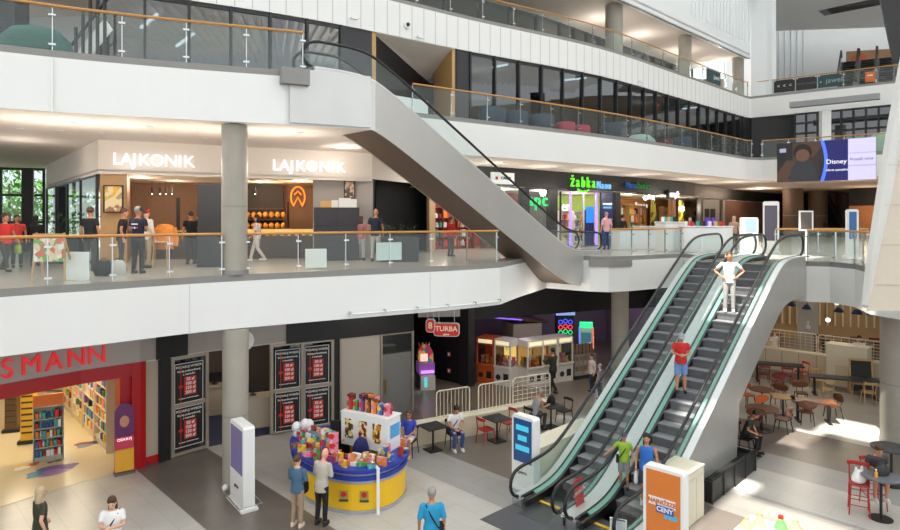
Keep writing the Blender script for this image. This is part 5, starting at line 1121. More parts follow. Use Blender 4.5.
# brown tiles of the arcade and the dark mat at the escalator foot
mb = MB(); mb.prism([(-.55, 19.75), (.92, 20.75), (3.75, 22.3), (5.2, 22.2), (7.4, 24.6), (10.4, 30.6), (9, 35.4), (-1.2, 33.3), (-1.2, 23.2)], 0, .006); struct(mb, 'floor_arcade', mat('brown_tile', (128, 116, 104), .3, var=.08, scale=1.5))
mb = MB(); A_, B_ = (.70, 14.5), (1.75, 15.47); mb.prism([A_, B_, (B_[0] + CX * 3.5, B_[1] + CY * 3.5), (A_[0] + CX * 3.5, A_[1] + CY * 3.5)], 0, .006); struct(mb, 'floor_mat', mat('dark_slate_tile', (86, 86, 90), .35, var=.06))
# ================================================================ cream low walls with rails
CW = mat('cream_lowwall', (214, 200, 172), .55, var=.03)
p0, p1, p2 = G(398, 450), G(478, 434.4), (3.75, 21.85)
t = thing('low_wall', 'long cream low seating wall between the small tables and the arcade', 'low wall', (0, 0, 0)); wall(MB(), [p0, p1, p2], 0, .62, .42).build('body', CW, t); wall(MB(), offset([p0, p1, p2], -.02), .62, .66, .46).build('cap', CREAM, t)
def rail_panel(a, b, z0, z1, label, grid=False, n=9, group=None):
    L = math.hypot(b[0] - a[0], b[1] - a[1]); h = math.atan2(b[1] - a[1], b[0] - a[0]); t = thing('rail_panel', label, 'railing', (a[0], a[1], z0), h, group); H = z1 - z0; r = .1
    MB().tube([(0, 0, 0), (0, 0, H - r), (r * .3, 0, H - r * .3), (r, 0, H), (L - r, 0, H), (L - r * .3, 0, H - r * .3), (L, 0, H - r), (L, 0, 0)], .022, 7).build('frame', CREAMR, t, True)
    for k in range(1, n): MB().tube([(L * k / n, 0, 0), (L * k / n, 0, H)], .010, 5).build('bar', CREAMR, t)
    if grid:
        for k in range(1, 6): MB().tube([(0, 0, H * k / 6), (L, 0, H * k / 6)], .010, 5).build('cross_bar', CREAMR, t)
    MB().tube([(0, 0, .03), (L, 0, .03)], .018, 6).build('bottom_rail', CREAMR, t)
def onb(u, back=.32):
    c = offset([p0, p1, p2], back); return along(c, t_at_u(c, u))
rail_panel(onb(436.5), onb(469.5), .66, 1.52, 'cream barred rail on the low wall, left behind the seated man in white'); rail_panel(onb(478.5), onb(510), .66, 1.52, 'cream barred rail on the low wall, in the middle behind the red chairs'); rail_panel(onb(513), onb(551), .66, 1.56, 'cream gridded rail on the low wall, right before the claw machines', True, 8)
# right-hand cream wall of the food court
q0, q1 = (13.6, 30.7), (18.6, 25.6)
t = thing('low_wall', 'cream panelled low wall along the food court at the right', 'low wall', (0, 0, 0)); wall(MB(), [q0, q1], 0, .95, .5).build('body', CW, t); wall(MB(), offset([q0, q1], -.02), .95, 1.0, .54).build('cap', CREAM, t)
for k in range(9): f = .08 + k * .1; MB().box(q0[0] + (q1[0] - q0[0]) * f - .008, q0[1] + (q1[1] - q0[1]) * f - .008, .5, .02, .02, .9, math.atan2(q1[1] - q0[1], q1[0] - q0[0])).build('groove', mat('groove', (160, 148, 122), .7), t)
qq = offset([q0, q1], .3)
for i, (a, b, lab) in enumerate(((.02, .28, 'left'), (.29, .57, 'middle'), (.58, .96, 'right'))):
    A, B = (qq[0][0] + (qq[1][0] - qq[0][0]) * a, qq[0][1] + (qq[1][1] - qq[0][1]) * a), (qq[0][0] + (qq[1][0] - qq[0][0]) * b, qq[0][1] + (qq[1][1] - qq[0][1]) * b)
    rail_panel(A, B, 1.0, 1.85, lab + ' cream gridded rail on the food court wall', True, 9)
x, y = 17.0, 26.0; t = thing('cream_counter', 'cream boxy counter in front of the food court wall beside the grey column', 'counter', (17.05, 26.3, 0), math.atan2(-5.1, 5)); MB().box(0, -.1, .85, 1.5, .75, 1.7).build('body', CREAM, t); MB().box(0, -.1, 1.72, 1.56, .8, .05).build('top', CREAM, t); MB().box(.2, -.5, .45, 1.2, .06, .9).build('tiled_skirt', CW, t)
# white panel with a figure, pendants, slatted back, dark tables with red seats
mb = MB(); wall(mb, [(12, 40), (30, 33)], 0, 4.1, .1); struct(mb, 'wall_food_court', mat('food_wall', (176, 146, 104), .6, var=.08))
mb = MB()
for k in range(46): mb.box(12.6 + k * .36, 39.5 - k * .14, 2.0, .07, .07, 2.2)
struct(mb, 'trim_47', CREAMR)
mb = MB(); wall(mb, [(12, 39.2), (30, 32.2)], 3.35, 4.15, .1); struct(mb, 'trim_48', mat('maroon_band', (70, 36, 30), .6, var=.3))
t = thing('info_panel', 'tall pale panel with a small white figure in the food court', 'panel', (18.75, 32.3, 0), -.4); MB().box(0, 0, 1.55, .95, .15, 3.1).build('panel', mat('pale_panel', (186, 180, 170), .6), t); MB().lathe([(.1, 0), (.12, .12), (.04, .22), (.05, .4), (.02, .42)], (0, -.1, 1.35), 10).build('figure', WHITE, t)
BLS = mat('navy_shade', (40, 50, 92), .4)
for i, (u, v, Y, lab) in enumerate(((792, 306, 32, 'left of the pale panel'), (807, 309, 31, 'at the pale panel'), (839, 312, 30, 'right of the pale panel'), (857, 314, 29, 'second right of the pale panel'), (872, 315, 28, 'nearest the grey column'))):
    x, y, z = AT(u, v, Y); t = thing('pendant_lamp', 'navy pendant lamp ' + lab + ' in the food court', 'lamp', (x, y, z), 0); MB().lathe([(.05, .24), (.12, .2), (.25, 0), (.23, 0)], (0, 0, 0), 14).build('lamp_shade', BLS, t, True); MB().tube([(0, 0, .22), (0, 0, 4.15 - z)], .012, 5).build('cord', BLACKP, t); MB().sphere((0, 0, .04), .06, 8, 6).build('bulb', LAMPM, t)
for i, (u, v, Y) in enumerate(((828, 320, 30), (837, 303, 31))):
    x, y, z = AT(u, v, Y); t = thing('globe_lamp', ('lower', 'upper')[i] + ' white globe lamp hanging in the food court', 'lamp', (x, y, z)); MB().sphere((0, 0, 0), .11, 12, 8).build('globe', mat('globe_glow', (255, 250, 236), .4, emit=2), t, True); MB().tube([(0, 0, .1), (0, 0, 4.15 - z)], .01, 5).build('cord', BLACKP, t)
DTOP = mat('slate_top', (48, 50, 58), .4)
def long_table(x, y, rz, L, w, h, label, m=DTOP, leg=BLACKP, name='long_table'):
    t = thing(name, label, 'table', (x, y, 0), rz); MB().box(0, 0, h - .03, L, w, .06).build('tabletop', m, t)
    for sx in (-1, 1): MB().box(sx * (L / 2 - .2), 0, (h - .06) / 2 + .02, .08, .08, h - .1).build('leg', leg, t); MB().box(sx * (L / 2 - .2), 0, .02, .12, w - .1, .04).build('foot', leg, t)
    return t
def chair(label, x, y, rz, m, seat_h=.46, back='wide', bar=False, group=None, leg_m=None, name=None, z=0):
    leg_m = leg_m or m; t = thing(name or ('bar_stool' if bar else 'dining_chair'), label, 'stool' if bar else 'chair', (x, y, z), rz, group)
    MB().loft([[(a * .21 * k, b * .21 * k, zz) for a, b in ((-1, -.9), (-.6, -1.05), (.6, -1.05), (1, -.9), (1, .8), (.6, 1), (-.6, 1), (-1, .8))] for k, zz in ((.94, seat_h - .04), (1.0, seat_h - .02), (.97, seat_h))]).build('seat', m, t)
    bh = .34 if not bar else .38
    for sx in (-1, 1):
        MB().tube([(sx * .17, -.17, seat_h - .03), (sx * .21, -.22, 0)], [.02, .014], 6).build('leg', leg_m, t)
        if back == 'oval': MB().tube([(sx * .17, .17, seat_h - .03), (sx * .21, .24, 0)], [.02, .014], 6).build('leg', leg_m, t)
        else: MB().tube([(sx * .19, .24, seat_h + bh), (sx * .18, .19, seat_h), (sx * .21, .25, 0)], [.014, .02, .014], 6).build('leg', leg_m, t)
    arcp = [(.23 * math.sin(a), .27 - .11 * (1 - math.cos(a)), seat_h + bh) for a in frange(-1.25, 1.25, .25)]
    if back == 'oval':
        R = [[(x0, y0 - (.012 if q == 0 else -.012), zz) for x0, y0, zz in [(.30 * math.sin(a) * 1.0, .26 - .08 * abs(math.sin(a)), seat_h + .27 + .15 * math.cos(a)) for a in frange(0, 2 * PI - .35, .35)]] for q in (0, 1)]
        MB().slabpts(R[0], R[1]).build('backrest', m, t); 
        for sx in (-1, 1): MB().tube([(sx * .1, .2, seat_h - .02), (sx * .12, .27, seat_h + .2)], .012, 5).build('back_stay', leg_m, t)
    else: MB().tube(arcp, .028, 6, ell=(1, 1.9) if back == 'wide' else (1, 1)).build('backrest', m, t, True)
    if bar:
        for zz in (.25, .4): MB().tube([(-.2, -.215, zz), (.2, -.215, zz)], .012, 5).build('foot_rail', leg_m, t); MB().tube([(-.2, .21, zz + .08), (.2, .21, zz + .08)], .012, 5).build('foot_rail', leg_m, t)
        for sx in (-1, 1): MB().tube([(sx * .205, -.2, .32), (sx * .205, .22, .32)], .012, 5).build('side_rail', leg_m, t)
    return t
def sq_table(x, y, rz, label, h=.75, w=.68, m=CHAR, rnd=False):
    t = thing('pedestal_table', label, 'table', (x, y, 0), rz)
    if rnd: MB().lathe([(w / 2, h - .035), (w / 2, h)], (0, 0, 0), 24).build('tabletop', m, t)
    else: MB().box(0, 0, h - .018, w, w, .036).build('tabletop', m, t)
    MB().tube([(0, 0, .02), (0, 0, h - .03)], .032, 8).build('pedestal', BLACKP, t)
    if rnd: MB().lathe([(w * .3, 0), (w * .3, .025)], (0, 0, 0), 18).build('base', BLACKP, t)
    else: MB().box(0, 0, .013, w * .66, w * .66, .026).build('base', BLACKP, t)
    return t
REDC = mat('red_lacquer_chair', (170, 38, 34), .4); BLKC = mat('black_lacquer_chair', (28, 27, 28), .4); WALN = mat('walnut_shell', (112, 62, 36), .35, var=.12); BEECH = mat('beech', (196, 158, 104), .45, var=.08); DRED = mat('dark_red_chair', (120, 34, 32), .45); SUNW = mat('orange_shell', (214, 104, 40), .4, var=.1)  # last material: sunlight on wooden chair backs painted in as orange
sq_table(*G(433, 450), .6, 'small square black table left, between the woman in blue and the man in white'); sq_table(*G(497, 441), .6, 'small square black table between the two red chairs'); sq_table(*G(551, 427), .6, 'small square black table beside the man in the grey tank top')
chair('red wooden chair left of the middle black table', *G(486, 443), .6 + PI / 2, REDC); chair('red wooden chair right of the middle black table', *G(508, 435.5), .6 - PI / 2, REDC)
chair('black chair with curved back under the seated man in white', *G(454, 447.5), .35, BLKC); chair('black chair under the seated woman in blue', *G(409, 455), -.35, BLKC); chair('black chair under the man in the grey tank top', *G(533, 431), .6 + PI / 2, BLKC); chair('empty black chair right of the third small black table', *G(564, 423), .6 - PI / 2, BLKC)
# food court tables and seats
long_table(14.3, 26.9, -.35, 2.0, .62, .78, 'long dark table with red chairs before the food court wall'); long_table(15.75, 24.6, -.35, 2.5, .62, .76, 'long dark table with beech chairs beside the chalkboard')
for x, y, rz, lab in ((13.5, 26.5, PI - .3, 'dark red chair at the left front of the long dark table'), (14.3, 26.2, PI - .3, 'dark red chair at the middle front of the long dark table'), (13.6, 27.7, -.3, 'dark red chair behind the long dark table')): chair(lab, x, y, rz, DRED)
chair('bright red chair at the right end of the long dark table', 15.35, 26.9, -1.4, mat('bright_red_chair', (206, 34, 30), .4))
for x, y, rz, lab in ((14.75, 24.1, PI - .3, 'beech chair at the left front of the chalkboard table'), (15.2, 25.5, -.3, 'beech chair behind the chalkboard table, left'), (16.1, 23.7, PI - .3, 'beech chair at the right front of the chalkboard table'), (16.5, 25.0, -.3, 'beech chair behind the chalkboard table, right')): chair(lab, x, y, rz, BEECH)
t = thing('chalkboard', 'wooden framed chalkboard easel by the cream counter', 'sign', (16.7, 25.05, 0), -.35)
MB().slabpts([(-.36, -.15, .12), (.36, -.15, .12), (.36, .0, 1.32), (-.36, .0, 1.32)], [(-.36, -.12, .12), (.36, -.12, .12), (.36, .03, 1.32), (-.36, .03, 1.32)]).build('board', mat('chalk_black', (36, 44, 40), .7, var=.2), t)
for sx in (-1, 1): MB().bar((sx * .39, -.18, 0), (sx * .39, .02, 1.38), .06, .05).build('leg', OAK, t); MB().bar((sx * .36, .4, 0), (sx * .36, .05, 1.35), .05, .04).build('rear_leg', OAK, t)
MB().box(0, .0, 1.36, .84, .05, .06).build('top_rail', OAK, t)
for i, (u, v, w, lab) in enumerate(((762, 408, 1.05, 'round walnut table nearest the escalator wedge'), (762, 389, .9, 'round walnut table behind the chairs coloured as if sunlit'))):
    Y = 6.3 * FPX / (v - 220); sq_table((u - 450) / FPX * Y, Y, 0, lab, .75, w, WALN, True)
Y = 6.3 * FPX / (400 - 220); long_table((813 - 450) / FPX * Y, Y, -.3, 1.35, .7, .75, 'rectangular walnut table among the walnut chairs', WALN)
Y = 6.3 * FPX / (396 - 220); sq_table((783 - 450) / FPX * Y, Y, -.3, 'small square yellow oak table left of the walnut table', .75, .72, OAK)
for u, v, rz, m, lab in ((801, 404, -.3, WALN, 'walnut shell chair behind the rectangular walnut table'), (806, 424, PI - .3, WALN, 'walnut shell chair with its back to us in front of the walnut table'), (833, 418, -1.6, WALN, 'walnut shell chair right of the rectangular walnut table'), (783, 432, PI + .7, WALN, 'walnut shell chair in front of the round walnut table'), (755, 432, PI - .3, WALN, 'walnut shell chair beside the seated person in dark clothes'), (778, 407, -.9, WALN, 'walnut shell chair behind the round walnut table'), (747, 406, .2, SUNW, 'wooden shell chair coloured orange as if sunlit, at the back beside the escalator wedge'), (766, 421, .3, SUNW, 'wooden shell chair coloured orange as if sunlit, at the front round walnut table'), (778, 392, PI - .2, DRED, 'dark red shell chair between the rows of tables')):
    chair(lab, *G(u, v), rz, m, .45, 'oval', leg_m=BLACKP)
for i, (x, y, n, lab) in enumerate(((15.3, 33.2, 5, 'left'), (20.6, 30.4, 5, 'right'))):
    long_table(x, y, -.38, 4.2, .6, 1.05, 'high dark table with red stools, ' + lab + ' in the food court', DTOP)
    for k in range(n):
        for sd in (-1, 1):
            f = -1.6 + k * .8; a = x + f * math.cos(-.38) + sd * .55 * math.sin(.38); b = y + f * math.sin(-.38) - sd * .55 * math.cos(.38)
            chair('red high stool, %s from left %s the %s high dark table' % (ORD[k], 'in front of' if sd > 0 else 'behind', lab), a, b, PI - .38 if sd > 0 else -.38, DRED, .72, 'wide', True, 'red high stools of the food court', BLACKP)
# cream block, lockers, totems and rack around the twin escalators
def esc_pt(s, w): return (AX + DX * s + CX * w, AY + DY * s + CY * w)
c = esc_pt(2.6, -.42); t = thing('cream_block', 'long low cream block along the left side of the twin escalators', 'cabinet', (*c, 0), AD); MB().box(0, 0, .5, 3.0, .62, 1.0).build('body', CREAM, t); MB().box(0, 0, 1.01, 3.04, .66, .03).build('top', CREAM, t)
MB().box(.2, -.316, .5, .012, .012, .96).build('joint', mat('groove', (160, 148, 122), .7), t)
BLUES = mat('blue_ad', (30, 70, 120), .3, emit=.35)
a, b = G(515.5, 486), G(537.5, 495); cx, cy = (a[0] + b[0]) / 2, (a[1] + b[1]) / 2
t = totem('white totem with a blue screen left of the twin escalators', cx, cy + .1, 0, math.atan2(b[1] - a[1], b[0] - a[0]), .74, .26, 1.92, BLUES, 'galeria', (.38, .96))
for k, w in enumerate((.42, .3, .46)): MB().box(0, -.15, 1.62 - k * .26, w, .008, .14).build('screen_caption', mat('cyan_caption', (70, 190, 220), .4, emit=.5), t)
t = totem('white totem with a lilac screen in front of the round column', -5.16, 15.3, 0, math.atan2(-.81, .62), .98, .28, 2.03, mat('lilac_lcd', (120, 116, 160), .25, emit=.15), 'galeria', (.42, .95), True)
a = (4.05, 12.72); b = (4.66, 12.17); t = totem('white totem with an orange poster at the foot of the right escalator', (a[0] + b[0]) / 2, (a[1] + b[1]) / 2, 0, math.atan2(b[1] - a[1], b[0] - a[0]), .84, .24, 2.05, mat('orange_poster', (218, 124, 52), .4), 'galeria', (.30, .97))
MB().box(-.02, -.132, 1.38, .56, .008, .17).build('white_block', WT, t); MB().box(.04, -.135, 1.24, .36, .008, .15).build('blue_block', mat('cobalt_print', (40, 80, 170), .4), t); MB().box(.16, -.133, 1.13, .26, .008, .09).build('cyan_block', mat('cyan_print', (80, 180, 226), .4), t)
lettering('text', 'NAJNIŻSZE', mat('orange_ink', (206, 100, 40), .4), .115, (-.02, -.14, 1.38), 0, t, .003, .004); lettering('text', 'CENY', WT, .13, (.04, -.143, 1.24), 0, t, .003, .004)
t = thing('locker_block', 'cream locker block behind the orange poster totem', 'locker', (5.35, 14.5, 0), AD); MB().box(0, 0, .6, 1.3, .7, 1.2).build('body', CREAM, t); MB().box(0, 0, 1.215, 1.34, .74, .03).build('top', CREAM, t)
for k in range(3): MB().box(-.43 + k * .43, -.356, .55, .40, .012, 1.0).build('door', CREAM, t)
MB().box(0, -.356, 1.1, 1.26, .012, .16).build('upper_panel', CREAM, t)
t = thing('planter_rack', 'long black metal planter box with a rail beside the escalator wedge', 'planter', (7.35, 16.5, 0), AD)
for sy in (-1, 1): MB().box(0, sy * .26, .28, 2.95, .03, .52).build('side_panel', BLACKP, t)
for sx in (-1, 1): MB().box(sx * 1.46, 0, .28, .03, .55, .52).build('end_panel', BLACKP, t)
MB().box(0, 0, .42, 2.9, .5, .04).build('soil', mat('dark_soil', (16, 16, 16), .9), t)
for k in range(5): MB().box(-1.46 + k * .73, -.285, .28, .05, .03, .56).build('upright', CHAR, t)
MB().tube([(-1.46, -.27, .6), (1.46, -.27, .6), (1.46, .27, .6), (-1.46, .27, .6)], .018, 6, True).build('top_rail', BLACKP, t)
for sx in (-1, 0, 1): MB().tube([(sx * 1.46, -.27, .54), (sx * 1.46, -.27, .6)], .014, 5).build('rail_post', BLACKP, t)
x, y = esc_pt(.62, 1.50); t = thing('red_notice', 'narrow red notice on the glass at the foot between the twin escalators', 'notice', (x, y, .52), AD); MB().box(0, 0, 0, .34, .02, .72).build('board', mat('red_board', (206, 48, 44), .4), t)
lettering('text', 'UWAGA', WT, .13, (.0, -.016, .05), 0, t, .002)
t.rotation_euler.y = -.2
x, y = 3.95, 13.3; t = thing('low_sign', 'low white frame sign at the foot of the right escalator', 'sign', (3.62, 13.25, 0), -.4); MB().tube([(-.16, 0, 0), (-.16, 0, .62), (.16, 0, .62), (.16, 0, 0)], .02, 6).build('frame', WHITE, t); MB().box(0, 0, .38, .28, .01, .4).build('sheet', mat('pale_sheet', (206, 210, 214), .5), t)
# high tables with red stools, right
HT = mat('grey_table', (104, 108, 116), .35)
HX, HY = G(881, 519); sq_table(HX, HY, .2, 'round grey high table in front of the woman at the right edge', 1.02, .82, HT, True)
SX, SY = G(859, 513); chair('red bar stool with a white carrier bag on it at the right', SX, SY, -2.1 + PI / 2, REDC, .74, 'wide', True)
W_X, W_Y = HX + .25, HY + .62; chair('red bar stool under the woman at the right edge', W_X, W_Y, -.2, REDC, .74, 'wide', True)
sq_table(11.75, 16.4, 0, 'dark round table top half in the sun beside the grey column', 1.0, .95, mat('dark_top', (60, 62, 66), .5), True)
t = thing('carrier_bag', 'white plastic carrier bag on the red bar stool', 'bag', (SX, SY, .745), .3); MB().loft([[(.17 * k * math.cos(a) * (1 + .12 * math.sin(3 * a + zz * 9)), .12 * k * math.sin(a), zz) for a in frange(0, 2 * PI - .4, .4)] for k, zz in ((.8, 0), (1.05, .05), (1.0, .14), (.75, .24), (.5, .28))]).build('body', mat('bag_white', (238, 238, 240), .5), t, True)
for sx in (-1, 1): MB().tube([(sx * .09 + .03 * math.cos(a), 0, .27 + .10 * math.sin(a)) for a in frange(0, PI, .4)], .015, 5).build('handle', mat('bag_white', (238, 238, 240), .5), t)
# sunlit white table with little bottles at the bottom edge
t = thing('white_table', 'white table top in full sun at the bottom edge right of the lockers', 'table', (6.5, 12.45, 0), AD); MB().box(0, 0, .72, .9, 1.15, .05).build('tabletop', WHITE, t)
for sx in (-1, 1):
    for sy in (-1, 1): MB().box(sx * .4, sy * .5, .35, .05, .05, .7).build('leg', WHITE, t)
for dx, dy, h, m, lab in ((-.42, .18, .22, 'cream', 'cream squat bottle leftmost on the sunlit white table'), (-.12, .25, .27, 'cream', 'cream bottle second from the left on the sunlit white table'), (.25, .12, .27, 'green', 'bottle with a green body and red cap on the sunlit white table'), (.5, .03, .24, 'cream', 'cream bottle at the right on the sunlit white table')):
    t = thing('bottle', lab, 'bottle', (6.5 + dx, 12.45 + dy, .747)); MB().lathe([(.13, 0), (.13, .04), (.06, h * .65), (.05, h * .8)], (0, 0, 0), 14).build('body', mat('cream_bottle', (178, 160, 122), .5) if m == 'cream' else mat('green_bottle', (96, 200, 90), .4), t, True); MB().lathe([(.055, h * .78), (.05, h), (.02, h + .02)], (0, 0, 0), 12).build('cap', mat('cream_cap', (160, 146, 112), .5) if m == 'cream' else RED, t, True)
# small patterned ball by the column and round white sign
t = thing('ball', 'small black and white ball at the foot of the round column', 'ball', (-5.86, 16.05, 0)); MB().sphere((0, 0, .08), .08, 14, 10).build('sphere', spots_mat('ball_print', (236, 236, 236), [(236, 236, 236), (30, 30, 30)], 8), t, True)
x, y, z = AT(244, 341, 17.3); t = thing('round_sign', 'round white sign sticking out behind the column under the ceiling', 'sign', (x, y, z), .8); MB().lathe([(.28, -.05), (.28, .05)], (0, 0, 0), 24).up().build('disc', WHITE, t); MB().tube([(0, 0, .34), (0, 0, L1 - 1.45 - z)], .02, 6).build('bracket', STEELL, t)
# ================================================================ yellow and blue kiosk
YELK = mat('kiosk_yellow', (240, 190, 28), .4); BLUK = mat('kiosk_blue', (36, 58, 156), .4); SILV = mat('kiosk_silver', (176, 176, 186), .35, .4)
KC = (-2.62, 16.25)
ring = [(-4.35, 17.1), (-4.1, 16.1), (-3.35, 15.2), (-2.35, 14.72), (-1.55, 14.95), (-1.12, 15.75), (-1.25, 16.75), (-1.95, 17.55), (-3.0, 17.95), (-3.95, 17.8)]
def closed(c, n=5):
    out = []; m = len(c)
    for i in range(m):
        p0, p1, p2, p3 = c[i - 1], c[i], c[(i + 1) % m], c[(i + 2) % m]
        for k in range(n):
            t = k / n; out.append(tuple(.5 * (2 * p1[j] + (p2[j] - p0[j]) * t + (2 * p0[j] - 5 * p1[j] + 4 * p2[j] - p3[j]) * t * t + (3 * p1[j] - p0[j] - 3 * p2[j] + p3[j]) * t ** 3) for j in (0, 1)))
    return out
RG = [(x - KC[0], y - KC[1]) for x, y in closed(ring)]
def shrink(d): return [(x * (1 - d / math.hypot(x, y)), y * (1 - d / math.hypot(x, y))) for x, y in RG]
def band(d0, d1, z0, z1):
    o, i = shrink(d0), shrink(d1); n = len(o); mb = MB(); vs = [(*p, z0) for p in o] + [(*p, z0) for p in i] + [(*p, z1) for p in o] + [(*p, z1) for p in i]; fs = []
    for k in range(n):
        j = (k + 1) % n; fs += [(k, j, 2 * n + j, 2 * n + k), (n + j, n + k, 3 * n + k, 3 * n + j), (2 * n + k, 2 * n + j, 3 * n + j, 3 * n + k), (j, k, n + k, n + j)]
    return mb.add(vs, fs)
t = thing('kiosk', 'round yellow and blue sales kiosk piled with colourful boxes', 'kiosk', (*KC, 0)); KI = t
band(.02, .5, 0.0, .08).build('plinth', SILV, t); band(.06, .45, .08, .72).build('yellow_front', YELK, t); band(.03, .46, .72, .80).build('silver_band', SILV, t); band(0, .5, .80, .90).build('blue_band', BLUK, t); band(.06, .48, .90, .98).build('silver_band', SILV, t); band(-.03, .62, .98, 1.06).build('counter_top', BLUK, t)
px, py = -1.72 - KC[0], 14.78 - KC[1]; MB().bar((px, py - .02, 0), (px, py - .02, 1.1), .07, .05).build('white_post', WHITE, t); MB().bar((px, py, 1.08), (px - .25, py + .4, 1.12), .05).build('white_arm', WHITE, t)
for (x, y, a, m) in ((-2.55, 14.78, .05, 'a'), (-2.05, 14.74, .0, 'b')):
    e = MB().box(x - KC[0], y - KC[1] - .012, .46, .2, .02, .2).build('emblem', mat('emblem_olive', (150, 150, 70), .5), t); MB().box(x - KC[0], y - KC[1] - .025, .33, .22, .012, .05).build('emblem_caption', mat('emblem_ink', (40, 70, 60), .5), e); MB().lathe([(.07, 0), (.07, .012)], (0, 0, 0), 12).up().build('emblem_disc', RED, e, loc=(x - KC[0], y - KC[1] - .018, .48))
# white display house on the kiosk
hx, hy = -2.25, 16.2
t = thing('display_board', 'white board display on the kiosk carrying boxes on its top', 'display', (hx, hy, 1.06), -.5); MB().box(0, 0, .42, 1.5, .05, .85).build('board', WHITE, t); MB().box(.73, .28, .42, .05, .56, .85).build('end_board', WHITE, t); MB().box(0, .28, .86, 1.55, .62, .03).build('top', WHITE, t)
for k, c in enumerate(((150, 120, 60), (214, 60, 50), (206, 140, 40))): MB().box(-.48 + k * .45, -.035, .45, .26, .02, .5).build('game_print', spots_mat('game_print_%d' % k, c, [(230, 200, 120), tuple(x // 2 for x in c), (236, 226, 200)], 12), t)
MB().box(.6, .0, .5, .02, .02, .3).build('edge', WHITE, t); MB().box(.765, .3, .5, .012, .42, .34).build('blue_frame', mat('sky_print', (90, 170, 226), .5), t)
def kprint(col):
    c = dict(COLS)[col]; r = random.Random(col); return spots_mat('kiosk_print_' + col, c, [c, tuple((x * 2 + 255) // 3 for x in c), r.choice(COLS)[1], tuple(int(x * .55) for x in c), tuple(int(x * .8) for x in c)], 9)
def kbox(x, y, z, w, d, h, col, label, rz=0, name='game_box'):
    o = MB().box(0, 0, h / 2, w, d, h).build(name, kprint(col)); o.location = (x, y, z); o.rotation_euler.z = rz; tag(o, label, 'box', 'boxes on the kiosk'); return o
names = [n for n, _ in COLS if n not in ('black',)]
def zone(x, y): return 'front' if y < 15.4 else ('left' if x < -3.2 else ('right' if x > -1.7 else 'rear'))
SZ = ('thin', 'tall', 'small', 'flat', 'wide')
for d, every in ((.14, 2), (.36, 1), (.52, 2)):
    inner = [(x + KC[0], y + KC[1]) for x, y in shrink(d)]
    for i in range(0, len(inner), every):
        x, y = inner[i]
        if y > 17.2 and x < -2.4: continue
        if y > 15.7 and x > -1.9 and d > .3: continue
        if d < .2 and not (14.9 < y < 16.4): continue
        u = U0 + x / y * FPX; z = 1.06
        if d == .36 and 322 < u < 336 and y < 16: n = 3
        else: n = 1
        for s in range(n):
            k = random.choice(SZ); c = random.choice(names)
            w, dd, h = {'thin': (.16, .05, .26), 'tall': (.12, .10, .34), 'small': (.12, .08, .15), 'flat': (.24, .16, .08), 'wide': (.24, .07, .20)}[k]; f = random.uniform(.85, 1.2); h *= f
            if n == 3: w, dd, h = .2, .16, .24
            kbox(x + random.uniform(-.04, .04), y + random.uniform(-.04, .04), z, w * f, dd, h, c, '%s %s printed box on the %s rim of the kiosk counter' % (k if n == 1 else 'stacked', c, zone(x, y)), random.uniform(-.5, .5)); z += h
for k in range(7):
    a = -.62 + k * .2; x = hx + a * math.cos(-.5) + .25 * math.sin(.5); y = hy + a * math.sin(-.5) + .25 * math.cos(.5); h = random.uniform(.25, .5); kbox(x, y, 1.06 + .875, .15, .2, h, names[(k * 3) % len(names)], '%s tall box standing on top of the white display, number %s from the left' % (names[(k * 3) % len(names)], ('one', 'two', 'three', 'four', 'five', 'six', 'seven')[k]), -.5)
t = thing('magazine_rack', 'sloping rack of picture books at the left of the kiosk', 'rack', (-3.45, 16.0, 1.06), -.75); MB().slabpts([(-.5, -.3, .02), (.5, -.3, .02), (.5, .25, .5), (-.5, .25, .5)], [(-.5, -.27, .0), (.5, -.27, .0), (.5, .28, .0), (-.5, .28, .0)]).build('slope', mat('rack_print', (120, 130, 150), .5), t)
for j in range(3):
    for k in range(4): MB().box(-.37 + k * .25, -.19 + j * .17, .14 + j * .15, .2, .04, .16).build('book', kprint(random.choice(names)), t)
t = thing('yellow_crate', 'bright yellow display crate on the kiosk rear left', 'crate', (-3.05, 17.3, 1.06), .2); MB().box(0, 0, .16, .55, .35, .32).build('body', YELK, t); MB().box(0, -.18, .18, .3, .012, .16).build('print', SILV, t)
t = thing('office_chair', 'dark blue chair back standing inside the kiosk', 'chair', (-2.25, 15.75, 0), .3); MB().box(0, 0, .5, .45, .45, .08).build('seat', BLUK, t); MB().sphere((0, .2, 1.05), (.22, .05, .4), 14, 10).build('backrest', mat('navy_back', (30, 36, 96), .6), t, True); MB().tube([(0, 0, .05), (0, 0, .5)], .03, 6).build('column', BLACKP, t); MB().lathe([(.28, 0), (.2, .06)], (0, 0, 0), 10).build('foot', BLACKP, t)
x, y, z = AT(301, 416, 17.4); t = thing('monitor', 'black monitor at the back of the kiosk in front of the seller', 'monitor', (-3.0, 16.75, 1.06), .0); MB().box(0, 0, .36, .5, .05, .36).build('screen', BLACKP, t); MB().box(0, .03, .1, .06, .05, .2).build('neck', BLACKP, t); MB().box(0, .03, .01, .22, .18, .02).build('stand', BLACKP, t)
for i, (u, v, lab) in enumerate(((296.5, 427, 'left'), (305, 424, 'upper middle'), (298, 433, 'lower left'), (311, 430, 'right'), (309, 424.5, 'rear right'))):
    x, y, z = AT(u, v, 17.1); o = MB().sphere((0, 0, 0), (.135, .135, .15), 14, 10).build('balloon', mat('balloon_white', (236, 236, 236), .35), None, True); o.location = (x, y, z); tag(o, 'white balloon, %s of the bunch at the left of the kiosk' % lab, 'balloon', 'white balloons on the kiosk')
    k = MB().tube([(0, 0, -.15), (.02, 0, 1.1 - z)], .006, 4).build('string', WHITE, o)
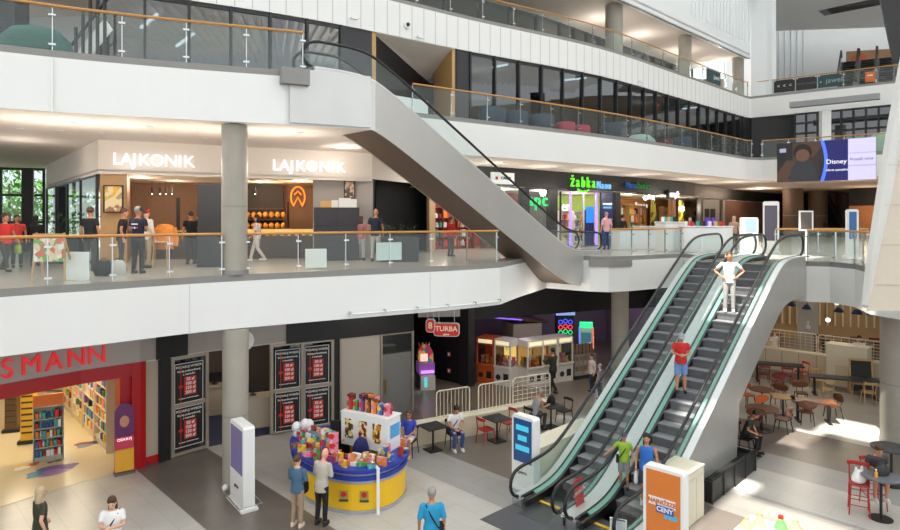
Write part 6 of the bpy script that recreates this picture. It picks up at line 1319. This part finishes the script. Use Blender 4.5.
# L1 fascia light bar with brackets
c = sub(offset(E1, -.10), t_at_u(E1, 348), t_at_u(E1, 535 if False else 497)); t = thing('light_rail', 'white slim rail on brackets along the bottom of the upper floor band', 'rail', (0, 0, L1 - 1.28)); MB().tube([(*p, 0) for p in c], .03, 6).build('bar', WHITE, t)
d = arc(c)[-1]
for k in range(6): p = along(c, d * k / 5); a = heading(c, d * k / 5); MB().box(p[0] - math.sin(a) * .05, p[1] + math.cos(a) * .05, .02, .04, .16, .10, a).build('bracket', STEELL, t)
for u, v, Y, pw, c in ((55, 440, 18.5, 120, (1, .86, .62)), (20, 420, 20, 170, (1, .86, .62)), (85, 410, 21, 130, (1, .86, .62)), (60, 395, 24, 130, (1, .86, .62))): lamp((*fx(u, Y), 2.8), pw, c, .3)
for x, y, z, pw, c in ((-8.2, 21, 2.8, 30, (1, .9, .8)), (-5.5, 22.6, 2.8, 30, (1, .9, .8)), (3.5, 29.5, 3.2, 40, (.72, .55, 1)), (7.5, 32.0, 3.2, 80, (.9, .75, .95)), (3.2, 25.2, 3.6, 45, (1, .92, .84)), (-.6, 25.0, 3.6, 20, (1, .9, .85)), (15, 35, 3.8, 150, (1, .84, .6)), (21, 32, 3.8, 150, (1, .84, .6)), (13.5, 24, 3.9, 90, (1, .88, .72)), (16, 27.5, 3.9, 90, (1, .88, .72)), (-1.5, 20.3, 3.9, 40, (1, .92, .82)), (4, 24, 3.9, 40, (1, .92, .82))): lamp((x, y, z), pw, c, .25)
# ================================================================ people
def sm(rgb, n): return mat('cloth_' + n, rgb, .8, var=.07, scale=9)
SK = {'fair': mat('skin_fair', (222, 172, 146), .55), 'tan': mat('skin_tan', (190, 132, 100), .55), 'pink': mat('skin_pink', (226, 160, 146), .55)}
HR = {'black': mat('hair_black', (28, 24, 24), .6), 'brown': mat('hair_brown', (78, 52, 36), .6), 'blond': mat('hair_blond', (196, 174, 140), .6), 'grey': mat('hair_grey', (150, 146, 142), .6)}
def remesh(mb, vox):
    me = bpy.data.meshes.new('tmp'); me.from_pydata(mb.v, [], mb.f)
    bm = bmesh.new(); bm.from_mesh(me); bmesh.ops.recalc_face_normals(bm, faces=bm.faces); bm.to_mesh(me); bm.free()
    o = bpy.data.objects.new('tmp', me)
    m = o.modifiers.new('r', 'REMESH'); m.mode = 'VOXEL'; m.voxel_size = vox
    s = o.modifiers.new('s', 'SMOOTH'); s.factor = .5; s.iterations = 3
    r = realise(o)
    bpy.data.objects.remove(o); bpy.data.meshes.remove(me)
    return r
def put(me, name, m, par):
    me.name = name; me.materials.clear(); me.materials.append(m)
    for p in me.polygons: p.use_smooth = True
    o = bpy.data.objects.new(name, me); COL.objects.link(o); o.parent = par; return o
V = Vector
def person(label, x, y, z, rz, H=1.72, pose='stand', top=None, sleeve='short', legs=None, leg='long', skin='fair', hair='brown', cut='short', shoe=None, seat=.46, tilt=0.0, lean=0.0, bag=None, strap=None, specs=False, cap=None, arms=None, fine=.012, waistc=1.0, coat=0.0):
    k = H / 1.75; t = thing('person', label, 'person', (x, y, z), rz); skin = SK[skin]; shoe = shoe or BLACKP
    sit = pose == 'sit'; pz = .93 if not sit else seat / k + .08
    dz = pz - .93
    T = lambda p: V((p[0], p[1] - lean * max(0, p[2] - pz), p[2]))      # bend the trunk forward
    up = lambda a, b, c: T((a, b, c + dz))
    sh = [up(s * .185, .0, 1.415) for s in (-1, 1)]; nk = up(0, .0, 1.46)
    hip = [V((s * .09, 0, pz - .02)) for s in (-1, 1)]
    if sit:
        kn = [V((s * .13, -.42, pz - .0)) for s in (-1, 1)]; an = [V((s * .13, -.36, max(.08, pz - .46))) for s in (-1, 1)]
        el = [up(s * .24, -.08, 1.16) for s in (-1, 1)]; wr = [V((s * .09, -.30, pz + .13)) for s in (-1, 1)]
    elif pose == 'walk':
        kn = [V((-.09, -.15, .50)), V((.09, .03, .49))]; an = [V((-.09, -.24, .10)), V((.09, .27, .13))]
        el = [up(-.25, .10, 1.15), up(.25, -.02, 1.14)]; wr = [up(-.25, .02, .92), up(.24, -.2, .95)]
    else:
        kn = [V((s * .10, -.02, .50)) for s in (-1, 1)]; an = [V((s * .11, .02, .08)) for s in (-1, 1)]
        el = [up(s * .25, .02, 1.15) for s in (-1, 1)]; wr = [up(s * .25, -.06, .92) for s in (-1, 1)]
    if arms == 'hips': el = [up(s * .40, .06, 1.19) for s in (-1, 1)]; wr = [up(s * .20, -.06, 1.02) for s in (-1, 1)]
    if arms == 'front': el = [up(s * .24, -.03, 1.16) for s in (-1, 1)]; wr = [up(s * .07, -.24, 1.14) for s in (-1, 1)]
    if arms == 'phone': el = [up(s * .22, -.06, 1.16) for s in (-1, 1)]; wr = [up(s * .05, -.27, 1.2) for s in (-1, 1)]
    if arms == 'rail': el[0] = up(-.36, -.04, 1.22); wr[0] = up(-.52, -.14, 1.10)
    if arms == 'reach': el = [up(s * .23, -.12, 1.18) for s in (-1, 1)]; wr = [up(s * .16, -.36, 1.2) for s in (-1, 1)]
    if arms == 'face': el[1] = up(.2, -.16, 1.12); wr[1] = up(.05, -.17, 1.4)
    # head frame
    hp = up(0, -.01, 1.49); R = Matrix.Rotation(tilt, 3, 'X'); hc = hp + R @ V((0, -.015, .145))
    hd = lambda a, b, c: hc + R @ V((a, b, c))
    ring = lambda zz, rx, ry, yo=0, n=14: [T((rx * math.cos(2 * PI * i / n), yo + ry * math.sin(2 * PI * i / n), zz + dz)) for i in range(n)]
    torso = [(.86, .15, .11), (.96, .155, .115), (1.09, .135 * waistc, .10), (1.25, .155, .115), (1.37, .165, .108), (1.435, .12, .085), (1.475, .062, .06)]
    body = MB(); body.loft([ring(*q) for q in torso]); body.tube([up(0, 0, 1.44), hp, hc - R @ V((0, 0, .06))], [.062, .054, .054], 10)
    hs = MB(); hs.sphere((0, 0, 0), (.076, .097, .122), 16, 12); hs.sphere((0, -.02, -.065), (.058, .072, .058), 12, 8); hs.sphere((0, -.10, -.012), (.016, .022, .026), 8, 6)
    for s in (-1, 1): hs.sphere((s * .077, .005, -.005), (.014, .022, .032), 8, 6)
    o = len(body.v); body.v += [tuple(hd(*p)) for p in hs.v]; body.f += [tuple(i + o for i in f) for f in hs.f]; body.mi += hs.mi
    for i, s in enumerate((-1, 1)):
        body.tube([sh[i], sh[i].lerp(el[i], .5), el[i], el[i].lerp(wr[i], .35), wr[i]], [.052, .046, .037, .038, .026], 10)
        d = (wr[i] - el[i]).normalized(); side = d.cross(V((s, 0, .2))).normalized(); flat = d.cross(side).normalized()
        pc = wr[i] + d * .045; hm = MB(); 
        body.tube([wr[i], pc, wr[i] + d * .095], [.026, .034, .03], 8)
        for q in range(4):
            b = wr[i] + d * .085 + side * ((q - 1.5) * .019); L = (.066, .078, .074, .058)[q]
            body.tube([b, b + d * L * .55 + flat * .008 * s, b + d * L * .95 + flat * .03 * s], [.0115, .0105, .009], 6)
        b = wr[i] + d * .03 + side * (.030 if s > 0 else -.030) ; body.tube([b, b + d * .03 + side * (.022 if s > 0 else -.022), b + d * .062 + side * (.024 if s > 0 else -.024)], [.013, .012, .010], 6)
        body.tube([hip[i], hip[i].lerp(kn[i], .5), kn[i], kn[i].lerp(an[i], .35), an[i]], [.085, .072, .052, .052, .034], 12)
        body.tube([an[i] + V((0, .05, -.03)), an[i] + V((0, -.04, -.035)), an[i] + V((0, -.14, -.05))], [.036, .04, .028], 8)
    sc = lambda mb: setattr(mb, 'v', [(a * k, b * k, c * k) for a, b, c in mb.v]) or mb
    put(remesh(sc(body), fine), 'body', skin, t)
    # clothes
    g = .016; lo = .84 - coat
    if top:
        c = MB(); c.loft([ring(lo, .165 + g, .122 + g), ring(.98, .16 + g, .118 + g)] + [ring(zz, rx + g, ry + g) for zz, rx, ry in torso[2:6]] + [ring(1.462, .075, .07)])
        for i in range(2):
            if sleeve == 'none': continue
            e = {'short': [sh[i], sh[i].lerp(el[i], .65)], 'long': [sh[i], el[i], el[i].lerp(wr[i], .92)], 'half': [sh[i], el[i]]}[sleeve]
            c.tube(e, [.060, .056, .044][:len(e)], 10); c.sphere(tuple(sh[i] + V((-.012 * (-1, 1)[i], 0, -.008))), .060, 10, 8)
        put(remesh(sc(c), .018), 'shirt' if not coat else 'jacket', top, t)
    if legs:
        c = MB()
        if leg in ('skirt', 'dress'):
            zl = .45 if not sit else pz - .1
            c.loft([ring(.98 if leg == 'skirt' else .95, .165, .125), ring(.84, .19, .15), ring(zl + .0 - dz * 0, .23, .2)])
        else:
            c.loft([[V((rx * math.cos(2 * PI * i / 14), ry * math.sin(2 * PI * i / 14), pz + zz)) for i in range(14)] for zz, rx, ry in ((-.10, .12, .09), (-.04, .165, .125), (.06, .160, .122))])
            for i in range(2):
                if leg == 'long': c.tube([hip[i], hip[i].lerp(kn[i], .5), kn[i], an[i] + V((0, 0, .02))], [.098, .086, .068, .058], 12)
                else: c.tube([hip[i], hip[i].lerp(kn[i], .5), hip[i].lerp(kn[i], .95)], [.098, .092, .085], 12)
        put(remesh(sc(c), .018), 'skirt' if leg in ('skirt', 'dress') else 'trousers' if leg == 'long' else 'shorts', legs, t)
    for i in range(2):
        c = MB(); a = an[i]; c.loft([[(a.x + (.046 + .0 * q) * math.cos(b) * (1 if q < 2 else .8), a.y - .045 + .135 * math.sin(b) * (1 if q < 2 else .85), a.z + zz) for b in frange(0, 2 * PI - .5, .5)] for q, zz in enumerate((-.08, -.04, -.005))]); c.tube([(a.x, a.y + .03, a.z - .03), (a.x, a.y + .02, a.z + .015)], [.05, .045], 8)
        sc(c).build('shoe', shoe, t, True)
    if cut != 'bald':
        c = MB(); c.sphere((0, .020, .047), (.091, .105, .106), 14, 10)
        if cut == 'long':
            c.loft([[(.088 * w * math.cos(b), .045 + yo + .062 * w * math.sin(b), zz) for b in frange(0, 2 * PI - .45, .45)] for zz, w, yo in ((.06, .95, 0), (-.05, 1.08, 0.01), (-.16, 1.1, .01), (-.24, .8, .015))])
        if cut == 'bun': c.sphere((0, .12, .04), .05, 8, 6)
        c.v = [tuple(hd(*p)) for p in c.v]; put(remesh(sc(c), .016), 'hair', HR[hair], t)
    for s in (-1, 1):
        c = MB(); c.sphere(tuple(hd(s * .032, -.088, .012)), .010, 6, 4); sc(c).build('eye', BLACK, t, True)
    c = MB(); c.sphere(tuple(hd(0, -.088, -.062)), (.024, .010, .006), 8, 5); sc(c).build('mouth', mat('lips', (160, 84, 78), .5), t, True)
    if cap:
        c = MB(); c.sphere((0, .01, .05), (.096, .11, .095), 14, 8); c.loft([[(.075 * math.cos(b), -.10 + .085 * math.sin(b), .045 + q * .012) for b in frange(0, 2 * PI - .4, .4)] for q in (0, 1)]); c.v = [tuple(hd(*p)) for p in c.v]; sc(c).build('cap', cap, t, True)
    if specs:
        c = MB(); zz = .085 if specs == 'head' else .012; yy = -.07 if specs == 'head' else -.097
        for s in (-1, 1): c.sphere((s * .034, yy, zz), (.03, .012, .02), 8, 5)
        c.tube([(-.07, yy + .03, zz), (0, yy, zz), (.07, yy + .03, zz)], .006, 5); c.v = [tuple(hd(*p)) for p in c.v]; sc(c).build('sunglasses', BLACK, t, True)
    if strap:
        c = MB(); P = [up(.12, .06, 1.44), up(.11, -.07, 1.40), up(0, -.145, 1.22), up(-.14, -.12, 1.0), up(-.185, 0, .95), up(-.12, .13, 1.02), up(.02, .14, 1.25), up(.12, .06, 1.44)]
        c.tube(P, .014, 6); sc(c).build('strap', strap, t, True); c = MB(); c.box(-.20, -.02, .93 + dz, .08, .22, .2); sc(c).build('bag', strap, t)
    if bag:
        m, i = bag; c = MB(); w = wr[i]; c.loft([[(w.x + .05 * q * math.cos(b), w.y - .02 + .14 * q * math.sin(b), w.z + zz) for b in frange(0, 2 * PI - .5, .5)] for zz, q in ((-.40, .8), (-.36, 1), (-.2, .95), (-.14, .7))]); c.tube([(w.x, w.y - .1, w.z - .16), (w.x, w.y - .03, w.z - .0), (w.x, w.y + .06, w.z - .16)], .010, 5); sc(c).build('bag', m, t, True)
    return t
fc = lambda dx, dy: math.atan2(dx, -dy)           # turn so that the person faces (dx, dy)
WT_C = sm((236, 236, 236), 'white'); BK_C = sm((26, 26, 28), 'black'); NV_C = sm((34, 38, 58), 'navy'); JN = sm((52, 78, 132), 'jeans'); GY = sm((150, 150, 152), 'grey'); DG = sm((60, 60, 62), 'darkgrey'); RD = sm((190, 36, 36), 'red'); KH = sm((166, 142, 116), 'khaki')
WS = mat('white_shoe', (230, 230, 228), .5)
def escp(s, w): x, y = esc_pt(s, w); return x, y, max(0, .667 * (s - 1.28 + .0)) + .012
# ground floor
person('blond woman in a dark olive dress walking at the lower left corner', -8.25, 12.4, 0, fc(.5, .8), 1.66, 'walk', sm((58, 62, 44), 'olive'), 'short', sm((58, 62, 44), 'olive'), 'dress', 'fair', 'blond', 'long')
person('woman in a white T-shirt with sunglasses on her head looking at a phone, lower left', -6.6, 12.05, 0, fc(.3, -1), 1.66, 'stand', WT_C, 'short', JN, 'long', 'fair', 'brown', 'long', WS, tilt=.3, arms='phone', strap=BK_C, specs='head')
person('woman in a denim jacket and khaki trousers seen from behind at the kiosk', -3.52, 14.2, 0, fc(.35, 1), 1.62, 'stand', sm((72, 104, 132), 'denim'), 'long', KH, 'long', 'fair', 'brown', 'bun', sm((226, 206, 186), 'beigeshoe'), arms='front', bag=(BK_C, 0))
person('bald man in a beige jacket and black trousers seen from behind at the kiosk', -2.98, 14.28, 0, fc(.45, 1), 1.72, 'stand', sm((186, 178, 164), 'beige'), 'long', BK_C, 'long', 'pink', 'grey', 'bald', arms='front', coat=.06, lean=.12, tilt=.35)
person('dark haired seller standing behind the monitor of the kiosk', -2.92, 16.95, 0, fc(-.1, -1), 1.70, 'stand', BK_C, 'short', BK_C, 'long', 'fair', 'black', 'short', arms='reach')
bx, by = G(409, 455); person('woman in a blue T-shirt seated at the left small black table', bx, by + .02, 0, -.35 + .1, 1.66, 'sit', sm((56, 78, 190), 'royal'), 'short', sm((226, 216, 204), 'cream'), 'short', 'tan', 'brown', 'bun', sm((206, 176, 146), 'sandal'), .47, specs='eyes')
bx, by = G(454, 447.5); person('man in a white T-shirt and jeans seated looking down at his phone', bx, by + .02, 0, .35, 1.74, 'sit', WT_C, 'short', JN, 'long', 'tan', 'black', 'short', WS, .47, tilt=.5, lean=.22, strap=BK_C)
person('grey haired man in a bright blue shirt, seen from behind at the bottom edge', -.36, 12.2, 0, fc(-.1, 1), 1.74, 'stand', sm((40, 150, 196), 'turquoise'), 'half', DG, 'long', 'tan', 'grey', 'short', strap=BK_C, coat=.08)
bx, by = G(533, 431); person('man in a grey tank top leaning on the third small black table', bx, by, 0, fc(.87, .5), 1.74, 'sit', GY, 'none', DG, 'long', 'tan', 'grey', 'short', None, .47, tilt=.45, lean=.45, arms='reach')
x, y = G(553, 393); person('person in dark clothes with their back to us at the claw machines', x, y, 0, fc(-.5, .7), 1.82, 'walk', sm((46, 48, 40), 'darkolive'), 'long', BK_C, 'long', 'tan', 'black', 'short', arms='reach')
x, y = G(592, 392); person('boy in a pale top and patterned trousers right of the capsule boxes', x, y, 0, fc(-.8, -.3), 1.55, 'stand', sm((206, 196, 188), 'pale'), 'short', sm((58, 66, 100), 'pattern'), 'long', 'fair', 'brown', 'short', bag=(BK_C, 1))
x, y = G(600, 399); person('child in a grey striped shirt behind the left escalator balustrade', x, y, 0, fc(-.6, .5), 1.38, 'stand', sm((130, 132, 146), 'stripe'), 'short', NV_C, 'long', 'fair', 'grey', 'short')
x, y, z = escp(7.6, 2.3); person('man in a white polo shirt and grey trousers, hands on hips, high on the escalator', x, y, z, -.35, 1.82, 'stand', sm((208, 208, 206), 'polo'), 'short', sm((160, 158, 154), 'palegrey'), 'long', 'tan', 'brown', 'short', WS, arms='hips')
x, y, z = escp(4.66, 2.13); person('man in a red T-shirt, denim shorts and a cap in the middle of the escalator', x, y, z, -.2, 1.66, 'stand', RD, 'short', sm((104, 138, 190), 'paledenim'), 'short', 'tan', 'grey', 'short', BLACKP, tilt=.35, arms='front', cap=sm((150, 160, 176), 'capgrey'))
x, y, z = escp(1.87, 1.98); person('child in a lime T-shirt and dark cap holding the handrail low on the escalator', x, y, z, -.3, 1.38, 'stand', sm((150, 190, 60), 'lime'), 'short', GY, 'short', 'tan', 'brown', 'short', BLACKP, arms='rail', strap=BK_C, cap=sm((70, 76, 84), 'capdark'))
x, y, z = escp(1.72, 2.66); person('woman in a blue vest top with long dark hair at the foot of the escalator', x, y, z, -.35, 1.66, 'stand', sm((46, 110, 196), 'azure'), 'none', sm((60, 66, 84), 'slate'), 'short', 'tan', 'black', 'long', WS, bag=(WT_C, 0))
person('woman in a dark top leaning over the grey high table at the right edge', W_X, W_Y, 0, fc(-.2, -1), 1.70, 'sit', sm((70, 70, 74), 'charcoal'), 'short', sm((150, 120, 96), 'tanshorts'), 'short', 'tan', 'brown', 'short', WS, .75, tilt=.4, lean=.4, arms='front', specs='head')
chair('dark chair under the seated person beside the escalator wedge', 8.95, 18.7, fc(.6, -.6), BLKC)
person('person in a dark olive shirt seated beside the escalator wedge', 8.95, 18.7, 0, fc(.6, -.6), 1.7, 'sit', sm((50, 54, 46), 'darkgreen'), 'short', BK_C, 'long', 'tan', 'black', 'short', None, .47, tilt=.5, lean=.4)
person('man in a white shirt behind the cream counter in the food court', 18.6, 28.0, 0, fc(-.4, -1), 1.78, 'stand', WT_C, 'short', DG, 'long', 'tan', 'black', 'short', arms='reach')
person('person in a white top behind the gridded rail at the left of the food court', 15.9, 30.2, 0, fc(.3, -1), 1.6, 'stand', WT_C, 'short', DG, 'long', 'fair', 'brown', 'short')
# upper floor
P1 = lambda u, Y: (*fx(u, Y), L1)
person('woman in a red top with a bag, walking at the far left windows', *P1(5, 17.2), fc(.8, -.3), 1.62, 'walk', sm((206, 52, 48), 'coral'), 'short', sm((66, 60, 56), 'brownish'), 'long', 'tan', 'brown', 'short', bag=(sm((150, 170, 60), 'limebag'), 1))
person('woman in a coral top second from the left by the windows', *P1(17, 19.0), fc(.6, -.6), 1.60, 'stand', sm((206, 60, 56), 'coral2'), 'short', DG, 'long', 'tan', 'brown', 'long')
person('woman with long black hair in black, standing left of the easel poster', *P1(35.5, 19.6), fc(0, 1), 1.58, 'stand', BK_C, 'long', BK_C, 'long', 'fair', 'black', 'long')
person('man in a black T-shirt seen from behind, left of the bakery entrance', *P1(90, 17.5), fc(.05, 1), 1.80, 'stand', BK_C, 'short', DG, 'long', 'tan', 'brown', 'short')
person('man in black leaning beside the man with the printed shirt', *P1(121, 17.9), fc(.6, .3), 1.78, 'stand', BK_C, 'short', DG, 'long', 'tan', 'brown', 'short', lean=.12)
pq = person('man in a dark cap and navy shirt with round prints on its back', *P1(138, 16.75), fc(.1, 1), 1.80, 'stand', NV_C, 'short', BK_C, 'long', 'tan', 'grey', 'short', cap=sm((44, 42, 44), 'capblack'), arms='front')
for dx, c in ((-.07, (206, 80, 60)), (.0, (236, 236, 236)), (.07, (90, 150, 220))): MB().sphere((dx, .155, 1.24), (.028, .012, .028), 10, 6).build('shirt_print', mat('print_%d' % c[0], c, .5), pq)
MB().box(0, .158, 1.34, .18, .012, .03).build('shirt_print', WT, pq)
person('person in a red cap and pale blouse behind the man in the navy shirt', *P1(146, 18.6), fc(.3, .9), 1.78, 'stand', sm((222, 214, 204), 'blouse'), 'long', KH, 'long', 'fair', 'brown', 'short', cap=RD)
person('man in black standing at the bakery counter left of the black partition', *P1(191, 20.3), fc(-.5, .6), 1.72, 'stand', BK_C, 'short', DG, 'long', 'tan', 'brown', 'short')
person('person in dark clothes right next to the black partition', *P1(200, 20.9), fc(-.8, .3), 1.66, 'stand', sm((50, 40, 40), 'darkbrown'), 'long', BK_C, 'long', 'fair', 'brown', 'long')
person('woman in white walking left past the round column with a brown bag', *P1(257, 21.6), fc(-.9, -.2), 1.62, 'walk', sm((226, 214, 208), 'offwhite'), 'half', sm((222, 210, 204), 'offwhite2'), 'long', 'tan', 'black', 'long', WS, bag=(sm((110, 76, 50), 'brownbag'), 0))
person('woman in a patterned red top left of the bald man in navy', *P1(361, 22.2), fc(.3, 1), 1.58, 'stand', sm((170, 110, 110), 'redpattern'), 'short', sm((190, 186, 182), 'palegrey2'), 'long', 'tan', 'brown', 'long')
person('bald man in a navy T-shirt seen from behind, right of the charcoal cabinet', *P1(375.5, 21.6), fc(.1, 1), 1.84, 'stand', NV_C, 'short', sm((186, 180, 172), 'stone'), 'long', 'tan', 'brown', 'bald', lean=.05)
person('person in a red shirt in front of the red shop under the long escalator', *P1(451, 24.6), fc(.6, .5), 1.58, 'stand', RD, 'long', DG, 'long', 'tan', 'brown', 'short')
person('man in a pink shirt and jeans seen from behind at the grocer entrance', *P1(606.5, 30.5), fc(-.2, 1), 1.82, 'stand', sm((226, 170, 176), 'pinkshirt'), 'half', JN, 'long', 'pink', 'grey', 'short')
person('person in dark clothes looking into the bookshop', *P1(622, 36.0), fc(.2, 1), 1.7, 'stand', BK_C, 'long', DG, 'long', 'fair', 'black', 'short')
person('blond woman behind the right end of the white kiosk counter', *P1(734, 30.2), fc(-.1, -1), 1.62, 'stand', sm((190, 150, 130), 'apricot'), 'short', DG, 'long', 'fair', 'blond', 'long')
person('person in pink at the far bookshop counter', *P1(690, 34.0), fc(-.2, -1), 1.55, 'stand', sm((226, 90, 130), 'magenta'), 'short', DG, 'long', 'fair', 'blond', 'short')
# bags at the railing, a coat on a chair, things on the high table
for u, Y, m, lab, w in ((104, 16.0, BK_C, 'black rucksack on the floor by the bakery railing, left of the pale one', .5), (118, 16.1, sm((190, 188, 184), 'palebag'), 'pale grey rucksack on the floor by the bakery railing', .42)):
    t = thing('rucksack', lab, 'bag', (*fx(u, Y), L1), .2); MB().loft([[(w / 2 * q * math.cos(b), .17 * q * math.sin(b), zz) for b in frange(0, 2 * PI - .45, .45)] for zz, q in ((0, .85), (.1, 1), (.3, .9), (.4, .5))]).build('body', m, t, True); MB().tube([(.08 * math.cos(b), 0, .38 + .07 * math.sin(b)) for b in frange(0, PI, .4)], .014, 5).build('handle', BLACKP, t)
cx_, cy_ = fx(161, 18.8); chair('beech chair with an orange coat, between the navy shirted man and the bakery counter', cx_, cy_, .3, BEECH, .8, 'wide', z=L1, name='high_chair')
t = thing('coat', 'orange coat draped over the high beech chair in the bakery', 'coat', (cx_ + .02, cy_ + .22, L1 + .55), .3); MB().loft([[(.30 * q * math.cos(b), .10 * q * math.sin(b), zz) for b in frange(0, 2 * PI - .45, .45)] for zz, q in ((0, .8), (.3, .9), (.6, 1), (.74, .7), (.78, .3))]).build('body', sm((226, 140, 60), 'orangecoat'), t, True); MB().tube([(-.26, 0, .66), (-.34, -.02, .3), (-.3, 0, .1)], .07, 8).build('sleeve', sm((226, 140, 60), 'orangecoat'), t, True); MB().tube([(.26, 0, .66), (.34, -.02, .3), (.3, 0, .1)], .07, 8).build('sleeve', sm((226, 140, 60), 'orangecoat'), t, True)
t = thing('handbag', 'dark grey handbag standing on the grey high table at the right edge', 'bag', (HX + .06, HY + .05, 1.02), .2); MB().loft([[(.2 * q * math.cos(b), .1 * q * math.sin(b), zz) for b in frange(0, 2 * PI - .45, .45)] for zz, q in ((0, .9), (.08, 1), (.2, .8), (.26, .5))]).build('body', CHAR, t, True); MB().tube([(.12 * math.cos(b), 0, .22 + .16 * math.sin(b)) for b in frange(0, PI, .35)], .012, 5).build('handle', BLACK, t)
t = thing('juice_bottle', 'small orange juice bottle on the grey high table', 'bottle', (HX - .17, HY - .08, 1.02)); MB().lathe([(.035, 0), (.035, .11), (.015, .14), (.015, .16)], (0, 0, 0), 10).build('body', mat('juice', (236, 160, 40), .3), t, True); MB().lathe([(.018, .16), (.018, .185)], (0, 0, 0), 10).build('cap', WT, t)
x, y = G(551, 427); t = thing('rucksack', 'small black rucksack on the third small black table', 'bag', (x + .02, y + .1, .75), .5); MB().loft([[(.17 * q * math.cos(b), .12 * q * math.sin(b), zz) for b in frange(0, 2 * PI - .45, .45)] for zz, q in ((0, .85), (.1, 1), (.22, .8), (.3, .4))]).build('body', BK_C, t, True); MB().tube([(.05 * math.cos(b), 0, .28 + .06 * math.sin(b)) for b in frange(0, PI, .4)], .01, 5).build('handle', BLACK, t)

bpy.data.scenes.remove(_TS)
# things that read alike: say which one, counted from the left
NUM = 'zero one two three four five six seven eight nine ten eleven twelve thirteen fourteen fifteen sixteen seventeen eighteen nineteen twenty twenty-one twenty-two twenty-three twenty-four twenty-five twenty-six twenty-seven twenty-eight twenty-nine thirty'.split()
same = {}
for o in COL.objects:
    if o.parent is None and 'label' in o: same.setdefault(o['label'], []).append(o)
for l, os_ in same.items():
    if len(os_) > 1:
        os_.sort(key=lambda o: o.location.x / max(1, o.location.y))
        for i, o in enumerate(os_): o['label'] = ('leftmost' if i == 0 else 'rightmost' if i == len(os_) - 1 else ORD[i] + ' from left') + ' of ' + NUM[min(len(os_), 30)] + ' alike: ' + l
